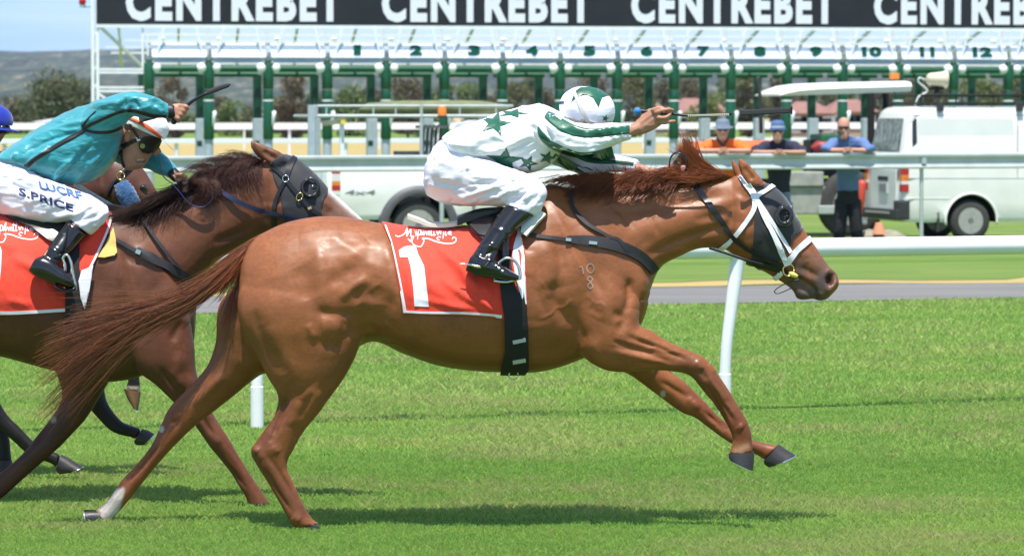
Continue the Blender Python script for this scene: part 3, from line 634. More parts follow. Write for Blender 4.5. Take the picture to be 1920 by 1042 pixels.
# ================================================================ vehicles behind the fence
VW = mat('white vehicle paint', (.78,.79,.76), .28, coat=.5, coat_rough=.1, noise=.05, nscale=3); DARKP = mat('dark plastic', (.03,.032,.035), .6, noise=.2, nscale=10); RUB = mat('tyre rubber', (.045,.045,.045), .85, noise=.2, nscale=12, bump=.3, bscale=60); RIM = mat('grey steel wheel', (.42,.41,.38), .4, metal=.4, noise=.15, nscale=20)
UND = mat('dark underside', (.012,.012,.013), .9); LRED = mat('red lamp lens', (.42,.02,.02), .2); LORG = mat('orange lamp lens', (.75,.22,.03), .25); LCLR = mat('clear lamp lens', (.7,.7,.7), .2)
class Frame:
    """vehicle frame: a along the side, w into the depth, z up"""
    def __init__(s, px, D, ang): s.u = Vector((math.cos(ang), math.sin(ang), 0)); s.v = Vector((-s.u.y, s.u.x, 0)); s.o = Vector(((px-960)*D/FPX, D-CAMD, 0)); s.ang = ang
    def __call__(s, a, w, z): return s.o+s.u*a+s.v*w+Vector((0,0,z))
    def side(s, px, py, w=0.0):
        d = ray(px, py); o = s.o+s.v*w; n = s.v; t = (o-CAM).dot(n)/d.dot(n); q = CAM+d*t; return ((q-s.o).dot(s.u), q.z)
    def at(s, px, py, w=0.0): a, z = s.side(px, py, w); return s(a, w, z)
    def box(s, g, a0, a1, w0, w1, z0, z1, mi=0): return g.box(s((a0+a1)/2, (w0+w1)/2, (z0+z1)/2), (abs(a1-a0)/2, abs(w1-w0)/2, abs(z1-z0)/2), mi, rz=s.ang)
def cut(o, geos, mat_):
    tmp = []
    for g in geos:
        c = g.obj('cut', mat_, None); tmp.append(c); m = o.modifiers.new('b', 'BOOLEAN'); m.operation = 'DIFFERENCE'; m.object = c; m.solver = 'EXACT'; m.material_mode = 'TRANSFER'
    dg = bpy.context.evaluated_depsgraph_get(); me = bpy.data.meshes.new_from_object(o.evaluated_get(dg)); o.modifiers.clear(); o.data = me
    for c in tmp: bpy.data.objects.remove(c)
def wheel(fr, parent, a, w, zc, r, width=.2, name='wheel'):
    g = Geo(); R = []
    for q, rr in ((0,.62),(0,.80),(.015,.94),(.05,1.0),(width-.05,1.0),(width-.015,.94),(width,.8),(width,.62)): R.append([fr(a+rr*r*math.cos(t), w+q, zc+rr*r*math.sin(t)) for t in np.linspace(0, 2*math.pi, 37)[:-1]])
    g.rings(R, cap=False); ty = g.obj('wheel', RUB, parent, smooth=True, auto=.8)
    g = Geo(); R = []
    for q, rr in ((.0,.63),(.012,.60),(.05,.52),(.06,.40),(.03,.30),(.03,.16),(.0,.14),(.0,.02)): R.append([fr(a+rr*r*math.cos(t), w+q, zc+rr*r*math.sin(t)) for t in np.linspace(0, 2*math.pi, 29)[:-1]])
    g.rings(R); g.obj('rim', RIM, ty, smooth=True, auto=.5)
    g = Geo()
    for k in range(8): t = k*math.pi/4; g.ball(fr(a+.45*r*math.cos(t), w+.052, zc+.45*r*math.sin(t)), (.022,.006,.022), nu=8, nv=4)
    g.obj('rim_hole', UND, ty)
# ---- van
FV = Frame(1692, 61.8, math.radians(14)); vz = ZG; VN = empty('van', FV(2, .8, vz), 'white van with roof rack parked at the right behind the fence, rear end showing', 'van')
Wd = 1.68; Ht = FV.side(1760, 200, .25)[1]; zb = FV.side(1760, 417)[1]; belt = FV.side(1750, 300)[1]
def vring(a, zt, zbm, ins=0.0, lean=1.0):
    P_ = []
    for w, z in ((ins+.03,zbm),(ins,zbm+.06),(ins,zbm+.3),(ins-.012,(zbm+belt)/2),(ins,belt),(ins+.05,belt+(zt-belt)*.5),(ins+.085,zt-.10),(ins+.13,zt-.03),(ins+.28,zt)): P_.append((w, z))
    P_ = P_+[(Wd-w, z) for w, z in P_[::-1]]
    return [FV(a+max(0, z-1.0)*.20*lean, w, z) for w, z in P_]
g = Geo(); RR_ = [vring(0, Ht-.10, zb+.12, .10), vring(.02, Ht-.06, zb+.04, .05), vring(.07, Ht-.02, zb+.01, .015)]
for a in (.2, .5, 1.0, 1.6, 2.2, 2.8, 3.3): RR_.append(vring(a, Ht, zb, 0, max(0, 1-a/1.2)))
for a, zt in ((3.7,Ht-.02),(3.95,Ht-.12),(4.2,Ht-.42),(4.45,Ht-.72),(4.6,Ht-.85),(4.72,Ht-1.0)): RR_.append(vring(a, zt, zb, .02 if a < 4.6 else .06, -.0))
g.rings(RR_); vb = g.obj('body', [VW, UND], VN, smooth=True, auto=.55)
ac, zc = FV.side(1821, 414, .0); rw = .315; a2 = ac+2.55
cuts = []
for a_ in (ac, a2):
    for w0 in (-.2, Wd-.25):
        c = Geo(); c.tube([FV(a_, w0, zc), FV(a_, w0+.45, zc)], rw*1.27, 32); cuts.append(c)
cut(vb, cuts, UND)
for a_ in (ac, a2):
    for w0 in (.015, Wd-.215): wheel(FV, VN, a_, w0, zc, rw)
    g = Geo(); g.tube([FV(a_+rw*1.30*math.cos(t), -.004, zc+rw*1.30*math.sin(t)) for t in np.linspace(-.15, math.pi+.15, 30)], .018, 8, squash=1); g.obj('arch_lip', VW, VN, smooth=True)
def on(fr, poly, w, d, mi=0, g=None):
    g = g or Geo(); g.extrude([fr.at(x, y, w) for x, y in poly], fr.v*d, mi); return g
LINE = mat('panel gap', (.10,.105,.11), .7)
on(FV, [(1722,224),(1727,221),(1895,221),(1900,225),(1903,300),(1722,300)], .045, .03).obj('door_panel', VW, VN, bevel=.004)
on(FV, [(1711,228),(1716,222),(1719,222),(1720,300),(1711,300)], .032, .02).obj('quarter_glass', GLASSD, VN, bevel=.002)
for nm, x0, x1, y in (('gutter', 1705, 2080, 216.5), ('waist_crease', 1694, 2100, 335), ('rubbing_strip', 1693, 1781, 372)):
    g = Geo(); a = FV.at(x0, y, 0); b = FV.at(x1, y, 0); off = .085 if nm == 'gutter' else -.004; g.tube([a+FV.v*off, b+FV.v*off], .006, 6); g.obj(nm, LINE if nm != 'rubbing_strip' else VW, VN)
for x in (1908, 2010): g = Geo(); g.box(FV.at(x, 290, -.003), (.004,.004,.62), rz=FV.ang); g.obj('door_gap', LINE, VN)
# rear face: glass, lamps, plate, bumper, handle
def rear(w0, w1, z0, z1, d, th=.02, lean=True):
    g = Geo(); q = [FV(-d+max(0, z-1.0)*.20, w, z) for w, z in ((w0,z0),(w1,z0),(w1,z1),(w0,z1))]; g.extrude(q, FV.u*th); return g
zz = lambda py: FV.side(1692, py)[1]
rear(.34, Wd-.17, zz(284), zz(222), .012).obj('rear_window', mat('rear glass', (.15,.18,.17), .15, noise=.9, nscale=9, spec=.8), VN, bevel=.006)  # mottled reflections on the glass are painted into its grey base colour
rear(.05, Wd-.05, zz(286), zz(305), .010, .02).obj('tailgate', VW, VN, bevel=.004)
rear(.26, Wd-.26, zz(398), zz(318), .012, .02).obj('tailgate_lower', VW, VN, bevel=.01)
rear(.62, 1.05, zz(340), zz(332), .03, .02).obj('handle', DARKP, VN, bevel=.004)
pl = rear(.62, 1.0, zz(364), zz(343), .03, .015).obj('licence_plate', mat('pale plate face', (.6,.6,.6), .5), VN); rear(.66, .96, zz(361), zz(346), .034, .006).obj('plate_characters', mat('smudged plate ink', (.25,.23,.28), .6), pl)
bu = rear(-.01, Wd, zz(412), zz(393), .10, .14).obj('bumper', DARKP, VN, bevel=.02); rear(.3, Wd-.3, zz(402), zz(398), .12, .03).obj('bumper_step', RIM, bu, bevel=.005)
g = Geo(); FV.box(g, -.08, .12, -.015, .2, zz(412), zz(376)); g.obj('bumper_corner', DARKP, VN, bevel=.03)
g = Geo(); FV.box(g, .55, .59, .0, .1, zb-.14, zb+.15); g.obj('mud_flap', DARKP, VN)
for w0, w1 in ((-.008, .10), (Wd-.10, Wd+.008)):
    t = empty('tail_lamp', (0,0,0), parent=VN)
    for nm, y0, y1, m in (('red_lens',360,346,LRED),('white_lens',346,340,LCLR),('orange_lens',340,328,LORG),('red_lens',328,316,LRED)):
        g = Geo(); FV.box(g, -.015, .10, w0, w1, zz(y0), zz(y1)); g.obj(nm, m, t, bevel=.004)
# roof rack and horn loudspeaker
RK = empty('roof_rack', FV(1.5, .8, Ht), 'black steel roof rack on top of the white van', 'roof rack')
g = Geo()
for w in (.16, Wd-.16):
    for z in (.05, .17): g.tube([FV(.35, w, Ht+z), FV(3.2, w, Ht+z)], .018, 8)
for a in (.35, .9, 1.5, 2.1, 2.7, 3.2):
    g.tube([FV(a, .16, Ht+.05), FV(a, Wd-.16, Ht+.05)], .016, 8); g.tube([FV(a, .16, Ht+.03), FV(a, .16, Ht+.17)], .012, 6); g.tube([FV(a, Wd-.16, Ht+.03), FV(a, Wd-.16, Ht+.17)], .012, 6)
g.obj('rack_frame', UND, RK, smooth=True, auto=.8)
for px in (1761, 1910):
    a = FV.side(px, 205, .1)[0]; g = Geo(); FV.box(g, a-.05, a+.05, .02, .10, Ht-.07, Ht+.07); g.obj('rack_foot', DARKP, RK, bevel=.012)
LS = empty('horn_loudspeaker', FV.at(1757, 190, .5), 'cream horn loudspeaker on a black bracket above the van roof', 'loudspeaker')
c = FV.at(1756, 149, .5); g = Geo(); ax = FV.u
rg = []
for q, r in ((-.15,.065),(-.13,.085),(-.10,.10),(-.05,.105),(.08,.12),(.14,.14),(.15,.145),(.13,.12),(.02,.06)): rg.append([c+ax*q+FV.v*r*math.cos(t)*.95+Vector((0,0,r*math.sin(t)*.95)) for t in np.linspace(0, 6.2832, 29)[:-1]])
g.rings(rg); g.obj('horn', mat('cream plastic', (.62,.56,.40), .45, noise=.08, nscale=10), LS, smooth=True, auto=.9)
g = Geo(); g.tube([FV.at(1757,185,.5), FV.at(1757,172,.5)], .05, 10); g.tube([FV.at(1757,175,.5), FV.at(1757,160,.5)], .035, 10); g.box(FV.at(1756,166,.5), (.10,.05,.02), rz=FV.ang); g.obj('bracket', UND, LS, smooth=True, auto=.8)
g = Geo(); g.tube([FV.at(1735,150,.5), FV.at(1724,146,.5), FV.at(1722,154,.5), FV.at(1734,164,.5), FV.at(1738,172,.5), FV.at(1722,182,.5), FV.at(1716,198,.5)], .012, 6, k=4); g.obj('cable', LCLR, LS, smooth=True)
# ---- ute
FU = Frame(612, 58.6, math.radians(14)); U = empty('pickup', FU(2.3, .85, ZG), 'white pickup with grey wheel arch flare and ladder rack, behind the two black hooded horses', 'pickup truck')
uz = lambda py: FU.side(700, py)[1]
t0 = uz(316); b0 = uz(412); aw, zw = FU.side(785, 424, 0)
g = Geo(); UW = 1.72
def uring(a, zt, zbm, ins=0, tum=0): P_ = [(ins+.03,zbm),(ins,zbm+.07),(ins-.01,(zbm+min(zt,t0))/2),(ins,min(zt,t0)-.03),(ins+.015,min(zt,t0))]+([(ins+.10,zt-.10),(ins+.16,zt-.03),(ins+.3,zt)] if tum else []); P_ = P_+[(UW-w, z) for w, z in P_[::-1]]; return [FU(a, w, z) for w, z in P_]
g.rings([uring(0,t0,b0+.1,.06), uring(.02,t0,b0+.03,.02), uring(.06,t0,b0), uring(1.0,t0,b0), uring(2.1,t0,b0), uring(2.13,t0,b0)]); ub = g.obj('tray', [VW, UND], U, smooth=True, auto=.5)
c = Geo(); FU.box(c, .08, 2.05, .07, UW-.07, t0-.42, t0+.3); c2 = []
for w0 in (-.2, UW-.3): q = Geo(); q.tube([FU(aw, w0, zw), FU(aw, w0+.5, zw)], .47, 32); c2.append(q)
cut(ub, [c]+c2, UND)
Hc = uz(226)
g = Geo(); g.rings([uring(2.18,Hc-.35,b0,0,1), uring(2.24,Hc-.05,b0,0,1), uring(2.4,Hc,b0,0,1), uring(3.2,Hc,b0,0,1), uring(3.45,Hc-.06,b0,0,1), uring(3.95,t0+.06,b0,0,1), uring(4.05,t0+.02,b0,.01,1), uring(4.8,t0-.06,b0,.02,1), uring(4.98,t0-.16,b0+.05,.06,1), uring(5.04,t0-.35,b0+.1,.1,1)]); cb = g.obj('cab', [VW, UND], U, smooth=True, auto=.5)
af = aw+3.05; cc = []
for w0 in (-.2, UW-.3): q = Geo(); q.tube([FU(af, w0, zw), FU(af, w0+.5, zw)], .47, 32); cc.append(q)
cut(cb, cc, UND)
g = Geo(); g.extrude([FU(2.5, .02, t0+.03), FU(3.72, .02, t0+.03), FU(3.35, .10, Hc-.14), FU(2.5, .10, Hc-.14)], FU.v*-.03); g.obj('side_window', GLASSD, U, bevel=.004)
for a_ in (aw, af):
    for w0 in (.0, UW-.24): wheel(FU, U, a_, w0, zw, .375, .24)
    g = Geo(); R = []
    for t in np.linspace(-.02, math.pi+.02, 28):
        R.append([FU(a_+rr*math.cos(t), w, zw+rr*math.sin(t)) for rr, w in ((.455,.03),(.455,-.05),(.50,-.06),(.56,-.035),(.585,.005),(.585,.03))])
    g.rings(R, cap=True); g.obj('arch_flare', mat('grey plastic flare', (.085,.088,.095), .55, noise=.1, nscale=10), U, smooth=True, auto=.8)
tl = empty('tail_lamp', (0,0,0), parent=U)
for nm, y0, y1, m in (('clear_lens',366,358,LCLR),('red_lens',358,348,LRED),('orange_lens',348,340,LORG),('clear_lens',340,326,LCLR),('red_lens',326,320,LRED)):
    on(FU, [(622,y0),(638,y0),(638,y1),(622,y1)], -.006, -.008).obj(nm, m, tl, bevel=.002)
g = Geo(); FU.box(g, -.10, .05, .05, UW-.05, b0-.02, b0+.16); g.obj('bumper', DARKP, U, bevel=.02)
V, F = flat_text('4x4', FU.at(646, 366, -.008), FU.at(703, 366, -.008)-FU.at(646, 366, -.008), (.02,0,.075), -FU.v*.004, bold=.01); g = Geo(); g.add(V, F); g.obj('lettering', mat('grey transfer', (.22,.23,.23), .5), U)
# ladder rack, canvas roll, beacon, gear in the tray
LR = empty('ladder_rack', FU(.9, .8, t0), 'grey steel ladder rack standing over the pickup tray, carrying a green canvas roll', 'ladder rack')
g = Geo(); q = lambda x, y, w: FU.at(x, y, w)
for w in (.05, UW-.05):
    for x in (593, 790): g.tube([q(x,292,w), q(x,197,w)], .025, 8)
    g.tube([q(588,199,w), q(962,199,w)], .018, 8); g.tube([q(588,218,w), q(962,218,w)], .026, 8)
    for x in (612, 700, 742, 862, 930): g.tube([q(x,199,w), q(x,218,w)], .014, 6)
for x in (593, 740, 870, 955): g.tube([q(x,218,.05), FU(FU.side(x,218,.05)[0], UW-.05, uz(218))], .02, 8)
g.obj('rack_frame', GALV, LR, smooth=True, auto=.8)
g = Geo(); g.box(q(584,245,.0), (.05,.03,.36), rz=FU.ang); g.obj('upright_plate', GREYB, LR, bevel=.006)
g = Geo(); g.tube([q(604,232,.1), q(648,226,.1)], .035, 8, squash=.6); g.obj('arm', PAD0 if False else mat('cream plastic', (.62,.56,.40), .45), LR, smooth=True)
g = Geo(); g.box(q(641,262,.15), (.03,.03,.24), rz=FU.ang); g.obj('white_leg', WPAINT, LR, bevel=.004)
g = Geo(); g.box(q(643,229,.05), (.035,.02,.03), rz=FU.ang); g.obj('yellow_tag', mat('yellow tag', (.75,.6,.08), .5), LR)
g = Geo(); R = []
for i, (x, r) in enumerate(((674,.02),(690,.09),(760,.12),(840,.13),(900,.12),(945,.07),(955,.02))): R.append([q(x,206-3*math.sin(i/6*3.14),.5)+FU.v*r*1.6*math.cos(t)+Vector((0,0,r*.9*math.sin(t)*(1+.1*math.sin(5*t+i)))) for t in np.linspace(0, 6.2832, 21)[:-1]])
g.rings(R); tag(g.obj('canvas_roll', mat('faded green canvas', (.16,.18,.09), .85, noise=.2, nscale=8, bump=.4, bscale=20, bdist=.01), None, smooth=True), 'faded green canvas roll lying on the ladder rack of the pickup', 'canvas roll')
BE = empty('beacon', q(829,220,.0), 'orange warning beacon on the ladder rack, left of the jockey in white', 'beacon light'); g = Geo(); g.tube([q(829,217,.02), q(829,203,.02), q(829,199,.02)], [.065,.06,.04], 14); g.obj('lens', LORG, BE, smooth=True, auto=.9); g = Geo(); g.tube([q(829,222,.02), q(829,217,.02)], .07, 14); g.obj('base', DARKP, BE)
g = Geo()
for i in range(5):
    x = 792+i*8; g.tube([q(x,292,.4), q(x+1,262,.4), q(x+3,240,.4), q(x+8,236,.4)], .022, 8, k=3)
g.box(q(810,238,.4), (.20,.2,.02), rz=FU.ang); g.box(q(770,290,.5), (.20,.25,.05), rz=FU.ang); tag(g.obj('folded_chairs', mat('dark grey gear', (.09,.10,.10), .6, noise=.3, nscale=10), None, smooth=True, auto=.8), 'dark folded gear standing upright at the front of the pickup tray', 'gear')
g = Geo(); g.box(FU.at(845,252,.5), (.16,.6,.02), rz=FU.ang); 
# ---- tractor with white canopy
FT = Frame(1470, 63.5, math.radians(14)); T = empty('tractor', FT(.8, .6, ZG), 'dark tractor under a curved white canopy, left of the van', 'tractor')
q = lambda x, y, w=0.0: FT.at(x, y, w)
g = Geo(); R = []
for x, yt, yb in ((1466,176,180),(1475,170,180),(1500,161,179),(1530,157,178),(1600,154,176),(1660,153,174),(1704,152,172),(1710,153,171)):
    a, zt = FT.side(x, yt); _, zb2 = FT.side(x, yb); R.append([FT(a, w, z) for w, z in ((.04,zb2),(0,(zt+zb2)/2),(.05,zt-.015),(.2,zt),(1.2,zt),(1.35,zt-.015),(1.4,(zt+zb2)/2),(1.36,zb2))])
g.rings(R); g.obj('canopy', mat('cream white fibreglass', (.80,.79,.70), .35), T, smooth=True, auto=.6)
for x, w, wd in ((1633,.05,.05),(1661,1.3,.05)):
    g = Geo(); g.box((q(x,175,w)+q(x,300,w))/2, (wd,.03,(q(x,175,w)-q(x,300,w)).length/2), rz=FT.ang); g.obj('canopy_post', UND, T, bevel=.005)
g = Geo(); g.tube([q(1427,250,.6), q(1425,180,.6), q(1420,150,.6), q(1424,146,.6)], .03, 8, k=2); g.obj('exhaust', DARKP, T, smooth=True)
bc = empty('beacon', (0,0,0), parent=T); g = Geo(); g.box(q(1677,144,.7), (.065,.06,.055), rz=FT.ang); g.obj('lens', LORG, bc, bevel=.012); g = Geo(); g.box(q(1677,151,.7), (.07,.07,.015), rz=FT.ang); g.obj('base', DARKP, bc)
ORP = mat('orange machine paint', (.62,.13,.04), .45, noise=.12, nscale=6)
g = Geo(); a0, z0 = FT.side(1300, 290); a1, z1 = FT.side(1500, 264); R = []
for a, zt in ((a0,z1-.14),(a0+.1,z1-.03),(a0+.5,z1),(a1-.1,z1),(a1,z1-.04)): R.append([FT(a, w, z) for w, z in ((.3,z0-.1),(.28,zt-.08),(.36,zt),(.9,zt),(.98,zt-.08),(.96,z0-.1))])
g.rings(R); g.obj('bonnet', ORP, T, smooth=True, auto=.5)
g = Geo(); FT.box(g, a0+.1, a1, .26, .28, z0+.02, z0+.04); g.obj('bonnet_stripe', DARKP, T)
for x0, x1, y0, y1, w0, w1, nm, m in ((1480,1545,322,350,.0,.5,'battery_box',mat('grey tool steel', (.34,.35,.32), .6, noise=.2, nscale=8)),(1478,1560,350,402,.05,.5,'side_tank',mat('grey tool steel', (.34,.35,.32), .6)),(1535,1570,385,402,-.05,.0,'step',GALV),(1520,1640,262,330,.5,.9,'seat_frame',DARKP),(1440,1640,335,400,.5,1.1,'chassis',UND),(1575,1640,300,420,.5,1.1,'gearbox',UND)):
    g = Geo(); aa, zA = FT.side(x0, y1, w0); ab, zB = FT.side(x1, y0, w0); FT.box(g, aa, ab, w0, w1, zA, zB); g.obj(nm, m, T, bevel=.02)
g = Geo(); a, z = FT.side(1530, 276); R = []
for k, rr in ((0,.0),(.1,.12),(.25,.15),(.4,.13),(.5,.02)): R.append([FT(a+k*.9, .3+rr*math.cos(t), z+rr*math.sin(t)*.8) for t in np.linspace(0, 6.28, 15)[:-1]])
g.rings(R); g.obj('seat', mat('dark red vinyl', (.24,.02,.02), .5), T, smooth=True)
g = Geo(); FT.box(g, FT.side(1548,262)[0], FT.side(1600,262)[0], .2, .8, FT.side(1548,262)[1]-.05, FT.side(1548,252)[1]); g.obj('mudguard', mat('mid green paint', (.02,.13,.06), .5), T, bevel=.03)
for x, y, r, w in ((1600,395,.52,.0),(1425,420,.32,.1)):
    a, z = FT.side(x, y, w); wheel(FT, T, a, w, max(z, ZG+r-.02), r, .28)
BK = empty('red_roller', FT(1.0, -.4, ZG), 'red and pale machine low behind the man in black trousers', 'machine')
g = Geo(); g.tube([FV.at(1618,338,-.9)*1.0, FV.at(1612,372,-.9), FV.at(1606,414,-.9)], [.05,.08,.06], 12, k=3); g.obj('red_cover', mat('red paint', (.55,.06,.03), .5), BK, smooth=True)
g = Geo(); g.tube([FV.at(1600,418,-.9), FV.at(1625,416,-.9)], .03, 8); g.obj('steel_foot', METAL, BK)
g = Geo(); c = FV.at(1648,430,-.6); g.ball(Vector((c.x,c.y,ZG+.06)), (.45,.3,.13)); g.V = [tuple(Vector(v)*1.0+Vector((0,0,.02*math.sin(v[0]*17)))) for v in g.V]; tag(g.obj('sandbag', mat('dusty sack cloth', (.26,.24,.18), .9, noise=.3, nscale=10), None, smooth=True), 'dusty grey sack lying on the grass under the van bumper', 'sack')
g = Geo(); c = FV.at(1648,421,-.9); g.tube([c+Vector((0,0,-.14)), c+Vector((0,0,.03))], [.10,.05], 14); tag(g.obj('marker_cone', mat('faded orange plastic', (.75,.28,.16), .6), None, smooth=True, auto=.8), 'faded orange stub of a cone under the van bumper', 'cone')
# ================================================================ three men leaning on the fence
def man(px, hy, label, shirt, trouser, skin, hat, dx=0, span=42, hands=(8,284), shirtlen=100, sleeve=.5, wide=1.0, collar=None, vest=None):
    Yf = fence_pt(px).y; Y = Yf+.42; s = S(Y); o = empty('person', (P(px,300,Y).x, Y+.1, ZG), label, 'person')
    zf = 205+(CAMH-ZG)*s      # pixel row of the ground there
    hx = px+dx; foot = zf-2; hip = hy+128; ex = (px-span, px+span)
    g = Geo()
    loft_px(g, [(hx-4,hy+23,hx+4,hy+23,-.20,.035),(hx-7.5,hy+18,hx+7.5,hy+18,-.20,.062),(hx-9.5,hy+10,hx+9.5,hy+10,-.18,.085),(hx-11.2,hy,hx+11.2,hy,-.16,.10),(hx-11.2,hy-9,hx+11.2,hy-9,-.15,.102),(hx-8,hy-16,hx+8,hy-16,-.15,.08),(hx-3,hy-19.5,hx+3,hy-19.5,-.15,.03)], k=3, n=18, Yref=Y)
    g.ball(P(hx, hy+5, Y-.285), (.013,.02,.022)); 
    for e in (-1, 1): g.ball(P(hx+e*11, hy+2, Y-.14), (.010,.016,.028))
    chain_px(g, [(hx,hy+12,-.14,7),(hx,hy+22,-.08,7.5),(px,hy+36,.0,12),(px,hy+66,.08,12),(px,hy+100,.22,11),(px,hip,.3,11)], k=3, n=14, Yref=Y)
    for e in (-1, 1):
        hxx = px+e*hands[0]*(-1 if e < 0 else 1)*0+px*0+(px-e*3)
        chain_px(g, [(px+e*14,hy+30,-.02,6),(px+e*27,hy+30,-.04,6),(px+e*(span-6),hy+40,-.20,5.2),(px+e*span,hands[1],-.36,5),(px+e*span*.5,hands[1],-.44,4.6),(px+e*9,hands[1]-1,-.48,3.6),(px-e*2,hands[1]-1,-.49,4)], k=3, n=12, Yref=Y)
        for f in range(4): chain_px(g, [(px-e*2,hands[1]-4+f*2.3,-.50,1.5),(px-e*7,hands[1]-3+f*2.3,-.51,1.4),(px-e*10,hands[1]-1+f*2.2,-.505,1.2)], k=2, n=8, Yref=Y)
        chain_px(g, [(px-e*1,hands[1]-4,-.50,1.6),(px-e*4,hands[1]-6,-.52,1.4)], k=2, n=8, Yref=Y)
        chain_px(g, [(px+e*9,hip,.3,9),(px+e*11,(hip+foot)/2,.27,7),(px+e*12,foot-6,.32,5),(px+e*13,foot-1,.16,4)], k=3, n=12, Yref=Y)
    V, F = fuse(g, .0085, 2); mesh_np('body', V, F, skin, o)
    g = Geo(); w = wide
    loft_px(g, [(px-9,hy+16,px+9,hy+16,-.09,.085),(px-18*w,hy+20,px+18*w,hy+20,-.05,.11),(px-27*w,hy+28,px+27*w,hy+28,-.02,.135),(px-26*w,hy+50,px+26*w,hy+50,.04,.155),(px-21*w,hy+85,px+21*w,hy+85,.15,.135),(px-20*w,hy+shirtlen,px+20*w,hy+shirtlen,.22,.14),(px-21*w,hy+shirtlen+14,px+21*w,hy+shirtlen+14,.27,.14)], k=3, n=26, Yref=Y)
    for e in (-1, 1):
        pts = [(px+e*18,hy+30,-.03,11),(px+e*28,hy+30,-.05,11.5),(px+e*(span-7),hy+40,-.18,10)]+([(px+e*(span-2),hands[1]-8,-.28,8.5)] if sleeve <= .5 else [])
        if sleeve > .5: pts += [(px+e*span,hands[1]-4,-.35,7.5),(px+e*span*.72,hands[1]-1,-.41,6.5)]
        if sleeve > .8: pts += []
        chain_px(g, pts, k=3, n=14, Yref=Y)
    V, F = fuse(g, .009, 3); V = folds(V, F, .006, (9,9,12), int(px)); sh = mesh_np('shirt', V, F, shirt, o)
    if collar:
        g = Geo(); g.tube([P(hx-10,hy+16,Y-.15), P(hx-6,hy+23,Y-.21), P(hx,hy+30,Y-.22), P(hx+6,hy+23,Y-.21), P(hx+10,hy+16,Y-.15)], .022, 8, k=3, squash=.6); g.obj('collar', collar, sh, smooth=True)
    g = Geo(); loft_px(g, [(px-20,hip-12,px+20,hip-12,.26,.14),(px-21,hip,px+21,hip,.3,.15),(px-22,hip+14,px+22,hip+14,.3,.15)], k=3, n=22, Yref=Y)
    for e in (-1, 1): loft_px(g, [(px+e*12-13,hip+6,px+e*12+13,hip+6,.3,.12),(px+e*14-12.5,hip+40,px+e*14+12.5,hip+40,.28,.10),(px+e*16-11.5,(hip+foot)/2+20,px+e*16+11.5,(hip+foot)/2+20,.28,.09),(px+e*17-10.5,foot-8,px+e*17+10.5,foot-8,.32,.085)], k=3, n=16, Yref=Y)
    V, F = fuse(g, .011, 3); V = folds(V, F, .008, (9,9,9), int(px)+3); mesh_np('trousers', V, F, trouser, o)
    for e in (-1, 1):
        g = Geo(); g.ball(P(px+e*14, foot-3, Y+.22), (.055,.15,.05)); g.obj('shoe', BLACKL0, o, smooth=True)
    g = Geo(); R = [P(hx+10.6*math.sin(t), hy-1, Y-.16-.108*math.cos(t)) for t in np.linspace(-1.45, 1.45, 15)]; g.tube(R, .016, 8, squash=.5); g.ball(P(hx-4.8,hy+.5,Y-.262), (.032,.01,.019)); g.ball(P(hx+4.8,hy+.5,Y-.262), (.032,.01,.019)); g.obj('sunglasses', SHADES, o, smooth=True)
    if hat == 'brim' or hat == 'bucket':
        m = mat('grey blue hat cloth', (.15,.19,.26), .85, noise=.1, nscale=20) if hat == 'brim' else mat('denim blue hat', (.07,.13,.28), .8, noise=.1, nscale=20); c = P(hx, hy-5, Y-.15); g = Geo()
        bw = (.165, .15) if hat == 'brim' else (.125, .12)
        R = [[c+Vector((a*math.cos(t), b*math.sin(t), z+(.012*math.cos(2*t) if a > .13 else 0))) for t in np.linspace(0, 6.2832, 33)[:-1]] for a, b, z in ((bw[0],bw[1],-.022),(bw[0],bw[1],-.014),(.105,.115,.012),(.10,.11,.06),(.088,.098,.10),(.05,.06,.118),(.008,.01,.12))]
        g.rings(R); ht = g.obj('hat', m, o, smooth=True, auto=1.2)
        if hat == 'bucket': g = Geo(); g.rings([[c+Vector((.108*math.cos(t), .118*math.sin(t), z)) for t in np.linspace(0, 6.2832, 33)[:-1]] for z in (.012, .035)], cap=False); g.obj('hat_band', mat('pale hat band', (.5,.58,.68), .7), ht, smooth=True)
    if hat == 'beard':
        g = Geo(); g.rings([[P(hx+a*math.sin(t), hy+y, Y-.165-b*math.cos(t)) for t in np.linspace(-1.3, 1.3, 15)] for a, b, y in ((10.2,.098,6),(10.2,.10,11),(8.8,.095,17),(5.5,.075,22.5),(3,.05,24))], cap=False, closed=False); g.obj('beard', mat('grey beard hair', (.13,.11,.10), .9), o, smooth=True)
    return o
BLACKL0 = mat('dark shoe leather', (.02,.018,.016), .5); SHADES = mat('black sunglasses', (.008,.008,.01), .12)
SK1 = mat('sunburnt skin', (.55,.27,.19), .55, noise=.08, nscale=30); SK2 = mat('fair tanned skin', (.47,.25,.17), .55, noise=.08, nscale=30)
NAVY = mat('navy cloth', (.018,.022,.05), .85, noise=.1, nscale=20); BLK = mat('black trouser cloth', (.012,.013,.02), .85, noise=.25, nscale=12)
man(1357, 243, 'man in a bright orange shirt and grey brimmed hat leaning on the fence', mat('bright orange cloth', (.85,.15,.012), .75, noise=.05, nscale=10), NAVY, SK1, 'brim', dx=-2, span=46, hands=(8,283), collar=NAVY)
man(1461, 246, 'man in a navy shirt and blue bucket hat leaning on the fence, forearms crossed', NAVY, mat('faded jeans', (.14,.23,.36), .85, noise=.2, nscale=10), SK2, 'bucket', dx=-3, span=46, hands=(8,286))
man(1590, 240, 'bald bearded man in a blue shirt and black trousers leaning on the fence', mat('mid blue cloth', (.10,.17,.36), .8, noise=.1, nscale=10), BLK, SK1, 'beard', dx=-8, span=44, hands=(8,282), sleeve=.7, shirtlen=104)
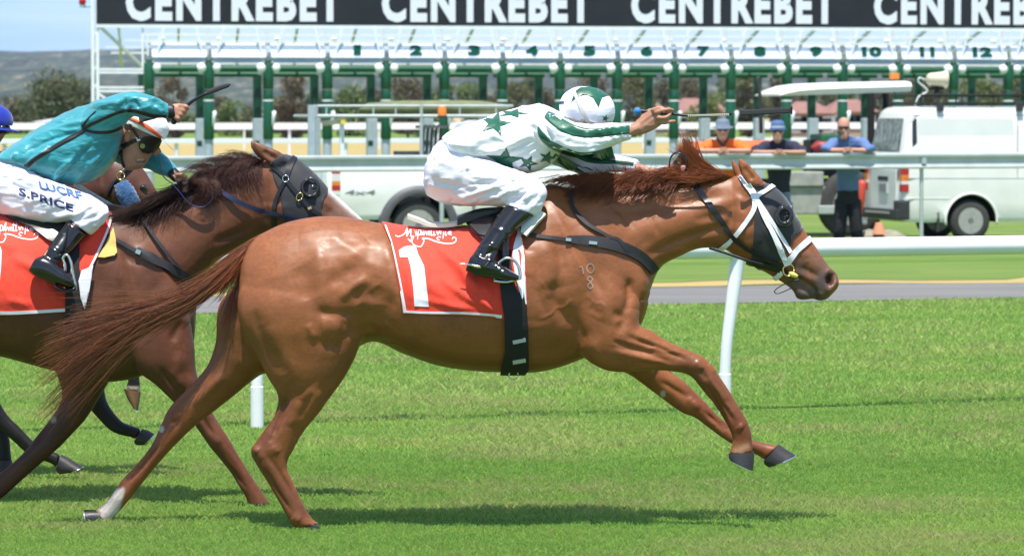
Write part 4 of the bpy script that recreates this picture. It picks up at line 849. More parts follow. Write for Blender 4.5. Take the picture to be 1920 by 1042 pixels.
# ================================================================ the leading chestnut horse
COAT = mat('chestnut coat', (.3,.1,.035), .45, spec=.40, coat=.04, coat_rough=.35, noise=.16, fleck=.16, fscale=60, rvar=.10, nscale=9, bump=.10, bscale=420, attr=True, bdist=.0012, stretch=(1,1,1.6))
HOOF = mat('hoof horn', (.035,.032,.034), .42, noise=.35, nscale=60, bump=.3, bscale=150, stretch=(.4,.4,3))
HAIRM = mat('horse hair', (.2,.06,.02), .45, attr=True, spec=.4)
BLACKL = mat('black leather', (.012,.012,.014), .32, bump=.15, bscale=300)
WHITET = mat('white bridle web', (.78,.78,.82), .5, bump=.15, bscale=500)
EYEM = mat('horse eye', (.01,.006,.005), .06, spec=.8, coat=1)
def tinted(V, base, marks):
    Q = to_px(V); C = np.repeat(np.array(base, float)[None], len(V), 0)
    for line, r, col, st in marks:
        d, _ = seg_dist(Q, line); w = np.clip(st*np.exp(-(d/r)**2), 0, 1)[:, None]; C = C*(1-w)+np.array(col)*w
    return C
def muscles(V, F, strokes, rough=.0018, Ymid=0.0):
    V = sculpt(V, F, strokes, Ymid); N = vnormals(V, F)
    return V+N*(fbm(V*np.array([5, 5, 8]), 3, 3)*rough+np.abs(fbm(V*np.array([16, 16, 20]), 2, 9))*rough*-.35)[:, None]
H1 = empty('horse', P(860, 990, 0), 'chestnut racehorse at full stretch in the lead, wearing white bridle and black hood', 'horse')
H1.location.z = 0
g = Geo()
loft_px(g, [(450,520,452,600,0,.09), (456,488,462,650,0,.15), (474,452,490,680,0,.205), (520,423,530,690,0,.245), (578,408,590,685,0,.262), (638,406,645,665,0,.265),
    (700,415,700,640,0,.262), (757,425,757,664,0,.28), (816,430,816,684,0,.295), (876,424,876,694,0,.30), (940,400,940,698,0,.292), (995,368,1002,698,0,.27),
    (1028,346,1050,688,0,.245), (1066,352,1095,672,0,.225), (1110,352,1140,655,0,.20), (1160,362,1172,635,0,.17), (1205,405,1200,612,0,.13), (1224,470,1212,585,0,.06)], k=5, n=40, egg=-.10)
loft_px(g, [(1075,352,1160,620,0,.18), (1110,352,1200,585,0,.155), (1150,358,1236,506,0,.125), (1205,352,1275,480,0,.105), (1262,345,1312,466,0,.092), (1318,338,1345,466,0,.085), (1368,331,1368,470,0,.082)], k=5, n=32, egg=-.22)
loft_px(g, [(1374,331,1345,452,0,.06), (1397,327,1368,472,0,.088), (1432,339,1392,487,0,.102), (1463,360,1422,504,0,.098), (1484,388,1446,516,0,.086), (1505,427,1467,528,0,.066), (1525,456,1483,536,0,.055),
    (1548,491,1505,545,0,.05), (1566,514,1525,560,0,.052), (1573,527,1540,564,0,.045), (1572,538,1552,560,0,.02)], k=5, n=32, egg=.06)
loft_px(g, [(1440,500,1436,511,0,.03), (1472,515,1464,528,0,.03), (1496,528,1486,545,0,.032), (1512,540,1494,560,0,.034), (1524,550,1508,562,0,.028), (1529,553,1524,560,0,.012)], k=4, n=18)
for y, secs in ((-.062, [(1386,295,1390,297,0,.004), (1383,307,1404,307,0,.012), (1386,321,1418,323,0,.020), (1393,334,1431,338,0,.024), (1402,346,1436,352,0,.024)]),
                (.055, [(1372,299,1376,300,0,.004), (1372,312,1386,312,0,.012), (1376,328,1398,328,0,.018), (1384,340,1408,340,0,.022)])):
    loft_px(g, [(a, b, c, d, y, w) for a, b, c, d, _, w in secs], k=4, n=16)
# near hind
loft_px(g, [(500,500,620,480,-.06,.03), (462,525,680,520,-.10,.115), (446,555,690,550,-.118,.143), (450,600,688,600,-.135,.135), (474,652,676,646,-.135,.118), (499,702,651,700,-.135,.095), (521,742,626,736,-.13,.07), (514,778,597,776,-.13,.053),
    (492,810,570,808,-.13,.047), (470,845,549,845,-.13,.045), (481,872,538,872,-.13,.042), (503,906,545,899,-.13,.034), (525,945,563,934,-.13,.032), (541,975,585,970,-.13,.036), (556,992,600,980,-.13,.034)], k=5, n=30)
# far hind
loft_px(g, [(500,500,600,480,.06,.03), (416,560,600,600,.11,.13), (404,640,530,690,.125,.115), (388,686,490,702,.125,.088), (352,728,444,738,.125,.066), (320,760,400,772,.125,.052), (304,790,368,797,.125,.046),
    (286,830,333,829,.125,.040), (256,870,297,869,.125,.032), (226,903,268,905,.125,.034), (211,926,243,936,.125,.034), (197,944,224,958,.125,.028), (180,955,206,976,.125,.030), (166,957,186,984,.125,.030)], k=5, n=26)
# near fore, far fore
loft_px(g, [(1120,430,1010,520,-.10,.09), (1165,500,1050,600,-.12,.10), (1196,570,1085,660,-.125,.105), (1200,610,1120,688,-.13,.092), (1220,618,1158,698,-.135,.072), (1250,638,1205,695,-.14,.056), (1285,654,1255,695,-.14,.046),
    (1318,668,1292,703,-.14,.042), (1338,690,1312,724,-.14,.041), (1351,708,1326,742,-.14,.034), (1367,731,1333,750,-.14,.028), (1385,760,1351,776,-.14,.028), (1401,789,1366,803,-.14,.033), (1409,811,1373,824,-.14,.030), (1411,830,1370,836,-.14,.028), (1412,849,1367,851,-.14,.033)], k=5, n=26)
loft_px(g, [(1170,600,1090,650,.11,.09), (1215,660,1140,690,.115,.078), (1250,690,1175,700,.12,.062), (1280,712,1215,728,.12,.050), (1302,734,1248,752,.12,.042), (1323,754,1279,774,.12,.041), (1341,773,1303,783,.12,.034), (1367,796,1331,804,.12,.027),
    (1393,815,1360,825,.12,.027), (1412,824,1386,839,.12,.032), (1436,830,1416,851,.12,.028), (1459,834,1433,861,.12,.033)], k=5, n=22)
V, F = fuse(g, .0066, 8)
mus = [ # (line px, radius, amplitude, side)
 ([(596,460),(600,500),(604,540),(612,590)], 15, .008, 'b'), ([(560,500),(585,560)], 22, -.009, 'n'), 
 ([(612,528),(640,520),(668,498)], 13, -.009, 'b'), ([(640,498),(670,470),(690,452)], 16, .006, 'n'), ([(660,560),(680,552),(700,548)], 14, -.007, 'b'), ([(636,560),(660,540),(690,520)], 9, .009, 'n'),
 ([(600,614),(618,612),(642,612)], 22, .014, 'n'), ([(590,585),(630,588),(668,590)], 9, -.008, 'n'), ([(655,585),(662,620),(630,648),(588,640)], 9, -.004, 'n'), ([(576,606),(590,636)], 7, .006, 'n'),
 ([(702,520),(718,480),(700,440)], 16, .006, 'n'), ([(668,575),(690,600),(690,625)], 18, -.009, 'n'), ([(700,540),(722,570),(712,610)], 20, -.012, 'b'), ([(722,440),(734,500),(736,560)], 10, .006, 'b'),
 ([(474,580),(482,610),(500,650),(535,700)], 12, -.007, 'n'), ([(504,610),(524,650),(556,710)], 18, .005, 'n'), ([(455,560),(462,610),(485,665)], 14, .004, 'n'), 
 ([(540,740),(524,780),(508,815)], 7, -.011, 'n'), ([(560,750),(545,800)], 9, .004, 'n'), ([(600,730),(575,780)], 9, .004, 'n'), ([(585,735),(562,785)], 5, -.003, 'n'), ([(512,835),(520,850)], 8, .005, 'n'), ([(500,852),(520,880),(548,925)], 5, -.004, 'n'), ([(528,860),(560,930)], 6, .003, 'n'), ([(478,840),(492,862)], 7, .003, 'n'),
 ([(504,430),(480,470),(466,520)], 22, .005, 'b'), ([(640,430),(600,440),(560,440)], 25, .004, 'b'),
 # barrel and ribs
 *[([(760+26*i,560),(752+26*i,610),(750+26*i,640)], 6, -.0022, 'b') for i in range(7)], ([(700,636),(760,648),(830,664)], 9, -.004, 'n'), ([(740,600),(830,640),(920,650)], 26, .004, 'b'),
 # shoulder, triceps, chest
 ([(1012,450),(1034,500),(1040,540)], 26, .012, 'n'), ([(1046,440),(1052,500),(1042,560),(1060,610)], 12, -.012, 'n'), ([(990,470),(985,520)], 14, .005, 'n'), ([(1000,560),(1015,610),(1010,650)], 26, .004, 'n'),
 ([(1060,575),(1080,610),(1100,655)], 14, -.009, 'n'), ([(1075,470),(1090,520),(1110,560)], 14, .004, 'n'), ([(1090,420),(1130,480),(1170,540)], 22, .008, 'n'), ([(1065,430),(1100,500),(1140,565)], 9, -.005, 'n'),
 ([(1120,600),(1140,560),(1160,540)], 24, .010, 'n'), ([(1170,596),(1178,560),(1180,520)], 8, -.012, 'n'), ([(1198,560),(1202,530),(1195,580)], 20, .012, 'n'), ([(1148,585),(1172,598),(1160,625)], 9, -.008, 'n'),
 ([(1105,575),(1130,590)], 7, -.004, 'n'), ([(1092,640),(1112,650),(1118,672)], 14, .008, 'n'), ([(1150,640),(1180,650),(1240,665)], 5, -.007, 'n'), ([(1172,618),(1220,640),(1275,664)], 8, .006, 'n'), ([(1160,662),(1210,672),(1280,690)], 8, .005, 'n'), ([(1180,632),(1230,650),(1290,676)], 4, -.006, 'n'),
 ([(1190,678),(1250,685)], 4, -.004, 'n'), ([(1304,676),(1318,694)], 8, .005, 'n'), ([(1322,722),(1345,760),(1362,792)], 4, -.007, 'n'), ([(1336,714),(1362,752),(1384,786)], 5, .003, 'n'), ([(1385,796),(1392,804)], 9, .005, 'n'), ([(1372,770),(1360,745)], 4, -.003, 'n'),
 ([(1000,668),(1040,650),(1080,640)], 14, -.005, 'n'), ([(990,600),(985,650)], 30, .004, 'b'),
 # neck
 ([(1100,380),(1160,420),(1200,460)], 18, .006, 'b'), ([(1130,372),(1200,372),(1280,360),(1350,350)], 12, .007, 'b'), ([(1120,395),(1200,395),(1300,376),(1360,366)], 10, -.006, 'b'), ([(1210,480),(1270,452),(1330,432),(1370,420)], 9, -.010, 'b'), ([(1180,440),(1250,418),(1320,398),(1372,380)], 18, .007, 'b'),
 ([(1300,412),(1350,402),(1390,378)], 8, -.006, 'n'), ([(1240,488),(1290,466)], 10, .004, 'n'), ([(1382,352),(1398,372),(1392,400)], 8, -.007, 'b'), ([(1170,470),(1222,500)], 8, -.004, 'n'), ([(1215,400),(1235,440)], 6, -.003, 'n'), ([(1150,385),(1190,430)], 5, -.003, 'n'),
 # head: cheek, face crest, eye, nostril, mouth
 ([(1398,420),(1392,450),(1408,470)], 26, .010, 'b'), ([(1432,420),(1452,455),(1486,488)], 7, .008, 'b'), ([(1372,390),(1366,430),(1368,462)], 8, -.008, 'b'), ([(1425,380),(1438,395)], 12, -.004, 'b'), ([(1474,400),(1476,408)], 13, .010, 'b'), ([(1466,440),(1500,480)], 8, -.005, 'b'),
 ([(1505,470),(1540,505)], 7, .004, 'b'), ([(1480,505),(1510,520),(1530,528)], 6, .005, 'b'), ([(1500,500),(1520,510),(1535,520)], 5, -.005, 'b'), ([(1553,516),(1557,524),(1553,534)], 6.5, -.026, 'b'), ([(1545,516),(1555,507),(1566,516),(1566,530),(1555,545),(1546,532)], 3.5, .007, 'b'),
 ([(1496,520),(1510,530),(1524,540),(1530,551)], 4.5, -.010, 'b'), ([(1500,528),(1488,518)], 5, -.004, 'b'), ([(1515,548),(1505,552)], 7, .003, 'b'), ([(1541,548),(1536,558)], 6, .004, 'b'), ([(1533,552),(1530,562)], 3, -.008, 'b'),
 ([(1395,312),(1406,328),(1412,338)], 7, -.012, 'n'), ([(1378,310),(1386,326)], 5, -.006, 'n'),
 # far limbs (inner faces)
 ([(440,600),(430,660)], 20, .004, 'n'), ([(345,760),(325,800)], 6, -.006, (.0,.3)), ([(300,830),(255,885)], 4, -.003, (.0,.3)), ([(1240,715),(1290,745)], 5, -.005, (.0,.3)), ([(1320,770),(1380,812)], 4, -.004, (.0,.3)), ([(1300,750),(1312,768)], 8, .003, (.0,.3)),
]
vrng = np.random.default_rng(5)
for x0, y0, x1, y1 in ((1010,600,1080,560),(1100,560,1140,575),(700,640,760,655),(1200,652,1290,668),(1330,720,1385,790),(575,790,545,860),(1448,520,1480,500),(1500,470,1520,505),(720,610,800,645),(1010,520,1030,560),(1225,395,1260,375),(1010,420,1022,440)):
    n = 6; pts = [(x0+(x1-x0)*i/n+vrng.normal()*3, y0+(y1-y0)*i/n+vrng.normal()*3) for i in range(n+1)]; mus.append((pts, 2.4, .0022, 'n'))
mus += [([(474,836),(486,848)], 7, .005,'n'), ([(497,880),(520,920),(545,957)], 3.5, -.005,'n'), ([(530,880),(552,920),(570,960)], 4.5, .004,'n'), ([(548,968),(562,978)], 9, .005,'n'), ([(574,730),(602,762)], 20, .006,'n'), ([(520,800),(505,830)], 5, -.005,'n'),
 ([(1326,702),(1352,742),(1372,776)], 3, .004,'n'), ([(1310,690),(1326,712)], 5, -.004,'n'), ([(1330,680),(1342,700)], 5, .004,'n'), ([(1356,750),(1374,790)], 3, -.004,'n'), ([(1290,745),(1310,764)], 7, .004,(.0,.3)), ([(1325,775),(1360,808)], 3.5, -.005,(.0,.3)), ([(300,835),(262,880),(235,905)], 3.5, -.006,(.0,.3)), ([(325,790),(345,760)], 8, .005,(.0,.3)), ([(420,700),(360,760)], 10, .006,(.0,.3)),
 ([(1042,400),(1076,470),(1118,556)], 7, .005,'n'), ([(1150,650),(1200,660),(1262,680)], 4, -.005,'n'), ([(1010,470),(1004,540),(1024,590)], 7, -.004,'n'), ([(620,440),(660,470),(700,500)], 10, .004,'n'), ([(530,470),(500,540),(510,600)], 22, .003,'n')]
def _amp(st):
    q = np.mean(np.array(st[0], float), axis=0); return 1.5 if (q[1] > 725 or (q[0] > 1140 and q[1] > 600)) else 1.15
V = muscles(V, F, [(a, r, m*_amp((a,)), c) for a, r, m, c in mus])
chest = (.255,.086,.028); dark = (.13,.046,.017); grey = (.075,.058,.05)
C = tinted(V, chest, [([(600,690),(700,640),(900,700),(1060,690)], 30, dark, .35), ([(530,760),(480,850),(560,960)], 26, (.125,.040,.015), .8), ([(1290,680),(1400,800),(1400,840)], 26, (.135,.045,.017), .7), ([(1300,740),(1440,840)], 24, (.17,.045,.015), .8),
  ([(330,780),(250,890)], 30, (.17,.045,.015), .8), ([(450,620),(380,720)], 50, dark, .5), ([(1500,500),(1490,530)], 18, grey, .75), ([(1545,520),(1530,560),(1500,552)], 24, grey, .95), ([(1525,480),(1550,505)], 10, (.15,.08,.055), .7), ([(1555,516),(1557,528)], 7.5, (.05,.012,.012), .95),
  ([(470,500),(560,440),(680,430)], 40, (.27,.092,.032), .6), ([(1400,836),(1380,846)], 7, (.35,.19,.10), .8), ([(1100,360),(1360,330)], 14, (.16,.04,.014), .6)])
soc = (V[:, 1] > .02)  # the white pastern of the far hind leg
Q = to_px(V); d, _ = seg_dist(Q, [(214,918),(206,948),(192,964)]); w = np.clip((22-d)/5, 0, 1)*soc*(np.clip((Q[:, 1]-(912+(Q[:, 0]-225)*-.3))/6, 0, 1)); C = C*(1-w[:, None])+np.array((.55,.47,.42))*w[:, None]
d, _ = seg_dist(Q, [(176,972),(182,962)]); w = np.clip((9-d)/4, 0, 1)*soc; C = C*(1-w[:, None])+np.array((.30,.14,.08))*w[:, None]
for cx, cy in ((1243,738),(303,804)):   # chestnuts on the inner legs
    d = np.hypot(Q[:, 0]-cx, (Q[:, 1]-cy)*.8); w = np.clip((6-d)/2, 0, 1)*soc; C = C*(1-w[:, None])+np.array((.42,.36,.31))*w[:, None]
w = np.clip((390-Q[:, 1])/30, 0, 1)*np.clip((Q[:, 0]-1450)/10, 0, 1)
H1V, H1F = V, F
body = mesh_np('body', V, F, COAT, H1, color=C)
H1S = Surf(V, F)
# hooves with their shoes
def hoof(parent, secs, Yref=0.0, shoe=True, m=HOOF):
    g = Geo(); loft_px(g, secs, k=3, n=20, Yref=Yref); o = g.obj('hoof', m, parent, smooth=True, auto=.7)
    if shoe:
        g = Geo(); a = secs[-1]; b = secs[-2]; dx = np.array([(a[0]-b[0]+a[2]-b[2])/2, (a[1]-b[1]+a[3]-b[3])/2]); dx = dx/np.linalg.norm(dx)*2.2
        loft_px(g, [(a[0]+dx[0]*.3, a[1]+dx[1]*.3, a[2]+dx[0]*.3, a[3]+dx[1]*.3, a[4], a[5]*1.03), (a[0]+dx[0]*1.3, a[1]+dx[1]*1.3, a[2]+dx[0]*1.3, a[3]+dx[1]*1.3, a[4], a[5]*1.03)], k=1, n=24, Yref=Yref); g.obj('horseshoe', METAL, o)
    return o
hoof(H1, [(1414,846,1366,850,-.14,.036), (1414,862,1366,857,-.14,.041), (1412,882,1368,861,-.14,.046)])
hoof(H1, [(1460,832,1432,862,.12,.036), (1475,842,1433,869,.12,.041), (1491,852,1440,875,.12,.046)])
hoof(H1, [(186,956,198,984,.125,.034), (172,955,182,986,.125,.04), (160,955,166,990,.125,.045)])
hoof(H1, [(558,988,598,984,-.13,.034), (562,1000,606,998,-.13,.036)], shoe=False)
# eye
g = Geo(); e = H1S.hit(1476,405)[0]; g.ball(e+Vector((0,.010,0)), (.020,.018,.018)); g.ball(e+Vector((0,-2*e.y-.010,0)), (.020,.018,.018)); g.obj('eye', EYEM, H1, smooth=True)
# inside of the nostril
# tail
tg = []
def tgd(pts): tg.append([(a, b, c) for a, b, c in pts])
tgd([(505,434,0),(455,462,.0),(400,508,0),(340,550,-.02),(285,568,-.04),(215,570,-.05),(125,590,-.06)])
tgd([(500,440,-.01),(452,466,-.02),(400,515,-.02),(340,557,-.03),(275,578,-.05),(205,592,-.06),(95,632,-.07)])
tgd([(498,446,-.02),(448,474,-.03),(398,522,-.03),(337,562,-.05),(270,586,-.06),(190,612,-.07),(70,662,-.08)])
tgd([(494,452,-.02),(446,480,-.03),(396,528,-.04),(336,568,-.06),(266,594,-.07),(180,632,-.08),(55,704,-.08)])
tgd([(490,460,-.02),(444,486,-.03),(396,534,-.04),(335,574,-.06),(264,602,-.07),(185,650,-.08),(82,735,-.09)])
tgd([(488,468,-.01),(442,492,-.02),(398,540,-.02),(337,580,-.04),(266,612,-.05),(190,668,-.06),(72,788,-.08)])
tgd([(486,476,.0),(442,500,0),(402,547,0),(342,587,-.02),(272,622,-.03),(205,676,-.04),(110,778,-.06)])
hair('tail', tg, 1050, .0015, HAIRM, H1, spread=.008, seed=3, col=(.21,.07,.03), lenvar=.5, curl=.017, curlf=1.1, jit=.22, clump=38)
hair('tail', tg, 160, .0012, HAIRM, H1, spread=.016, seed=33, col=(.30,.11,.045), lenvar=.3, curl=.02, curlf=1.2, jit=.3)
hair('tail', [[(470,470,-.03),(440,520,-.03),(424,570,-.03),(405,640,-.02)], [(470,480,-.02),(448,530,-.02),(432,580,-.02),(415,650,-.02)]], 120, .0008, HAIRM, H1, spread=.01, seed=4, col=(.12,.03,.012), lenvar=.6)
hair('tail', [[(500,434,0),(470,452,0),(440,476,0),(405,508,0)], [(492,444,-.02),(462,472,-.03),(432,506,-.03),(398,540,-.03)], [(480,470,-.02),(452,500,-.03),(430,530,-.03),(402,560,-.03)]], 450, .0019, HAIRM, H1, spread=.008, seed=6, col=(.26,.07,.022), lenvar=.2)
# mane: blown backwards in tufts
def tuft(x, y, pts, n=70, seed=0, sp=.006, col=(.2,.055,.02), w=10, r=.0010, lv=.5):
    gs = []
    for dx in (-w, 0, w): gs.append([(x+dx, y+2, .0+.002*dx)]+[(x+a+dx*(.9-.5*i/len(pts)), y+b, c) for i, (a, b, c) in enumerate(pts)])
    return gs, n, seed, sp, col, r, lv
MT = []
for i, (x, y) in enumerate([(1078,358),(1092,357),(1108,356),(1124,356),(1140,356),(1158,355),(1176,354),(1194,353),(1212,352),(1230,350),(1248,348),(1264,346)]):
    MT.append(tuft(x+24, y, [(-14,-14,-.02),(-40,-22-(i % 3)*4,-.045),(-70,-20+(i % 4)*9,-.055),(-92,-6+(i % 3)*10,-.05)], 80, 20+i, w=11, r=.0015, col=(.24,.07,.026)))
    MT.append(tuft(x+18, y, [(-6,-10,-.03),(-18,-4,-.07),(-34,12+(i % 2)*8,-.10),(-48,28,-.112)], 34, 120+i, w=10, r=.0014, col=(.19,.055,.02)))
for i, (x, y, dx, dy) in enumerate([(1140,340,-18,-26),(1165,338,-22,-34),(1182,338,-14,-42),(1205,336,-8,-30),(1215,336,10,-30),(1225,338,-12,-22),(1150,340,-34,-30),(1192,338,6,-24),(1120,346,-28,-22)]):
    MT.append(tuft(x, y+8, [(dx*.3,dy*.4,-.02),(dx*.7,dy*.75,-.03),(dx*1.1,dy*1.15,-.03)], 45, 60+i, w=7, r=.0009))
# forelock side of the mane standing up near the ears
for i, (x, y, pts) in enumerate([(1362,334,[(-20,-12,-.01),(-50,-30,-.02),(-72,-54,-.02),(-80,-82,-.02)]), (1350,336,[(-18,-12,-.02),(-40,-28,-.03),(-60,-50,-.03),(-68,-76,-.02)]), (1340,338,[(-16,-10,-.02),(-34,-26,-.03),(-50,-44,-.03),(-62,-60,-.02)]),
     (1326,340,[(-14,-10,-.02),(-28,-26,-.03),(-40,-46,-.03),(-48,-72,-.02)]), (1312,341,[(-10,-12,-.02),(-20,-28,-.03),(-32,-46,-.03),(-44,-60,-.02)]), (1368,334,[(-16,-6,-.03),(-46,-8,-.05),(-74,-12,-.06),(-92,-24,-.05)]), (1352,337,[(-16,-4,-.04),(-40,-2,-.07),(-62,-2,-.08),(-84,-8,-.07)]),
     (1300,342,[(-10,-8,-.03),(-24,-14,-.05),(-40,-18,-.06),(-56,-16,-.06)]), (1285,344,[(-10,-8,-.03),(-24,-14,-.05),(-44,-16,-.06),(-60,-8,-.06)]), (1330,340,[(-10,-14,-.0),(-22,-40,.02),(-34,-66,.02),(-40,-92,.02)])]):
    MT.append(tuft(x, y, pts, 105, 90+i, w=12, sp=.008, col=(.29,.085,.03), r=.0016, lv=.35))
for gi, (gs, n, sd, sp, cl, r, lv) in enumerate(MT):
    if gi == 0: AV = []; 
    AV.append((gs, n, sd, sp, cl, r, lv))
def join_hair(name, items, parent, Y0=0.0, mats=HAIRM, curl=.004):
    Vs = []; Cs = []; Fs = []; b = 0
    for gs, n, sd, sp, cl, r, lv in items:
        o = hair('tmp', gs, n, r, mats, None, spread=sp, seed=sd, col=cl, lenvar=lv, curl=curl, Y0=Y0); me = o.data
        v = np.zeros(len(me.vertices)*3, np.float32); me.vertices.foreach_get('co', v); v = v.reshape(-1, 3)
        f = np.zeros(len(me.loops), np.int32); me.loops.foreach_get('vertex_index', f); f = f.reshape(-1, 4)
        c = np.zeros(len(me.vertices)*4, np.float32); me.color_attributes['tint'].data.foreach_get('color', c); c = c.reshape(-1, 4)[:, :3]
        Vs.append(v); Cs.append(c); Fs.append(f+b); b += len(v); bpy.data.objects.remove(o); bpy.data.meshes.remove(me)
    return mesh_np(name, np.concatenate(Vs), np.concatenate(Fs), mats, parent, True, color=np.concatenate(Cs))
join_hair('mane', AV, H1)
# ---------------------------------------------------------------- hood, bridle, reins, breastplate (worn, so they are parts of the horse)
HOODM = mat('black hood cloth', (.017,.017,.021), .62, bump=.3, bscale=700, sheen=.3)
CUPM = mat('moulded eye cup', (.02,.02,.024), .3, coat=.3)
g = Geo()
drape_poly(g, [(1414,349),(1440,345),(1462,356),(1474,372),(1486,389),(1497,410),(1505,426),(1500,436),(1488,444),(1482,460),(1470,480),(1446,502),(1420,506),(1409,490),(1412,450),(1415,400),(1412,372)], H1S, res=5, off=.006, thick=.008)
hood = g.obj('blinker_hood', HOODM, H1, smooth=True)
g = Geo(); c = H1S.hit(1470,404)[0]      # eye cup: an open half bowl behind the eye
rings = []
for rr, out in ((.040,-.002), (.043,.012), (.040,.026), (.033,.034), (.026,.036), (.022,.030), (.021,.016), (.020,.004)):
    rings.append([c+Vector((math.cos(t)*rr*1.0, -out*(1.0 if math.cos(t-.45) < .35 else .42), math.sin(t)*rr*1.15-.001)) for t in [2*math.pi*j/36 for j in range(36)]])
g.rings(rings, cap=False); g.obj('eye_cup', CUPM, hood, smooth=True)
BR = empty('bridle', wloc(H1)-wloc(H1), parent=H1)
g = Geo()
drape_ribbon(g, [(1410,374),(1430,361),(1454,346)], 8, H1S, off=.014, thick=.006); browband = g
drape_ribbon(g, [(1388,331),(1400,348),(1412,366),(1414,390),(1400,415),(1378,444),(1355,464),(1338,472)], 8.5, H1S, k=8, off=.011, thick=.006)
drape_ribbon(g, [(1404,345),(1418,372),(1432,405),(1450,440),(1463,468)], 8.5, H1S, off=.014, thick=.006)
drape_ribbon(g, [(1418,372),(1440,405),(1462,440),(1482,474)], 7, H1S, off=.012, thick=.005)
drape_ribbon(g, [(1476,494),(1492,472),(1508,457),(1521,446)], 11, H1S, off=.010, thick=.006)
drape_ribbon(g, [(1463,468),(1470,484),(1476,498)], 10, H1S, off=.012, thick=.007)
drape_ribbon(g, [(1452,522),(1460,516),(1466,508)], 9, H1S, off=.014, thick=.009)
g.obj('bridle_straps', WHITET, BR, smooth=True, auto=.8)
g = Geo(); c = H1S.hit(1478,506)[0]+Vector((0,-.016,0))
g.tube([c+Vector((.024*math.cos(t), 0, .026*math.sin(t))) for t in np.linspace(0, 2*math.pi, 25)], .0035, 8); g.obj('bit_ring', BRASS, BR, smooth=True)
g = Geo(); a = c+Vector((.004,-.006,-.014)); g.tube([a, a+Vector((.012,-.012,-.004)), a+Vector((.034,-.012,-.014))], [.007,.012,.008], 12, k=3, squash=.8); g.obj('bit_guard', mat('yellow rubber', (.75,.6,.14), .45), BR, smooth=True)
g = Geo(); g.box(H1S.hit(1471,485)[0]+Vector((0,-.016,0)), (.011,.003,.008), M=Matrix.Rotation(.35, 3, 'Y')); g.obj('buckle', METAL, BR, bevel=.001)
g = Geo(); q = [P(1464,531,-.05), P(1450,548,-.06), P(1455,552,-.06), P(1475,542,-.065), P(1500,524,-.055)]; g.tube([P(1500,523,-.055), P(1476,530,-.06), P(1458,540,-.06), P(1452,547,-.06), P(1460,550,-.06), P(1484,540,-.06)], .0022, 6, k=5); g.obj('curb_cord', BLACKL, BR, smooth=True)
# reins: from the near hand at the neck to the bit, plus the strap under the jaw
g = Geo(); drape_ribbon(g, [(1283,318),(1306,350),(1338,394),(1370,440)], [12,11,10,9], H1S, k=8, off=.013, thick=.005)
drape_ribbon(g, [(1370,440),(1395,462),(1430,482),(1468,500)], [9,7,6,7], H1S, k=8, off=.014, thick=.005)
drape_ribbon(g, [(1400,490),(1430,496),(1460,505),(1478,510)], [7,10,10,6], H1S, k=6, off=.014, thick=.006)
g.obj('rein', BLACKL, H1, smooth=True, auto=.8)
g = Geo(); pts = [P(1272,322,-.03), P(1257,318,-.04), P(1256,300,-.045), P(1264,288,-.05), P(1277,287,-.055), P(1287,300,-.06), P(1288,314,-.06), P(1283,322,-.06)]; g.tube(pts, .009, 8, k=5, squash=.3, up=(0,-1,0)); g.obj('rein_loop', BLACKL, H1, smooth=True)
g = Geo(); g.tube([P(1330,465,-.06), P(1360,474,-.085), P(1400,488,-.105), P(1432,496,-.10)], .006, 8, k=5, squash=.5); g.obj('rein', BLACKL, H1, smooth=True)
g = Geo()
drape_ribbon(g, [(972,434),(1010,443),(1062,449)], 7, H1S, off=.010, thick=.006)
drape_ribbon(g, [(1062,449),(1110,452),(1160,462),(1200,480),(1228,508)], [12,19,21,20,18], H1S, k=8, off=.014, thick=.010)
drape_ribbon(g, [(1070,361),(1074,390),(1100,420),(1140,443),(1160,450),(1176,472)], [6,7,7,5,6,8], H1S, k=8, off=.016, thick=.006)
bp = g.obj('breastplate', mat('black webbing', (.014,.014,.018), .6, bump=.4, bscale=900), H1, smooth=True, auto=.8)
g = Geo()
for x, y, w in ((1066,449,.012),(1112,455,.018)): g.box(H1S.hit(x,y)[0]+Vector((0,-.017,0)), (w,.004,.007), M=Matrix.Rotation(.1, 3, 'Y'))
g.obj('buckle', METAL, bp, bevel=.001)
# freeze brand 10 over 8 on the shoulder
g = Geo(); kw = dict(off=.0022, thick=.0015, k=5, cross=1)
drape_ribbon(g, [(1086,502),(1091,500),(1094,514)], 2.2, H1S, **kw)
drape_ribbon(g, [(1101,497),(1109,495),(1114,503),(1110,511),(1103,510),(1100,503),(1102,497)], 2.4, H1S, **kw)
drape_ribbon(g, [(1107,529),(1101,523),(1106,519),(1111,523),(1107,529),(1102,535),(1106,541),(1112,537),(1107,529)], 2.4, H1S, **kw)
g.obj('freeze_brand', mat('white brand hair', (.32,.20,.15), .6), H1)
# ================================================================ saddle cloth, saddle and jockey of the leading horse
SKIN = mat('tanned skin', (.42,.20,.13), .5, noise=.10, nscale=30, bump=.35, bscale=260, subs=.08, spec=.4, bdist=.0015)
REDC = mat('red race cloth', (.78,.045,.016), .75, noise=.08, nscale=6, bump=.5, bscale=9, sheen=.2, bdist=.02, stretch=(2,1,1)); WCLOTH = mat('white trim', (.80,.80,.86), .65, bump=.2, bscale=700)
WSILK = mat('white satin', (.80,.80,.85), .42, bump=.35, bscale=8, sheen=.2, bdist=.028, stretch=(1,1,2.2)); GSILK = mat('green satin', (.008,.10,.055), .34, noise=.3, nscale=9, sheen=.2, bump=.25, bscale=10, bdist=.02, stretch=(1,1,2.2))
WBREECH = mat('white breeches cloth', (.80,.78,.88), .6, bump=.3, bscale=9, bdist=.018, stretch=(1,1,2.6)); BOOTM = mat('polished black boot', (.008,.008,.010), .2, spec=.6, coat=.35, coat_rough=.08, bump=.12, bscale=14, bdist=.006)
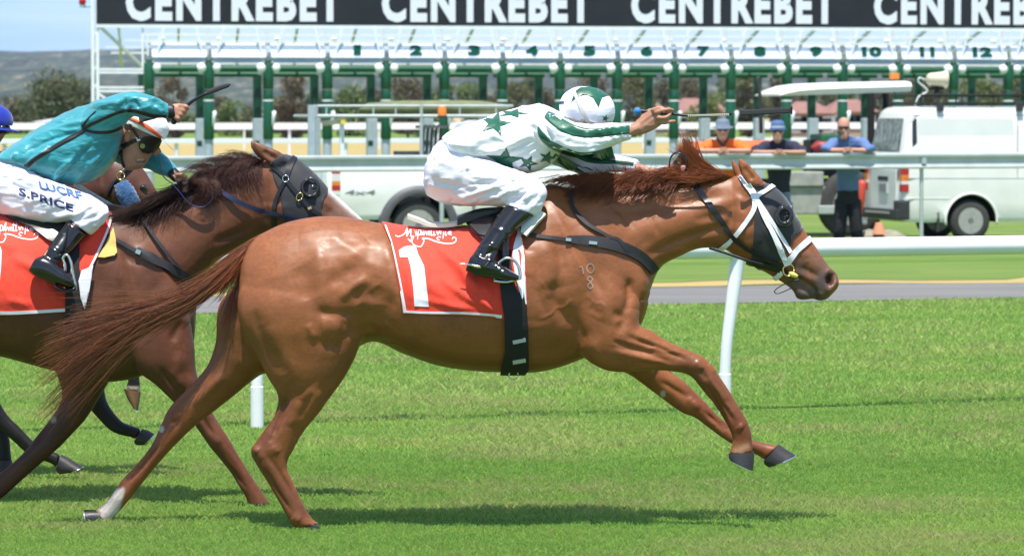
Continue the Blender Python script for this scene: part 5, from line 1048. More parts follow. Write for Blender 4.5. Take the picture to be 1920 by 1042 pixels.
SUEDE = mat('black cuff', (.02,.02,.025), .7); PADM = mat('cream saddle leather', (.62,.60,.52), .45, noise=.1, nscale=14)
def cloth(parent_label, surf, poly, fold, Y0=0.0, res=4, off=.012, name='saddle_cloth', base=None):
    v, f = poly2d(poly, res); VV, FF = drape2d(v, f, surf, off=off, thick=.006, Yd=Y0)
    Q = np.array(v*2) if False else np.array(list(v)+list(v)); D = np.zeros(len(Q))
    for line, r, amp in fold:
        d, t = seg_dist(Q, line); D += np.exp(-(d/r)**2)*amp*1.5*(np.clip(1.1-np.abs(2*t-1)**2, 0, 1) if len(line) > 1 else 1)
    Vn = np.array([tuple(p) for p in VV]); Vn[:, 1] -= np.clip(D, -.004, 1); return Vn, FF
foldsL = [([(800,440),(860,500),(930,590)], 9, .012), ([(830,450),(890,530),(935,570)], 7, .009), ([(770,480),(800,530),(870,585)], 12, .008), ([(820,520),(880,560),(940,585)], 8, .010), ([(790,560),(850,575),(900,580)], 6, .007), ([(870,520),(905,560),(925,592)], 6, .008),
  ([(775,425),(780,450),(800,480)], 5, .007), ([(745,430),(765,520),(775,580)], 8, .005), ([(960,440),(965,500),(975,560)], 6, .012), ([(905,530),(925,560)], 6, .006)]
poly = [(716,418),(740,417),(765,414),(775,420),(800,421),(830,424),(880,426),(930,420),(975,418),(984,470),(988,574),(975,560),(955,545),(943,597),(915,593),(870,590),(800,589),(756,587),(750,545),(741,500),(732,455)]
CV, CF = cloth('c', H1S, poly, foldsL)
SCL = empty('saddle_cloth', P(860,500,-.25), 'red saddle cloth with big white number 1 on the leading chestnut horse', 'saddle cloth')
g = Geo(); g.add([tuple(v) for v in CV], CF); g.obj('cloth', REDC, SCL, smooth=True, auto=1.0)
CS = None
class TriSurf(Surf):
    def __init__(s, V, F):
        T = []
        for f in F:
            for i in range(1, len(f)-1): T.append((f[0], f[i], f[i+1]))
        s.V = V; s.F = np.array(T); s.N = vnormals(V, s.F); s.bvh = BVHTree.FromPolygons([tuple(v) for v in V], T)
CS = TriSurf(CV, CF); kd = dict(off=.0035, thick=.003, blend=.2)
g = Geo(); drape_ribbon(g, [(719,419),(733,460),(743,505),(752,550),(758,584)], 8, CS, k=8, **kd); g.obj('edge_binding', WCLOTH, SCL)
g = Geo(); drape_ribbon(g, [(756,585),(800,587),(870,588),(915,591),(941,594)], 6, CS, k=8, **kd); g.obj('edge_binding', WCLOTH, SCL)
g = Geo(); drape_ribbon(g, [(983,420),(972,450),(968,480),(973,520),(985,572)], [10,12,14,12,3], CS, k=8, off=.007, thick=.005, blend=.2); drape_ribbon(g, [(984,450),(982,500),(987,570)], [6,10,2], CS, k=8, off=.010, thick=.004, blend=.2); g.obj('edge_binding', WCLOTH, SCL)
g = Geo(); drape_poly(g, [(748,469),(757,463),(764,461),(779,460),(784,476),(795,498),(800,540),(804,575),(777,574),(775,540),(770,500),(765,481),(750,482)], CS, res=4, **kd); g.obj('number', WCLOTH, SCL)
def script_mark(g, strokes, f, surf, w=1.6, Yd=0):
    for s_ in strokes: drape_ribbon(g, [f(a, b) for a, b in s_], [w*.6, w, w*.6], surf, k=4, cross=1, off=.0035, thick=.003, blend=.2, Yd=Yd)
SCRIPT = [[(130,160),(150,168),(185,150),(200,118),(198,165),(222,120),(222,165),(240,165)], [(250,150),(244,112),(256,122),(252,165)], [(262,185),(268,130),(282,135),(278,155),(266,160)], [(285,160),(300,108),(296,160),(310,138),(316,160)], [(320,150),(336,146),(328,137),(320,150),(334,160)],
  [(346,110),(342,158),(352,158)], [(336,125),(372,122)], [(362,108),(358,158),(368,156)], [(376,135),(382,156),(392,134)], [(400,136),(398,156)], [(412,180),(420,108),(414,156)], [(432,108),(426,158),(436,156)], [(443,148),(461,144),(452,136),(443,150),(464,158)],
  [(205,180),(222,196),(226,172)], [(240,168),(228,200),(250,222),(282,226),(300,192),(290,178),(330,182),(380,200),(440,210),(480,203),(491,182),(475,172),(466,184)], [(392,190),(378,182),(384,170),(400,172)]]
g = Geo(); script_mark(g, SCRIPT, lambda a, b: (700+a/3.158, 390+b/3.158), CS, 2.0); g.obj('script_lettering', WCLOTH, SCL)
# ---------------------------------------------------------------- saddle
SD = empty('racing_saddle', P(870,420,0), 'small black racing saddle with a cream cantle and steel stirrups on the red cloth 1', 'saddle')
def seat(g, line, halfw, thick, drop, Y0=0.0, mi=0, ny=14):
    A = catmull(line, 6); R = []
    for px, py in A:
        T = []; B = []
        for j in range(ny+1):
            y = -halfw+2*halfw*j/ny; p = P(px, py, Y0); p = Vector((p.x, Y0+y, p.z-drop*y*y)); T.append(p); B.append(p-Vector((0,0,thick)))
        R.append(T+B[::-1])
    g.rings(R, mi)
g = Geo(); seat(g, [(765,400),(782,406),(805,414),(835,416),(868,411)], .085, .016, .9); g.obj('cantle', PADM, SD, smooth=True, auto=.9)
g = Geo(); seat(g, [(858,404),(880,396),(905,390),(950,388),(985,392)], .10, .03, 1.2); g.obj('seat', BLACKL, SD, smooth=True, auto=.9)
g = Geo(); drape_poly(g, [(866,405),(890,396),(930,395),(960,400),(975,420),(950,450),(920,470),(905,452),(888,440),(874,425)], H1S, res=6, off=.045, thick=.014); g.obj('flap', BLACKL, SD, smooth=True, auto=.9)
g = Geo(); drape_poly(g, [(883,432),(890,426),(915,414),(930,420),(915,450),(900,447)], H1S, res=6, off=.052, thick=.008); g.obj('panel', mat('grained leather', (.03,.032,.036), .3, bump=.3, bscale=120), SD, smooth=True, auto=.9)
g = Geo(); drape_poly(g, [(985,402),(1006,394),(1024,406),(1008,424),(988,446),(978,440)], H1S, res=6, off=.05, thick=.035); g.obj('knee_roll', mat('white saddle pad', (.72,.74,.66), .5), SD, smooth=True, auto=.9)
g = Geo(); drape_poly(g, [(934,470),(975,470),(976,500),(986,560),(990,620),(991,690),(984,698),(938,698),(947,660),(946,600),(940,560),(936,520)], H1S, res=6, off=.020, thick=.012); gi_ = g.obj('girth', mat('black elastic girth', (.010,.010,.013), .75, bump=.5, bscale=600), SD, smooth=True, auto=.9)
for y in (636, 672):
    g = Geo(); drape_ribbon(g, [(961,y+3),(973,y+1),(985,y-1)], 6, H1S, off=.026, thick=.006, k=4); g.obj('girth_loop', mat('grey elastic', (.5,.52,.52), .5), gi_)
g = Geo(); c = P(963, 701, -.1); g.tube([c+Vector((.02*math.cos(t), 0, .016*math.sin(t)*1.2-.004)) for t in np.linspace(0, 2*math.pi, 20)], .003, 6); g.obj('girth_ring', METAL, gi_, smooth=True)
# stirrup iron and leather, near side
YB = -.345
g = Geo(); g.tube([P(936,402,-.27), P(942,440,-.30), P(947,484,YB+.03)], .010, 6, squash=.3); g.tube([P(952,440,-.30), P(951,486,YB+.03)], .007, 6, squash=.3); g.obj('stirrup_leather', BLACKL, SD)
g = Geo(); g.tube([P(928,524,YB), P(926,512,YB), P(934,494,YB), P(950,484,YB), P(966,490,YB), P(974,506,YB), P(975,521,YB)], .0065, 8, k=4); st = g.obj('stirrup_iron', METAL, SD, smooth=True)
g = Geo(); g.tube([P(926,526,YB), P(952,528,YB), P(977,520,YB)], .008, 8, k=3, squash=3.2); g.obj('stirrup_tread', METAL, st, smooth=True)
# ---------------------------------------------------------------- the rider
J1 = empty('person', P(930,420,0), 'jockey in white silks with green stars, crouched, one arm stretched forward', 'person')
g = Geo()
chain_px(g, [(850,330,0,34),(900,285,0,40),(960,258,0,44),(1010,248,0,40),(1040,240,0,22),(1062,232,0,15),(1080,222,0,18)], k=4)      # trunk, neck
loft_px(g, [(1058,190,1066,216,0,.03),(1074,176,1084,238,0,.066),(1100,172,1102,250,0,.076),(1124,180,1122,254,0,.07),(1142,200,1134,250,0,.055),(1148,222,1140,244,0,.03)], k=4, n=20)   # head, face down
chain_px(g, [(1128,252,0,4),(1133,261,0,5),(1127,262,0,4)], k=2)    # nose
for dy in (-.078, .078): g.ball(P(1098,226,dy), (.016,.010,.026))
chain_px(g, [(1010,240,-.12,22),(1050,248,-.17,19),(1100,262,-.205,17),(1150,254,-.215,14),(1180,247,-.22,12.5),(1200,238,-.22,11.5)], k=4)
loft_px(g, [(1192,226,1202,254,-.22,.022),(1205,212,1222,246,-.22,.018),(1217,203,1236,238,-.22,.016),(1228,203,1242,232,-.22,.013)], k=3, n=16)
FR = 3.9
for pts in ([(1222,208,-.235),(1236,202,-.24),(1246,206,-.243),(1250,213,-.23)], [(1228,212,-.24),(1244,207,-.25),(1256,205,-.245),(1263,207,-.23)], [(1232,220,-.24),(1246,221,-.25),(1255,216,-.245),(1258,210,-.23)], [(1234,229,-.23),(1248,230,-.24),(1257,228,-.24),(1267,227,-.235)], [(1208,214,-.205),(1222,207,-.19),(1236,209,-.185),(1246,213,-.195)]):
    chain_px(g, [(a, b, c, FR*(1.12-.12*i)) for i, (a, b, c) in enumerate(pts)], k=4, n=10)
chain_px(g, [(1020,258,.12,20),(1070,290,.15,18),(1120,306,.13,14),(1185,314,.08,11),(1230,326,.03,9),(1258,320,.01,9)], k=4)   # far arm reaching to the rein
loft_px(g, [(1252,306,1256,326,.01,.02),(1266,305,1270,328,-.01,.022),(1280,308,1282,328,-.02,.016)], k=3, n=14)
for i in range(4): chain_px(g, [(1276+i*1.5,309+i*5,-.02,3.8),(1286,310+i*5,-.035,3.6),(1284,313+i*5,-.055,3.4),(1276,313+i*5,-.055,3.2)], k=3, n=8)
chain_px(g, [(1262,308,-.01,4),(1270,300,-.03,3.8),(1279,302,-.045,3.4)], k=3, n=8)
for s in (-1, 1):
    chain_px(g, [(850,330,.06*s,30),(920,342,.13*s,30),(990,358,.18*s,22),(990,374,.19*s,14),(945,424,.26*s,9),(905,476,.32*s,7),(900,495,.34*s,6),(940,508,.345*s,6)], k=4)
V, F = fuse(g, .0045, 3)
V = sculpt(V, F, [([(1198,232),(1220,216),(1234,208)], 2.2, .0022, 'n'), ([(1204,240),(1222,226),(1236,216)], 2.0, .0020, 'n'), ([(1186,246),(1200,238)], 4, .002, 'n'), ([(1210,236),(1226,234)], 2, .0018, 'n'), ([(1222,205),(1226,206)], 3, .002, 'n'), ([(1110,236),(1118,240)], 5, -.006, 'n'), ([(1130,244),(1136,243)], 2.5, -.003, 'n')])
V = V+vnormals(V, F)*(fbm(V*90, 2, 3)*.0006)[:, None]
mesh_np('body', V, F, SKIN, J1)
# silks: white with green stars and sleeve bands
g = Geo()
loft_px(g, [(830,256,834,276,0,.10),(845,244,858,300,0,.15),(872,235,890,308,0,.165),(905,223,930,318,0,.172),(948,208,974,326,0,.18),(988,198,1012,320,0,.182),(1018,196,1042,298,0,.165),(1042,206,1056,276,0,.12),(1056,216,1062,250,0,.07)], k=5, n=34)
chain_px(g, [(1005,236,-.10,30),(1035,246,-.16,29),(1070,257,-.20,27),(1105,263,-.22,26),(1140,255,-.225,21.5),(1168,249,-.225,17),(1183,248,-.22,14)], k=5, n=20)
chain_px(g, [(1020,262,.10,28),(1060,290,.15,26),(1105,308,.14,20),(1150,306,.11,16),(1195,312,.07,13)], k=5, n=18)
V, F = fuse(g, .006, 4)
fl = [([(1045,222),(1080,236),(1130,238),(1175,236)], 5, .008,'n'), ([(1050,268),(1090,284),(1130,278)], 5, .007,'n'), ([(1060,246),(1100,258),(1160,252)], 5, -.007,'n'), ([(1120,244),(1140,262)], 4, .006,'n'), ([(1140,240),(1156,262)], 4, .006,'n'), ([(1098,250),(1106,284)], 5, .006,'n'), ([(1160,240),(1172,262)], 3, .005,'n'),
  ([(1012,212),(1022,240),(1036,268)], 5, -.009,'n'), ([(1000,206),(1010,236),(1020,266)], 6, .007,'n'), ([(985,215),(940,250),(880,270)], 7, .006,'n'), ([(1000,250),(940,280),(870,292)], 6, .007,'n'), ([(1010,275),(960,296),(900,304)], 5, -.006,'n'), ([(1000,262),(950,285)], 4, -.005,'n'), ([(850,250),(846,290)], 6, .006,'n'), ([(838,260),(836,280)], 3, -.005,'n'),
  ([(1030,285),(990,306),(960,318)], 4, .006,'n'), ([(960,225),(900,246),(860,262)], 5, -.004,'n'), ([(1183,238),(1182,258)], 3, -.006,'s'), ([(1175,236),(1174,262)], 3, .003,'s'), ([(1015,198),(1000,204)], 5, .006,'s'), ([(900,250),(880,290)], 8, .005,'n'), ([(1055,300),(1100,322)], 5, .005,'n')]
V = sculpt(V, F, [(a, r, m*1.6, c) for a, r, m, c in fl]); V = folds(V, F, .005, (8, 9, 22), 4)
SS = Surf(V, F); g = Geo(); kd = dict(off=.0022, thick=.004, blend=.6, mi=1)
for st_ in (star(928,232,29,.25,sx=1.05,sy=.8), star(946,301,32,.1,sx=1.15,sy=.75), star(990,306,19,.4,sy=.8), star(962,213,20,.3,sx=1.6,sy=.45), star(1026,296,17,.3,sy=.8)): drape_poly(g, st_, SS, res=4, **kd)
drape_ribbon(g, [(1024,214),(1036,222),(1056,236),(1080,246),(1110,250),(1150,246),(1181,243)], [12,20,22,20,17,16,16], SS, k=8, cross=5, Yd=-.24, **kd)
drape_ribbon(g, [(1009,238),(1016,254),(1032,270),(1056,282),(1086,291),(1118,287),(1148,276)], [2,12,14,13,11,8,3], SS, k=8, cross=4, **kd)
drape_ribbon(g, [(1038,292),(1062,308),(1086,325),(1104,332)], [10,14,14,10], SS, k=6, cross=4, **kd)
drape_ribbon(g, [(1066,284),(1100,298),(1130,303),(1160,304),(1188,307)], [8,12,9,6,6], SS, k=6, cross=3, Yd=.08, **kd)
mesh_mix('silks', V, F, g, [WSILK, GSILK], J1)
g = Geo(); g.tube([P(1182,237,-.215), P(1186,248,-.245), P(1183,260,-.22), P(1180,248,-.19), P(1182,237,-.215)], .004, 6, k=4); 
# breeches
g = Geo()
loft_px(g, [(797,312,796,345,0,.08),(808,286,803,366,0,.135),(828,262,826,380,0,.165),(858,268,852,384,0,.175),(892,288,884,385,0,.17)], k=4, n=30)
for s in (-1, 1):
    loft_px(g, [(860,275,850,382,.07*s,.09),(905,298,890,385,.11*s,.095),(945,314,925,386,.145*s,.09),(980,323,950,384,.175*s,.08),(1006,334,962,382,.19*s,.072),(1022,350,968,384,.20*s,.066),(1025,368,962,384,.205*s,.060),(1014,392,954,382,.21*s,.056),(1003,404,950,384,.215*s,.054)], k=5, n=24)
V, F = fuse(g, .0065, 5)
bl = [([(815,300),(850,312),(900,320)], 6, .004,'n'), ([(860,290),(890,300),(960,322)], 4, .006,'n'), ([(975,330),(930,350),(860,372)], 4, .006,'n'), ([(990,345),(950,362),(900,378)], 4, .006,'n'), ([(985,334),(940,342),(880,346)], 4, -.005,'n'), ([(1000,360),(980,376),(968,384)], 4, .006,'n'), ([(1012,370),(995,390)], 3.5, .005,'n'), ([(800,330),(840,345),(900,360)], 5, -.004,'n'),
  ([(950,328),(920,332),(880,330)], 3, .005,'n'), ([(835,270),(822,300),(815,340)], 5, .005,'n'), ([(970,350),(940,372)], 3, -.004,'n'), ([(1000,340),(1010,360),(1004,385)], 4, -.004,'n'), ([(845,360),(890,380)], 4, .004,'n'), ([(870,295),(868,310),(880,330)], 2.5, -.004,'n'), ([(955,376),(975,370),(990,360)], 3, -.006,'n')]
V = sculpt(V, F, [(a, r, m*1.8, c) for a, r, m, c in bl]); V = folds(V, F, .006, (9, 9, 24), 9)
mesh_np('breeches', V, F, WBREECH, J1)
# boots
for s in (-1, 1):
    g = Geo()
    loft_px(g, [(1001,402,951,383,.222*s,.058),(990,413,938,398,.232*s,.060),(972,428,922,420,.25*s,.060),(956,444,906,446,.275*s,.055),(942,460,893,466,.30*s,.048),(934,474,882,482,.32*s,.042),(930,486,878,492,.33*s,.040)], k=5, n=24)
    loft_px(g, [(882,480,872,506,.333*s,.026),(895,476,880,512,.335*s,.036),(915,480,900,517,.34*s,.038),(936,492,924,521,.343*s,.042),(955,505,946,525,.346*s,.046),(968,513,964,526,.348*s,.036),(976,520,974,525,.348*s,.018)], k=5, n=20)
    V, F = fuse(g, .0055, 4)
    V = sculpt(V, F, [([(900,470),(915,462),(925,460)], 4, .009,'b'), ([(905,480),(922,472),(932,470)], 3.5, -.008,'b'), ([(890,474),(905,486),(925,486)], 3, .006,'b'), ([(895,462),(915,455)], 4, -.006,'b'), ([(930,500),(950,508)], 4, .003,'b'), ([(872,506),(900,517),(940,522),(970,526)], 2.2, .004,'s'), ([(920,425),(965,440)], 3, .003,'b'), ([(880,500),(900,505),(940,512)], 3, -.003,'b')])
    bo = mesh_np('boot', V, F, BOOTM, J1)
    if s < 0:
        BS = Surf(V, F); g = Geo(); drape_ribbon(g, [(956,379),(980,384),(1004,400)], 16, BS, k=6, cross=4, off=.004, thick=.006, Yd=-.22); g.obj('boot_cuff', SUEDE, bo, smooth=True)
        CUF = g
        g = Geo(); drape_poly(g, [(972+4*math.cos(t), 378+3.4*math.sin(t)) for t in np.linspace(0, 6.1, 12)], BS, res=3, off=.010, thick=.004, Yd=-.22); g.obj('badge', mat('yellow badge', (.8,.6,.1), .5), bo)
        g = Geo()
        try: drape_text(g, 'SKINS', (977,378), (17,14), (2.6,-4.2), BS, bold=.05, off=.010, thick=.004, res=3, Yd=-.22); g.obj('lettering', WCLOTH, bo)
        except Exception as e: print('text', e)
        g = Geo(); drape_ribbon(g, [(862,494),(880,496),(902,500),(916,490)], [2,3,4,3], BS, k=4, off=.008, thick=.006, Yd=-.34, free=True); g.obj('spur', METAL, bo, smooth=True)
        g = Geo(); drape_ribbon(g, [(902,500),(915,488),(922,484)], 6, BS, k=4, off=.009, thick=.006, Yd=-.34); g.obj('ankle_strap', BLACKL, bo, smooth=True)
        g = Geo()
        for q in ((917,487),(930,498),(936,503),(942,508)): g.ball(BS.hit(*q, -.34)[0]+Vector((0,-.006,0)), (.007,.004,.005))
        g.obj('buckle', METAL, bo)
# helmet with silk cap
g = Geo(); M = Matrix.Rotation(math.radians(14), 3, 'Y'); c = P(1101,205,0)
g.ball(c, (.124,.100,.099), nu=40, nv=24, M=M)
V = np.array([tuple(v) for v in g.V]); F = [f for f in g.F]
cn = np.array(c); R = V-cn; ang = np.arctan2(R[:, 2], R[:, 0]); keep = lambda f: all((V[i]-cn)[2] > -.060-.15*(V[i]-cn)[0]*.8 for i in f)
V2 = V+R/np.linalg.norm(R, axis=1, keepdims=True)*(fbm(V*np.array([26,26,26]), 2, 2)*.0018+np.clip(-(R[:, 2]+.02)/.04, 0, 1)*np.sin(np.arctan2(R[:, 1], R[:, 0])*26)*.002)[:, None]
g = Geo(); g.add([tuple(v) for v in V2], [f for f in F if keep(f)]); HS = TriSurf(V2, F)
nd = len(g.F); kd = dict(off=.002, thick=.004, blend=.7)
drape_poly(g, [(1071,192),(1078,172),(1088,164.5),(1104,163.5),(1125,167),(1141,180),(1129,183),(1122,201),(1112,184),(1098,178),(1083,182)], HS, res=4, mi=1, **kd)
drape_poly(g, star(1135,222,7,.3), HS, res=4, mi=1, **kd)
hm = g.obj('riding_cap', [WSILK, GSILK], J1, smooth=True)
g = Geo(); drape_ribbon(g, [(1076,171),(1084,190),(1092,208),(1102,228)], [5,6,6,7], HS, k=6, off=.005, thick=.004); drape_ribbon(g, [(1056,219),(1080,226),(1104,229),(1130,236)], [4,5,6,5], HS, k=6, off=.004, thick=.004); g.obj('goggle_strap', mat('cream strap', (.6,.57,.5), .5), hm)
g = Geo(); g.ball(P(1103,164,0), (.012,.012,.006)); g.obj('cap_button', GSILK, hm, smooth=True)
g = Geo(); drape_text(g, 'ES', (1050,196), (8,-1.5), (-.5,-5), HS, bold=.04, **kd); g.obj('lettering', mat('navy ink', (.02,.03,.12), .6), hm)
g = Geo(); loft_px(g, [(1112,232,1116,244,0,.088),(1130,236,1132,247,0,.082),(1146,238,1146,244,0,.055)], k=3, n=20); g.obj('goggles', mat('dark goggles', (.012,.012,.014), .3), J1, smooth=True)
# whip in the stretched hand
W1 = empty('riding_whip', P(1260,214,-.22), 'black riding whip with a blue knob, held out level by the jockey in white', 'whip')
yw = -.222
g = Geo(); g.tube([P(1198,208,yw), P(1230,211,yw), P(1262,214,yw), P(1290,217,yw), P(1330,216,yw), P(1372,214,yw)], [.008,.0075,.0065,.0055,.005,.0055], 10, k=4); g.obj('shaft', BLACKL, W1, smooth=True)
g = Geo(); g.ball(P(1195,209,yw), (.019,.018,.017)); 
g.V = [tuple(Vector(v)+Vector((0,0,.0016*math.sin(i*1.9)))) for i, v in enumerate(g.V)]; g.obj('knob', mat('blue binding', (.03,.16,.42), .6, bump=.6, bscale=140), W1, smooth=True)
g = Geo(); a = P(1388,212,yw); b = P(1482,207,yw); M = (b-a).to_track_quat('X', 'Z').to_matrix(); g.box((a+b)/2, ((b-a).length/2, .006, .0125), M=M); g.box((a+b)/2+Vector((0,-.006,0)), ((b-a).length/2-.004, .002, .009), M=M); g.obj('flap', mat('padded flap', (.03,.03,.034), .6, bump=.6, bscale=300), W1, bevel=.002)
g = Geo(); g.box(P(1484,207,yw), (.004,.012,.017)); g.obj('flap_end', BLACKL, W1, bevel=.001)
g = Geo()
for i in range(22):
    x = 1291+i*3.55; g.box(P(x, 217-(i/22)*2.2, yw-.0055), (.0022,.0012,.0045))
g.obj('wrapping', mat('pale thread', (.62,.62,.5), .5), W1)['kind'] = 'stuff'
# ================================================================ second horse and rider, just behind
Y2 = 1.05
COAT2 = mat('bay coat', (.15,.05,.02), .48, spec=.34, coat=.03, coat_rough=.35, noise=.16, nscale=9, bump=.10, bscale=420, attr=True, bdist=.0012, fleck=.16, fscale=60, rvar=.1)
H2 = empty('horse', P(100, 950, Y2), 'darker brown racehorse with black hood, second behind the leader, white line down its face', 'horse'); H2.location.z = 0
g = Geo()
loft_px(g, [(-440,470,-430,600,0,.09),(-405,405,-400,660,0,.2),(-330,372,-330,680,0,.255),(-230,368,-230,660,0,.265),(-150,385,-150,650,0,.265),(-80,400,-80,655,0,.28),(0,402,0,668,0,.29),(60,398,62,684,0,.29),
  (125,388,135,704,0,.27),(185,380,200,716,0,.24),(240,388,262,706,0,.215),(298,412,310,682,0,.18),(345,460,348,655,0,.12),(370,530,364,640,0,.05)], k=5, n=36, Yref=Y2, egg=-.1)
loft_px(g, [(215,394,320,612,0,.17),(255,384,366,540,0,.135),(305,364,402,494,0,.112),(362,334,440,470,0,.098),(418,312,470,450,0,.09),(470,302,498,438,0,.083),(500,301,522,424,0,.07)], k=5, n=30, Yref=Y2, egg=-.2)
loft_px(g, [(492,302,478,420,0,.07),(528,290,500,440,0,.09),(560,300,528,453,0,.10),(593,328,560,462,0,.096),(624,360,598,470,0,.08),(655,388,638,480,0,.062),(690,420,672,492,0,.053),(715,445,695,503,0,.052),(724,462,706,504,0,.03)], k=5, n=30, Yref=Y2)
for y, dx in ((-.055,0), (.055,-5)): loft_px(g, [(472+dx,265,478+dx,263,y,.004),(476+dx,279,493+dx,270,y,.012),(486+dx,293,508+dx,277,y,.02),(500+dx,304,528+dx,286,y,.024),(514+dx,313,542+dx,300,y,.024)], k=4, n=16, Yref=Y2)
loft_px(g, [(300,470,200,560,-.09,.08),(345,560,235,640,-.115,.10),(364,640,255,692,-.13,.095),(368,695,292,722,-.135,.07),(383,738,333,762,-.135,.052),(402,778,364,796,-.135,.042),(431,824,394,838,-.135,.042),(446,850,412,861,-.135,.034),(466,882,434,890,-.135,.03),(481,906,449,913,-.135,.032),(494,925,460,932,-.135,.032),(508,945,466,950,-.135,.034)], k=5, n=24, Yref=Y2)
loft_px(g, [(90,640,230,640,.10,.09),(108,705,212,700,.12,.085),(116,745,197,728,.12,.062),(92,784,163,782,.12,.05),(70,815,133,816,.12,.045),(42,850,94,854,.12,.043),(5,882,45,897,.12,.032),(-30,912,5,932,.12,.03),(-62,932,-30,955,.12,.034),(-90,945,-60,970,.12,.03)], k=5, n=24, Yref=Y2)
loft_px(g, [(-440,540,-230,560,-.12,.13),(-415,640,-270,650,-.12,.1),(-385,720,-300,730,-.12,.06),(-400,790,-335,800,-.12,.045),(-370,860,-335,866,-.12,.033),(-335,930,-300,936,-.12,.034)], k=5, n=20, Yref=Y2)
loft_px(g, [(-440,540,-300,560,.12,.12),(-470,660,-390,680,.12,.08),(-520,740,-455,750,.12,.05),(-560,820,-530,830,.12,.035),(-600,900,-570,910,.12,.034)], k=5, n=20, Yref=Y2)
V, F = fuse(g, .0085, 6)
m2 = [([(195,470),(215,520),(235,570)], 22, .010,'n'), ([(230,455),(245,510),(262,570)], 9, -.008,'n'), ([(260,460),(300,520),(330,560)], 16, .009,'n'), ([(205,455),(235,480),(270,500)], 8, -.006,'n'), ([(280,470),(330,530),(350,560)], 6, -.006,'n'), ([(300,600),(330,590),(352,610)], 18, .010,'n'), ([(322,640),(340,600)], 7, -.008,'n'),
  ([(340,660),(330,700),(345,730)], 12, .008,'n'), ([(300,690),(345,745),(375,785)], 6, -.006,'n'), ([(352,700),(375,750),(395,790)], 5, .005,'n'), ([(402,830),(415,822)], 8, .004,'n'), ([(405,850),(440,895)], 4, -.004,'n'), ([(180,500),(170,580),(180,640)], 20, -.008,'n'),
  ([(400,455),(440,440),(480,420)], 8, -.008,'b'), ([(300,420),(370,400),(440,370),(490,350)], 16, .006,'b'), ([(300,395),(380,362),(450,330)], 9, -.005,'b'), ([(500,330),(496,380),(500,420)], 7, -.007,'b'), ([(520,380),(520,410)], 24, .008,'b'), ([(604,372),(640,412)], 7, .006,'b'), ([(616,392),(640,410)], 6, -.004,'n'), ([(590,350)], 12, .009,'b'),
  ([(492,282),(505,292),(522,300)], 6, -.010,'n'), *[([(10+24*i,600),(6+24*i,650)], 6, -.002,'b') for i in range(5)]]
m2 += [([(370,770),(400,815)], 4, -.007,'n'), ([(405,845),(432,880),(462,915)], 3.5, -.007,'n'), ([(420,835),(470,905)], 4, .004,'n'), ([(340,560),(300,500),(250,460)], 8, .006,'n'), ([(225,520),(235,590),(270,640)], 10, -.008,'n'), ([(110,760),(70,830)], 5, -.006,(1.0,1.3)), ([(490,400),(470,350)], 10, .005,'n'), ([(30,560),(120,640),(230,660)], 22, .005,'n')]
V = muscles(V, F, [(a, r, m*1.3, c) for a, r, m, c in m2], Ymid=Y2)
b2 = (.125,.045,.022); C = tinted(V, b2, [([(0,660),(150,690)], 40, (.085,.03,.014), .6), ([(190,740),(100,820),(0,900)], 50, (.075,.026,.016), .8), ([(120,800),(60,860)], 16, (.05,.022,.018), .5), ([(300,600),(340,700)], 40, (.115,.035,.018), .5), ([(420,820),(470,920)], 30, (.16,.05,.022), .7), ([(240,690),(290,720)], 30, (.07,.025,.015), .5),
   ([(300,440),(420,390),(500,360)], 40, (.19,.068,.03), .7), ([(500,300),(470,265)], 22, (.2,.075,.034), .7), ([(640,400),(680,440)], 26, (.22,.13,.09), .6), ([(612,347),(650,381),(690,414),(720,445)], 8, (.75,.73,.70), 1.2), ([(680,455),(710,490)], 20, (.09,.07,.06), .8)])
Q = to_px(V); d = np.hypot(Q[:, 0]-100, (Q[:, 1]-786)*.9); w = np.clip((7-d)/3, 0, 1)*(V[:, 1] > Y2); C = C*(1-w[:, None])+np.array((.30,.26,.22))*w[:, None]
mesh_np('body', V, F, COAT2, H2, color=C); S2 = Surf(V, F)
hoof(H2, [(502,942,468,946,-.135,.032),(508,956,472,958,-.135,.034)], Yref=Y2, shoe=False); hoof(H2, [(-92,944,-60,972,.12,.036),(-112,962,-84,990,.12,.044)], Yref=Y2, shoe=False)
g = Geo(); e = S2.hit(586,352)[0]; g.ball(e+Vector((0,.009,0)), (.021,.018,.019)); g.obj('eye', EYEM, H2, smooth=True)
A = []
def T2(x, y, pts, n, seed, sp=.006, col=(.055,.02,.014), w=10, r=.0010, lv=.4): A.append(tuft(x, y, pts, n, seed, sp, col, w, r, lv))
for i, (x, y) in enumerate([(490,306),(476,304),(462,306),(448,308),(434,312),(420,317),(408,322),(396,328),(384,334)]):
    T2(x, y, [(-10,-6,-.03),(-24,-4+(i%3)*5,-.07),(-36,12+(i%2)*10,-.09),(-40,34,-.095)], 130, 300+i, col=(.085,.032,.022)); T2(x, y, [(-8,4,-.05),(-10,22,-.09),(-4,40,-.10),(4,52+(i%3)*6,-.10)], 70, 330+i, col=(.06,.022,.016))
    T2(x, y, [(-6,-8,-.02),(-22,-14-(i%3)*3,-.04),(-40,-12,-.05),(-56,-2+(i%4)*3,-.05)], 45, 350+i, col=(.10,.038,.025), r=.0008)
for i, (x, y) in enumerate([(372,340),(358,348),(344,354),(330,362),(316,368),(302,374),(288,380),(272,384),(256,388)]):
    T2(x+14, y+2, [(-16,-4,-.04),(-44,4+(i%3)*5,-.09),(-76,20,-.115),(-104,28+(i%3)*6,-.13)], 170, 400+i, w=12); T2(x+8, y+2, [(-10,8,-.06),(-24,26,-.10),(-34,44,-.12),(-40,60+(i%3)*6,-.13)], 50, 430+i, w=11, r=.0008)
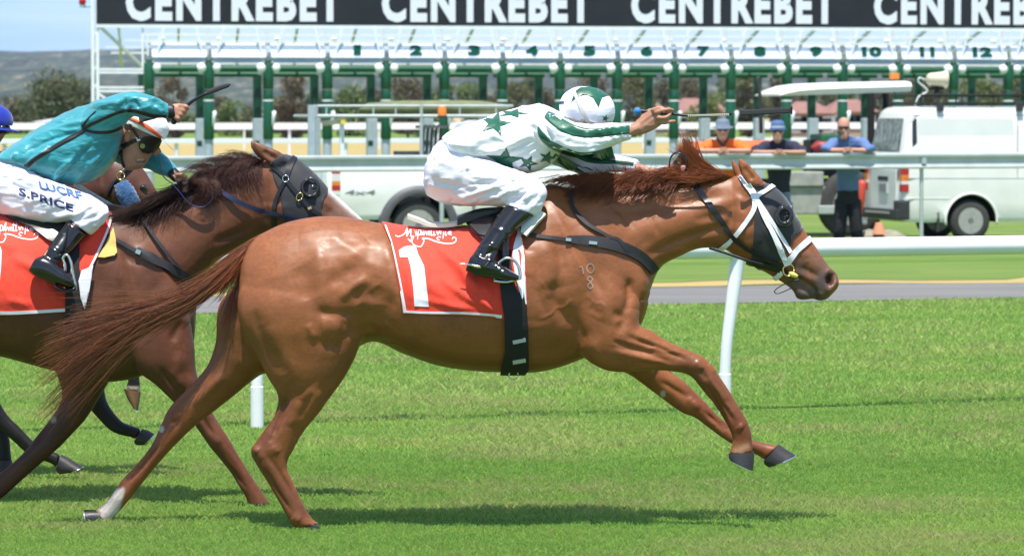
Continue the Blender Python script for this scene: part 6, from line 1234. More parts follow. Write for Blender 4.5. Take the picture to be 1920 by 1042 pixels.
for i, (x, y) in enumerate([(380,372),(392,366),(372,364)]): T2(x, y, [(-8,-18,-.11),(8,-26,-.12),(16,-8,-.125),(0,8,-.12)], 120, 460+i, w=6, col=(.075,.028,.018), lv=.2)
join_hair('mane', A, H2, Y0=Y2)
# hood, bridle and straps
g = Geo(); drape_poly(g, [(507,306),(527,290),(546,291),(566,305),(587,323),(604,341),(615,354),(613,364),(606,376),(602,392),(604,404),(586,412),(566,424),(540,434),(535,420),(530,392),(524,358),(514,334)], S2, res=5, off=.006, thick=.008, Yd=Y2); hd = g.obj('blinker_hood', HOODM, H2, smooth=True)
g = Geo(); c = S2.hit(582,352)[0]; rings = []
for rr, out in ((.046,-.002),(.046,.012),(.042,.024),(.034,.030),(.030,.026),(.029,.008)): rings.append([c+Vector((math.cos(t)*rr, -out*(1.0 if math.cos(t-.5) < .2 else .3), math.sin(t)*rr*1.1)) for t in [2*math.pi*j/32 for j in range(32)]])
g.rings(rings, cap=False); g.obj('eye_cup', CUPM, hd, smooth=True)
BR2 = empty('bridle', (0,0,0), parent=H2); kd = dict(off=.014, thick=.006, Yd=Y2)
g = Geo(); drape_ribbon(g, [(538,330),(544,310),(555,292)], [9,11,9], S2, **kd); g.obj('browband', BLACKL, BR2, smooth=True, auto=.9)
g = Geo(); drape_ribbon(g, [(535,334),(522,322),(508,310)], 7, S2, **kd); drape_ribbon(g, [(537,338),(550,355),(563,370),(583,392),(601,404)], 7, S2, **kd); drape_ribbon(g, [(533,342),(520,368),(514,392),(513,434)], [6,6,7,6], S2, **kd); g.obj('cheek_strap', BLACKL, BR2, smooth=True, auto=.9)
g = Geo(); c = S2.hit(536,335)[0]+Vector((0,-.018,0)); g.tube([c+Vector((.014*math.cos(t),0,.015*math.sin(t))) for t in np.linspace(0,6.283,20)], .0028, 6); g.obj('ring', METAL, BR2, smooth=True)
g = Geo(); c = S2.hit(562,369)[0]+Vector((0,-.018,0)); M = Matrix.Rotation(.5, 3, 'Y'); g.tube([c+M@Vector((.013*math.cos(t),0,.019*math.sin(t))) for t in np.linspace(0,6.283,20)], .003, 6); g.obj('buckle', BRASS, BR2, smooth=True)
g = Geo(); g.box(S2.hit(581,390)[0]+Vector((0,-.018,0)), (.009,.002,.006), M=Matrix.Rotation(-.4, 3, 'Y')); g.obj('keeper', BRASS, BR2)
g = Geo(); drape_ribbon(g, [(338,336),(372,344),(410,358),(450,380),(490,395),(530,404),(580,418)], [9,9,9,9,8,6,6], S2, k=8, off=.020, thick=.006, Yd=Y2-.1); g.obj('rein', mat('dark blue rein', (.015,.02,.06), .4), H2, smooth=True, auto=.9)
g = Geo(); yl = Y2-.14; g.tube([P(300,300,yl),P(306,330,yl),P(322,344,yl),P(338,362,yl),P(356,382,yl),P(380,388,yl),P(398,374,yl),P(398,360,yl)], .0075, 8, k=5, squash=.35, up=(0,-1,0)); g.obj('rein_loop', mat('navy rein', (.02,.025,.10), .4), H2, smooth=True)
g = Geo(); kd = dict(off=.012, thick=.008, Yd=Y2)
drape_ribbon(g, [(176,436),(205,444),(232,458),(258,472)], [5,6,7,8], S2, **kd); drape_ribbon(g, [(256,470),(300,492),(340,514),(372,536)], [14,16,16,14], S2, k=8, off=.014, thick=.010, Yd=Y2); drape_ribbon(g, [(262,400),(284,436),(312,474),(336,502)], 6, S2, k=8, off=.020, thick=.006, Yd=Y2); b_ = g.obj('breastplate', mat('black webbing', (.014,.014,.018), .6), H2, smooth=True, auto=.9)
g = Geo(); g.box(S2.hit(260,472)[0]+Vector((0,-.02,0)), (.012,.003,.010), M=Matrix.Rotation(.4, 3, 'Y')); g.obj('buckle', METAL, b_, bevel=.001)
# cloth, pad, saddle
f2 = [([(20,480),(60,500),(110,520)], 8, .010), ([(60,540),(100,555),(125,575)], 7, .009), ([(0,450),(30,470)], 8, .008), ([(150,470),(170,450),(190,420)], 7, .010), ([(80,520),(110,560)], 6, .008), ([(10,560),(60,572)], 6, .006), ([(130,430),(150,500)], 7, -.006)]
CV2, CF2 = cloth('c', S2, [(-190,400),(-120,402),(0,402),(60,408),(120,416),(170,408),(205,400),(213,404),(204,436),(185,478),(166,515),(158,580),(126,584),(60,588),(0,590),(-190,588)], f2, Y0=Y2, res=5)
SC2 = empty('saddle_cloth', P(60,500,Y2-.25), 'red saddle cloth under the rider in teal, script lettering showing, number hidden', 'saddle cloth'); g = Geo(); g.add([tuple(v) for v in CV2], CF2); g.obj('cloth', REDC, SC2, smooth=True, auto=1.0); CS2 = TriSurf(CV2, CF2); kd = dict(off=.0035, thick=.003, blend=.2, Yd=Y2)
g = Geo(); drape_ribbon(g, [(-188,585),(0,587),(60,585),(128,581)], 6, CS2, k=10, **kd); g.obj('edge_binding', WCLOTH, SC2)
g = Geo(); drape_ribbon(g, [(210,406),(201,436),(182,478),(164,513)], [6,6,6,6], CS2, k=8, **kd); g.obj('edge_binding', WCLOTH, SC2)
g = Geo(); drape_poly(g, [(170,500),(152,508),(146,528),(150,560),(157,580),(166,545),(175,498)], S2, res=5, off=.032, thick=.006, Yd=Y2); g.obj('lining', WCLOTH, SC2, smooth=True)
g = Geo(); script_mark(g, SCRIPT[2:], lambda a, b: (63-(464-a)/3.158, 432+(b-158)/3.158), CS2, 2.0, Yd=Y2); g.obj('script_lettering', WCLOTH, SC2)
g = Geo(); drape_poly(g, [(-18,466),(0,461),(3,470),(2,500),(-4,560),(-20,560),(-16,500)], CS2, res=5, **kd); g.obj('number', WCLOTH, SC2)
g = Geo(); drape_poly(g, [(184,483),(196,462),(212,428),(217,450),(218,475),(214,480),(196,484)], S2, res=5, off=.020, thick=.016, Yd=Y2); tag(g.obj('saddle_pad', mat('yellow foam pad', (.62,.45,.13), .8, bump=.3, bscale=200), None, smooth=True, auto=.9), 'yellow foam pad sticking out in front of the second red saddle cloth', 'pad')
SD2 = empty('racing_saddle', P(60,410,Y2), 'small black racing saddle under the jockey in teal', 'saddle')
g = Geo(); seat(g, [(-95,392),(-60,402),(-20,408),(20,406),(70,404),(130,398),(170,396)], .12, .03, 1.6, Y0=Y2); g.obj('seat', BLACKL, SD2, smooth=True, auto=.9)
g = Geo(); drape_poly(g, [(0,404),(60,412),(100,420),(128,414),(135,440),(110,460),(90,452),(60,430),(20,415)], S2, res=6, off=.035, thick=.012, Yd=Y2); g.obj('flap', BLACKL, SD2, smooth=True, auto=.9)
g = Geo(); drape_poly(g, [(128,440),(150,440),(148,500),(158,560),(160,640),(158,706),(122,706),(122,620),(122,560),(120,500)], S2, res=6, off=.022, thick=.010, Yd=Y2); g.obj('girth', mat('black elastic girth', (.01,.01,.013), .75), SD2, smooth=True, auto=.9)
y3 = Y2-.345; g = Geo(); g.tube([P(104,534,y3),P(118,520,y3),P(122,500,y3),P(118,484,y3),P(126,478,y3),P(133,492,y3),P(136,512,y3),P(142,538,y3)], .007, 8, k=4); s_ = g.obj('stirrup_iron', METAL, SD2, smooth=True); g = Geo(); g.tube([P(102,536,y3),P(122,545,y3),P(143,540,y3)], .009, 8, k=3, squash=3); g.obj('stirrup_tread', BLACKL, s_, smooth=True)
g = Geo(); g.tube([P(128,420,Y2-.27),P(124,450,Y2-.31),P(122,482,y3)], .010, 6, squash=.3); g.obj('stirrup_leather', BLACKL, SD2)
g = Geo(); a = P(141,346,Y2+.25); b = P(222,394,Y2+.22); M = (b-a).to_track_quat('X','Z').to_matrix(); g.box((a+b)/2, ((b-a).length/2,.006,.0105), M=M); tag(g.obj('neck_strap', PADM, None, bevel=.003), 'flat cream strap slanting down behind the knee of the jockey in teal', 'strap')
# ---------------------------------------------------------------- the rider in teal
TEAL = mat('teal satin', (.02,.27,.32), .42, spec=.6, sheen=.4, noise=.25, nscale=9, bump=.6, bscale=10, bdist=.022, stretch=(1,1,2.2)); BTRIM = mat('black trim', (.012,.012,.016), .5)
J2 = empty('person', P(70,400,Y2), 'jockey in shiny teal silks with black piping, whip hand raised over a white cap', 'person')
g = Geo()
chain_px(g, [(-20,345,0,34),(40,310,0,38),(100,282,0,42),(160,250,0,40),(195,240,0,24),(220,245,0,17),(238,250,0,18)], k=4, Yref=Y2)
loft_px(g, [(270,215,236,226,0,.05),(290,222,230,244,0,.07),(302,242,227,262,0,.076),(300,262,226,280,0,.072),(291,280,225,294,0,.066),(282,294,226,306,0,.058),(275,305,232,316,0,.048),(266,316,244,320,0,.028)], k=4, n=22, Yref=Y2)
chain_px(g, [(290,274,0,5),(297,284,0,6.5),(288,288,0,5)], k=2, Yref=Y2); g.ball(P(239,256,Y2-.072), (.018,.012,.028)); g.ball(P(239,256,Y2+.072), (.018,.012,.028))
chain_px(g, [(185,228,-.12,20),(215,212,-.16,19),(245,195,-.19,16),(275,198,-.21,14),(304,206,-.215,11),(322,209,-.215,10)], k=4, Yref=Y2)
loft_px(g, [(318,198,320,220,-.215,.022),(328,194,330,226,-.215,.021),(338,195,340,226,-.213,.017),(345,199,345,219,-.213,.012)], k=3, n=16, Yref=Y2)
for i in range(4):
    x = 350-i*5.0; y = 201+i*7.4; chain_px(g, [(338-i*2.5,199+i*7,-.225,4.6),(x-1,y-1,-.24,4.5),(x+1,y+3,-.225,4.2),(x-4,y+4,-.205,3.8)], k=4, n=10, Yref=Y2)
chain_px(g, [(332,198,-.20,4.8),(342,199,-.185,4.4),(350,204,-.185,4)], k=3, n=10, Yref=Y2)
chain_px(g, [(200,258,.11,19),(250,285,.15,15),(285,298,.15,13),(312,310,.11,10),(330,330,.06,9)], k=4, Yref=Y2)
loft_px(g, [(322,326,330,340,.0,.02),(334,330,336,350,-.03,.022),(345,334,342,354,-.05,.018)], k=3, n=14, Yref=Y2)
for i in range(4): chain_px(g, [(344,333+i*5,-.06,4),(352,338+i*5,-.075,3.8),(349,343+i*5,-.09,3.5),(341,342+i*5,-.09,3.4)], k=3, n=8, Yref=Y2)
chain_px(g, [(330,328,-.04,4.5),(342,328,-.07,4),(350,334,-.09,3.6)], k=3, n=8, Yref=Y2)
for s in (-1, 1): chain_px(g, [(-20,345,.06*s,30),(70,365,.13*s,28),(160,384,.18*s,18),(172,394,.19*s,13),(125,440,.26*s,9),(88,480,.32*s,7),(80,500,.34*s,6),(115,520,.345*s,6)], k=4, Yref=Y2)
V, F = fuse(g, .0048, 3)
V = sculpt(V, F, [([(254,300),(262,305),(274,302)], 3.5, -.009, 'b'), ([(256,296),(270,298)], 2.5, .002, 'n'), ([(258,310),(270,308)], 3, .002, 'n'), ([(272,270),(284,272)], 7, -.006, 'b'), ([(246,285),(256,292)], 6, .004, 'b'), ([(248,296),(252,308)], 2.5, -.003, 'n'), ([(236,252),(240,260)], 2.5, -.005, 'n')], Ymid=Y2)
C = tinted(V, (.42,.20,.13), [([(256,304),(270,303)], 2.0, (.10,.02,.015), .9), ([(258,300),(268,300)], 1.6, (.7,.66,.55), .9), ([(235,250),(240,262)], 5, (.5,.18,.12), .5), ([(232,300),(255,314)], 8, (.30,.16,.11), .5)]); _M.pop('tanned skin t', None)
SKINT = mat('tanned skin t', (.42,.2,.13), .5, attr=True, bump=.3, bscale=260, subs=.06, noise=.08, nscale=30, bdist=.0015); mesh_np('body', V, F, SKINT, J2, color=C); FS2 = Surf(V, F)
g = Geo()
loft_px(g, [(-6,294,34,310,0,.12),(27,270,72,332,0,.155),(62,247,112,346,0,.17),(100,224,152,345,0,.178),(140,204,190,328,0,.182),(175,194,216,298,0,.178),(203,192,230,264,0,.15),(224,208,234,246,0,.09)], k=5, n=34, Yref=Y2)
chain_px(g, [(178,230,-.10,36),(208,214,-.15,33),(240,196,-.19,24),(270,199,-.21,21.5),(298,205,-.215,17),(316,209,-.215,12.5)], k=5, n=20, Yref=Y2)
chain_px(g, [(195,262,.10,26),(245,290,.15,23),(283,298,.15,20),(308,312,.11,17),(326,326,.07,10)], k=5, n=18, Yref=Y2)
V, F = fuse(g, .0062, 4)
tf = [([(60,260),(120,236),(180,224)], 6, .007,'n'), ([(40,290),(90,262),(150,246)], 5, -.006,'n'), ([(50,318),(62,300),(90,280)], 6, .008,'n'), ([(95,345),(110,320),(150,290)], 6, .008,'n'), ([(130,348),(160,315),(200,280)], 6, .007,'n'), ([(112,340),(140,300),(175,268)], 5, -.007,'n'), ([(180,320),(205,290),(222,262)], 5, .006,'n'), ([(215,200),(235,185),(262,186)], 5, .005,'n'), ([(240,180),(243,196),(236,214)], 4, .009,'n'), ([(252,186),(262,205)], 4, -.006,'n'),
  ([(280,186),(296,190),(312,200)], 4, .006,'n'), ([(290,200),(304,212)], 4, .005,'n'), ([(195,236),(220,225),(250,212)], 5, -.006,'n'), ([(170,200),(200,196),(225,190)], 6, .006,'n'), ([(30,285),(22,300)], 4, .005,'n'), ([(75,335),(60,320)], 4, -.004,'n'), ([(312,198),(313,220)], 3, .004,'s'), ([(150,210),(120,230),(70,262)], 7, -.004,'n')]
V = sculpt(V, F, [(a, r*.85, m*2.3, c) for a, r, m, c in tf], Ymid=Y2); V = folds(V, F, .0045, (7, 9, 20), 14)
T2S = Surf(V, F); g = Geo(); kd = dict(off=.003, thick=.005, blend=.6, mi=1, Yd=Y2)
drape_ribbon(g, [(48,314),(64,300),(86,286),(112,270),(138,256),(160,243)], [9,8,8,8,8,7], T2S, k=8, cross=3, **kd); drape_ribbon(g, [(159,240),(176,231),(200,220),(224,210),(246,207),(268,212),(290,218),(312,218)], [6,6,6,6,7,7,7,6], T2S, k=8, **kd); drape_ribbon(g, [(157,242),(170,247),(190,249),(212,246),(230,238)], 5, T2S, k=8, **kd); drape_ribbon(g, [(160,243),(156,236),(166,222),(180,208)], [4,5,3,1], T2S, **kd)
g2 = Geo(); chain_px(g2, [(314,208,-.215,13),(318,208.5,-.215,13.5),(326,210,-.215,13),(328,210,-.215,11)], k=2, n=18, Yref=Y2); g.add(g2.V, g2.F, 1); g2 = Geo(); chain_px(g2, [(322,322,.07,10.5),(328,329,.06,11),(333,334,.05,9.5)], k=2, n=16, Yref=Y2); g.add(g2.V, g2.F, 1)
mesh_mix('silks', V, F, g, [TEAL, BTRIM], J2)
g = Geo()
loft_px(g, [(-78,330,-76,370,0,.09),(-62,300,-62,390,0,.14),(-34,290,-32,400,0,.17),(6,298,6,404,0,.165)], k=4, n=28, Yref=Y2)
for s in (-1, 1): loft_px(g, [(0,300,0,402,.06*s,.09),(45,312,35,409,.10*s,.095),(85,336,70,416,.135*s,.09),(130,351,102,418,.165*s,.082),(168,366,124,416,.185*s,.072),(195,382,136,415,.20*s,.066),(205,400,138,414,.207*s,.060),(192,420,136,414,.212*s,.057),(170,440,133,412,.217*s,.054)], k=5, n=24, Yref=Y2)
V, F = fuse(g, .0065, 5)
bf = [([(130,356),(100,370),(40,380)], 5, .006,'n'), ([(180,380),(150,398),(100,408)], 4, .007,'n'), ([(190,392),(165,402),(135,404)], 3.5, .006,'n'), ([(170,372),(140,388),(90,398)], 4, -.006,'n'), ([(20,320),(60,345),(110,360)], 5, .005,'n'), ([(0,330),(30,350),(60,362)], 5, -.005,'n'), ([(196,400),(180,412),(160,418)], 3.5, .006,'n'), ([(190,410),(172,428)], 3, .005,'n'), ([(150,405),(170,400)], 3, -.006,'n'), ([(0,380),(50,398),(90,404)], 5, .004,'n')]
V = sculpt(V, F, [(a, r, m*1.6, c) for a, r, m, c in bf], Ymid=Y2); V = folds(V, F, .005, (9, 9, 22), 19); B2S = Surf(V, F)
g = Geo(); drape_text(g, 'S.PRICE', (36,366), (102,32), (-1,-15), B2S, bold=.03, res=4, spacing=1.05, off=.003, thick=.003, mi=1, Yd=Y2); drape_text(g, 'LUCRF', (76,354), (80,21), (-5,-15), B2S, bold=.04, res=4, spacing=1.02, off=.003, thick=.003, mi=2, Yd=Y2)
mesh_mix('breeches', V, F, g, [WBREECH, mat('navy ink', (.02,.03,.12), .6), mat('blue ink', (.05,.13,.38), .6)], J2)
for s in (-1, 1):
    g = Geo(); loft_px(g, [(164,441,128,412,.222*s,.055),(150,456,114,430,.24*s,.054),(136,469,100,450,.27*s,.05),(122,481,84,472,.30*s,.045),(112,489,70,488,.32*s,.042),(106,496,66,496,.33*s,.04)], k=5, n=24, Yref=Y2)
    loft_px(g, [(66,484,53,508,.333*s,.026),(80,480,64,517,.336*s,.037),(98,486,84,525,.34*s,.04),(112,498,102,531,.342*s,.043),(128,512,124,537,.345*s,.044),(140,526,137,541,.346*s,.028)], k=5, n=20, Yref=Y2)
    V, F = fuse(g, .0058, 4); V = sculpt(V, F, [([(90,462),(104,470),(112,474)], 4, .008,'b'), ([(84,478),(100,486),(110,488)], 3.5, -.007,'b'), ([(60,512),(100,530),(138,541)], 2.4, .004,'s'), ([(96,430),(120,440)], 3, .003,'b')], Ymid=Y2); mesh_np('boot', V, F, BOOTM, J2)
# cap, goggles
g = Geo(); M = Matrix.Rotation(math.radians(24), 3, 'Y'); c = P(272,236,Y2); g.ball(c, (.112,.098,.088), nu=40, nv=24, M=M); V = np.array([tuple(v) for v in g.V]); R = V-np.array(c)
V2 = V+R/np.linalg.norm(R, axis=1, keepdims=True)*(fbm(V*22, 2, 5)*.004)[:, None]; HS2 = TriSurf(V2, g.F); f_ = [f for f in g.F if all((V[i]-np.array(c))[2] > -.028-.45*(V[i]-np.array(c))[0] for i in f)]
g = Geo(); g.add([tuple(v) for v in V2], f_); drape_ribbon(g, [(242,222),(256,227),(272,236),(288,247),(303,259)], [3,6,8,7,5], HS2, off=.003, thick=.005, blend=.7, mi=1, Yd=Y2); hm = g.obj('riding_cap', [WSILK, mat('orange red trim', (.72,.12,.04), .5)], J2, smooth=True)
g = Geo(); pk = []
for q in (0, 1): pk.append([P(300+q*24*math.cos(t), 256+q*24*abs(math.cos(t))**1.0*1.0+ (1-q)*0, Y2+.085*math.sin(t)) for t in np.linspace(-1.45, 1.45, 12)])
V = [p for r in pk for p in r]; g.add(V+[v-Vector((0,0,.004)) for v in V], [(i,i+1,i+13,i+12) for i in range(11)]+[(i+24,i+36,i+37,i+25) for i in range(11)]+[(i+12,i+13,i+37,i+36) for i in range(11)]); g.obj('peak', mat('cloudy plastic peak', (.72,.72,.68), .3), hm, smooth=True)
g = Geo(); drape_ribbon(g, [(243,224),(248,238),(256,252),(262,262)], 4, FS2, off=.02, thick=.006, Yd=Y2-.08, free=True); drape_ribbon(g, [(230,276),(240,270),(252,264),(262,262)], [9,8,7,6], FS2, off=.008, thick=.008, Yd=Y2-.07); drape_ribbon(g, [(226,282),(226,300),(231,314)], 9, FS2, off=.006, thick=.008, Yd=Y2-.05); g.obj('chin_strap', BTRIM, hm, smooth=True)
g = Geo(); drape_poly(g, [(262,264),(268,257),(280,255),(298,259),(302,267),(297,277),(288,284),(276,287),(266,285),(261,278),(260,270)], FS2, res=3, off=.016, thick=.018, Yd=Y2); gg = g.obj('goggles', mat('dark goggles', (.012,.012,.014), .3), J2, smooth=True)
g = Geo(); c = FS2.hit(268,274,Y2)[0]+Vector((0,-.018,0)); g.tube([c, c+Vector((0,-.004,0))], .0115, 16); g.obj('round_vent', mat('olive yellow plastic', (.30,.27,.05), .5), gg)
g = Geo(); g.box(FS2.hit(260,261,Y2)[0]+Vector((0,-.016,0)), (.008,.004,.009), M=Matrix.Rotation(-.3, 3, 'Y')); g.obj('buckle', WCLOTH, gg, bevel=.001)
W2 = empty('riding_whip', P(340,212,Y2-.21), 'black riding whip with a flat tip, raised by the jockey in teal', 'whip'); yw = Y2-.213
g = Geo(); g.tube([P(326,228,yw),P(333,220,yw),P(352,197,yw),P(370,184,yw),P(388,175,yw)], [.011,.010,.008,.007,.007], 10, k=4); g.ball(P(326,228,yw), .014); g.obj('shaft', BLACKL, W2, smooth=True)
g = Geo(); g.tube([P(384,177,yw),P(392,173,yw),P(412,165,yw),P(428,160,yw),P(431,161,yw)], [.006,.011,.012,.010,.004], 10, k=3, squash=.3, up=(0,0,1)); g.obj('flap', mat('padded flap', (.03,.03,.034), .6), W2, smooth=True)
# ================================================================ third horse, mostly hidden behind the second
Y3 = 2.35
H3 = empty('horse', P(-60, 900, Y3), 'nearly hidden dark legged horse with blue sheepskin cheek piece, farthest of the three', 'horse'); H3.location.z = 0
g = Geo()
loft_px(g, [(-420,420,-415,560,0,.09),(-380,370,-380,620,0,.2),(-300,345,-300,640,0,.26),(-200,350,-200,625,0,.27),(-110,352,-110,630,0,.28),(-30,340,-20,645,0,.27),(30,345,50,640,0,.22),(90,390,110,625,0,.16),(130,440,140,590,0,.07)], k=5, n=32, Yref=Y3, egg=-.1)
loft_px(g, [(-40,338,70,560,0,.16),(10,300,100,500,0,.13),(70,290,140,450,0,.11),(130,286,165,410,0,.095),(185,288,190,390,0,.085)], k=5, n=26, Yref=Y3, egg=-.2)
loft_px(g, [(225,292,176,340,0,.07),(250,302,178,372,0,.09),(270,318,196,392,0,.095),(284,340,218,408,0,.085),(298,366,244,424,0,.066),(312,396,270,440,0,.055),(326,424,292,456,0,.05),(330,440,304,462,0,.03)], k=5, n=26, Yref=Y3)
loft_px(g, [(-10,600,-150,600,-.11,.10),(-20,680,-100,690,-.12,.06),(-5,740,-45,760,-.12,.04),(12,774,-10,796,-.12,.032),(38,801,20,823,-.12,.03),(68,831,50,850,-.12,.030),(86,840,76,862,-.12,.034),(104,847,96,869,-.12,.03),(114,852,106,878,-.12,.032)], k=5, n=22, Yref=Y3)
loft_px(g, [(200,600,90,620,.11,.09),(202,680,130,700,.12,.06),(196,728,152,745,.12,.042),(204,760,176,775,.12,.034),(228,789,205,805,.12,.032),(240,795,226,815,.12,.036),(258,801,248,820,.12,.03),(266,804,252,826,.12,.032)], k=5, n=22, Yref=Y3)
loft_px(g, [(240,560,120,580,-.10,.09),(300,610,220,640,-.12,.06),(312,650,270,662,-.12,.04),(285,668,262,690,-.12,.032),(263,700,239,700,-.12,.028),(263,718,240,714,-.12,.028),(264,734,234,728,-.12,.031)], k=5, n=20, Yref=Y3)
loft_px(g, [(-90,620,-200,640,.10,.09),(-60,720,-120,730,.12,.05),(-16,775,-56,790,.12,.036),(14,812,-10,822,.12,.030),(20,842,-8,845,.12,.035),(22,866,-12,866,.12,.036)], k=5, n=20, Yref=Y3)
V, F = fuse(g, .0095, 5)
V = muscles(V, F, [([(225,350),(222,385)], 18, .010,'b'), ([(262,360),(290,400)], 6, .006,'b'), ([(270,350)], 9, .008,'b'), ([(200,300),(190,350)], 7, -.006,'b'), ([(30,822),(60,850)], 3, -.004,'b'), ([(196,775),(225,805)], 3, -.004,'b')], Ymid=Y3)
C = tinted(V, (.085,.032,.018), [([(-40,720),(60,840),(110,860)], 60, (.012,.010,.011), 1), ([(160,700),(230,800),(265,815)], 60, (.012,.010,.011), 1), ([(250,650),(250,740)], 40, (.012,.010,.011), 1), ([(10,740),(10,870)], 40, (.014,.012,.013), 1), ([(270,330),(300,400)], 22, (.12,.05,.03), .7)])
Q = to_px(V); w = np.clip((5-np.abs(Q[:, 1]-729))/2, 0, 1)*(Q[:, 0] > 225)*(Q[:, 0] < 270)*(V[:, 1] < Y3); C = C*(1-w[:, None])+np.array((.6,.52,.45))*w[:, None]
mesh_np('body', V, F, COAT2, H3, color=C); S3 = Surf(V, F)
hoof(H3, [(115,851,105,882,-.12,.036),(134,861,112,888,-.12,.041),(155,874,128,886,-.12,.044)], Yref=Y3)
hoof(H3, [(267,803,251,828,.12,.036),(279,807,256,834,.12,.041),(290,813,270,834,.12,.043)], Yref=Y3)
hoof(H3, [(264,734,232,728,-.12,.036),(262,750,238,745,-.12,.04),(259,769,248,760,-.12,.042)], Yref=Y3, m=mat('brown hoof horn', (.16,.085,.04), .5, noise=.3, nscale=40))
hoof(H3, [(23,862,-14,862,.12,.038),(24,886,-16,886,.12,.046)], Yref=Y3)
g = Geo(); e = S3.hit(268,352)[0]; g.ball(e+Vector((0,.009,0)), (.022,.018,.018)); g.obj('eye', EYEM, H3, smooth=True)
BR3 = empty('bridle', (0,0,0), parent=H3)
g = Geo(); pts = [P(226,344,Y3-.11),P(232,356,Y3-.12),P(242,374,Y3-.12),(P(254,394,Y3-.11))]; g.tube(pts, [.034,.045,.047,.040], 22, k=6, squash=.6, up=(1,0,.5))
g.V = [tuple(Vector(v)+Vector((random.gauss(0,.0022),random.gauss(0,.0022),random.gauss(0,.0022)))) for v in g.V]; g.obj('sheepskin_cheekpiece', mat('blue sheepskin', (.02,.10,.25), .9, noise=.35, nscale=90, bump=1, bscale=160, bdist=.01, sheen=.5), BR3, smooth=True)
g = Geo(); c = P(226,330,Y3-.12); g.tube([c+Vector((.019*math.cos(t),0,.020*math.sin(t))) for t in np.linspace(0,6.283,20)], .004, 6); g.obj('ring', BRASS, BR3, smooth=True)
g = Geo(); drape_ribbon(g, [(228,324),(240,314),(254,304)], 8, S3, off=.02, thick=.006, Yd=Y3); drape_ribbon(g, [(222,334),(208,350),(200,372)], 5, S3, off=.012, thick=.006, Yd=Y3); g.obj('strap', BLACKL, BR3, smooth=True)
A = []
for i, (x, y) in enumerate([(-30,336),(-10,318),(5,304),(22,298),(40,294),(60,291),(85,289),(110,288),(140,286),(170,288)]): A.append(tuft(x, y, [(-12,-10,-.03),(-30,-6,-.07),(-44,10,-.09),(-52,24,-.1)], 90, 500+i, .008, (.045,.02,.014), 12, .0012, .4))
join_hair('mane', A, H3, Y0=Y3)
for i, (x, y, d, e_) in enumerate(((214,292,-12,-22),)): pass
# third rider, at the left edge
J3 = empty('person', P(-60,300,Y3), 'jockey in a blue cap at the left edge, almost out of the picture', 'person')
g = Geo(); chain_px(g, [(-170,330,0,34),(-110,290,0,38),(-60,262,0,30),(-35,255,0,18),(-22,250,0,16)], k=4, Yref=Y3)
loft_px(g, [(10,205,-30,212,0,.06),(16,225,-34,235,0,.07),(14,242,-32,252,0,.066),(8,256,-28,262,0,.055),(0,268,-20,270,0,.035)], k=4, n=18, Yref=Y3); chain_px(g, [(13,238,0,4),(18,246,0,5),(12,249,0,4)], k=2, Yref=Y3)
for s in (-1, 1): chain_px(g, [(-70,275,.16*s,20),(-40,310,.18*s,15),(10,322,.12*s,11),(40,322,.05*s,9)], k=4, Yref=Y3); g.ball(P(44,322,Y3+.05*s), (.03,.02,.025)); chain_px(g, [(-170,330,.08*s,30),(-70,350,.18*s,24),(-60,362,.2*s,16),(-120,430,.28*s,12),(-80,470,.33*s,9)], k=4, Yref=Y3)
V, F = fuse(g, .007, 3); mesh_np('body', V, F, SKIN, J3)
BLUES = mat('blue silk', (.012,.03,.33), .28, sheen=.2)
g = Geo(); loft_px(g, [(-210,320,-190,360,0,.14),(-160,290,-140,350,0,.17),(-110,262,-90,320,0,.18),(-70,240,-50,285,0,.15),(-45,236,-35,268,0,.08)], k=4, n=26, Yref=Y3)
for s in (-1, 1): chain_px(g, [(-85,270,.13*s,27),(-60,296,.19*s,22),(-30,314,.17*s,18),(15,322,.12*s,13)], k=4, Yref=Y3)
V, F = fuse(g, .009, 4); V = folds(V, F, .006, (12,12,20), 3); mesh_np('silks', V, F, BLUES, J3)
g = Geo(); loft_px(g, [(-250,330,-245,380,0,.1),(-200,305,-200,395,0,.17),(-150,320,-150,395,0,.17)], k=4, n=24, Yref=Y3)
for s in (-1, 1): loft_px(g, [(-170,320,-170,395,.08*s,.09),(-100,335,-110,395,.15*s,.08),(-50,352,-80,395,.19*s,.065),(-60,385,-100,385,.21*s,.055)], k=4, n=20, Yref=Y3)
V, F = fuse(g, .009, 4); mesh_np('breeches', V, F, WBREECH, J3)
for s in (-1, 1):
    g = Geo(); loft_px(g, [(-62,388,-102,382,.21*s,.055),(-90,430,-130,425,.26*s,.05),(-110,465,-142,465,.31*s,.042)], k=4, n=18, Yref=Y3); loft_px(g, [(-140,462,-148,488,.33*s,.03),(-110,470,-115,496,.34*s,.042),(-75,485,-76,500,.345*s,.03)], k=4, n=16, Yref=Y3); V, F = fuse(g, .008, 3); mesh_np('boot', V, F, BOOTM, J3)
g = Geo(); c = P(-14,226,Y3); g.ball(c, (.102,.088,.084), nu=32, nv=18, M=Matrix.Rotation(.12, 3, 'Y')); g2 = Geo(); g2.add(g.V, [f for f in g.F if all((Vector(g.V[i])-c).z > -.035 for i in f)])
t = np.linspace(-1.5, 1.5, 12); V = [c+Vector((.085*math.cos(a), .085*math.sin(a), -.030-.01*math.cos(a))) for a in t]+[c+Vector((.085*math.cos(a)+.045*math.cos(a), .09*math.sin(a), -.040-.012*math.cos(a))) for a in t]; V += [v-Vector((0,0,.005)) for v in V]
g2.add(V, [(i,i+1,i+13,i+12) for i in range(11)]+[(i+24,i+36,i+37,i+25) for i in range(11)]+[(i+12,i+13,i+37,i+36) for i in range(11)]); g2.obj('riding_cap', BLUES, J3, smooth=True)
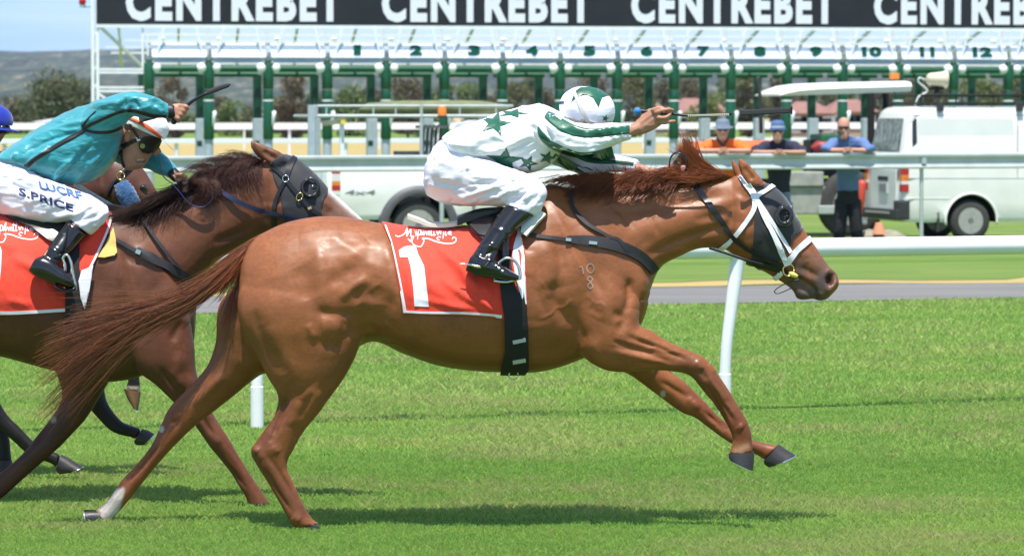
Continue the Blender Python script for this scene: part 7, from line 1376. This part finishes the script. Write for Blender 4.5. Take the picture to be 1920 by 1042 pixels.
g = Geo(); loft_px(g, [(18,236,-6,236,0,.072),(19,250,-6,250,0,.07)], k=2, n=18, Yref=Y3); g.obj('goggles', mat('dark goggles', (.012,.012,.014), .1), J3, smooth=True)
# ================================================================ grass blades
def _blade(m, N, L, b):
    a = N.new('ShaderNodeAttribute'); a.attribute_name = 'tint'; b.inputs['Roughness'].default_value = .55; b.inputs['Specular IOR Level'].default_value = .25; L.new(a.outputs['Color'], b.inputs['Base Color'])
    t = N.new('ShaderNodeBsdfTranslucent'); L.new(a.outputs['Color'], t.inputs[0]); mx = N.new('ShaderNodeMixShader'); mx.inputs[0].default_value = .45; L.new(b.outputs[0], mx.inputs[1]); L.new(t.outputs[0], mx.inputs[2]); L.new(mx.outputs[0], N['Material Output'].inputs[0])
BLADE = node_mat('grass blade', _blade)
rg = np.random.default_rng(21); PTS = []
for y0, y1, dens, hh, ww in ((-3.2, .0, 10500, .034, .0026), (0, 3.5, 7500, .036, .0030), (3.5, 8, 3200, .040, .0046), (8, 14, 1300, .048, .0075), (14, 22, 700, .05, .011)):
    xm = .124*(y1+18)+1.3; n = int((y1-y0)*2*xm*dens); x = rg.uniform(-xm, xm, n); y = rg.uniform(y0, y1, n); k = np.abs(x) < .124*(y+18)+1.2; x = x[k]; y = y[k]
    d = -math.sin(AL)*x+math.cos(AL)*y; k = d < 18.42+.12*vnoise(np.stack([x*2, y*2, x*0], 1)); x = x[k]; y = y[k]; PTS.append(np.stack([x, y, np.full(len(x), hh), np.full(len(x), ww)], 1))
A = np.concatenate(PTS); n = len(A); x, y, hh, ww = A.T
n1 = fbm(np.stack([x*1.1, y*1.1, x*0], 1), 3, 5); n2 = vnoise(np.stack([x*9, y*9, x*0+3], 1), 9); n3 = vnoise(np.stack([x*.35, y*.9, x*0+7], 1), 12)
h = hh*.62*(.75+.30*n1+.30*n2)*(.6+.8*rg.random(n)); h = np.clip(h, .010, .07); th = rg.uniform(0, 6.283, n); ln = rg.uniform(.1, 1.3, n)*h; la = rg.uniform(0, 6.283, n)
bx = np.cos(th)*ww*.5; by = np.sin(th)*ww*.5
V = np.zeros((n, 4, 3)); V[:, 0] = np.stack([x-bx, y-by, x*0-.003], 1); V[:, 1] = np.stack([x+bx, y+by, x*0-.003], 1); mx_ = x+np.cos(la)*ln*.35; my_ = y+np.sin(la)*ln*.35
V[:, 2] = np.stack([mx_+bx*.75, my_+by*.75, h*.6], 1); V[:, 3] = np.stack([x+np.cos(la)*ln, y+np.sin(la)*ln, h], 1)
F = np.arange(n*4, dtype=np.int32).reshape(n, 4)
g1 = np.array((.25,.43,.085)); g2 = np.array((.42,.56,.14)); g3 = np.array((.56,.48,.24)); t = np.clip(.45+.4*n3+.3*n1+rg.normal(0, .22, n), 0, 1)[:, None]
C = g1*(1-t)+g2*t; dry = np.clip((n1+.6*n2-.25)*1.0+rg.normal(0, .3, n), 0, 1)[:, None]*.5; C = C*(1-dry)+g3*dry; dead = (rg.random(n) < .02)[:, None]; C = np.where(dead, np.array((.42,.34,.17)), C); C = C*(.88+.24*rg.random(n))[:, None]
tag(mesh_np('grass', V.reshape(-1, 3), F, BLADE, None, False, color=np.repeat(C, 4, 0)), kind='stuff')
# ================================================================ the air between here and the hills
m = bpy.data.materials.new('haze'); m.use_nodes = True; N = m.node_tree.nodes; L = m.node_tree.links; N.clear(); o_ = N.new('ShaderNodeOutputMaterial'); v_ = N.new('ShaderNodeVolumePrincipled')
v_.inputs['Density'].default_value = .00006; v_.inputs['Color'].default_value = (.66,.80,1,1); v_.inputs['Anisotropy'].default_value = .2; L.new(v_.outputs[0], o_.inputs['Volume'])
g = Geo(); g.box((100, 2500, 49), (7400, 3300, 51)); tag(g.obj('haze', m), kind='stuff')
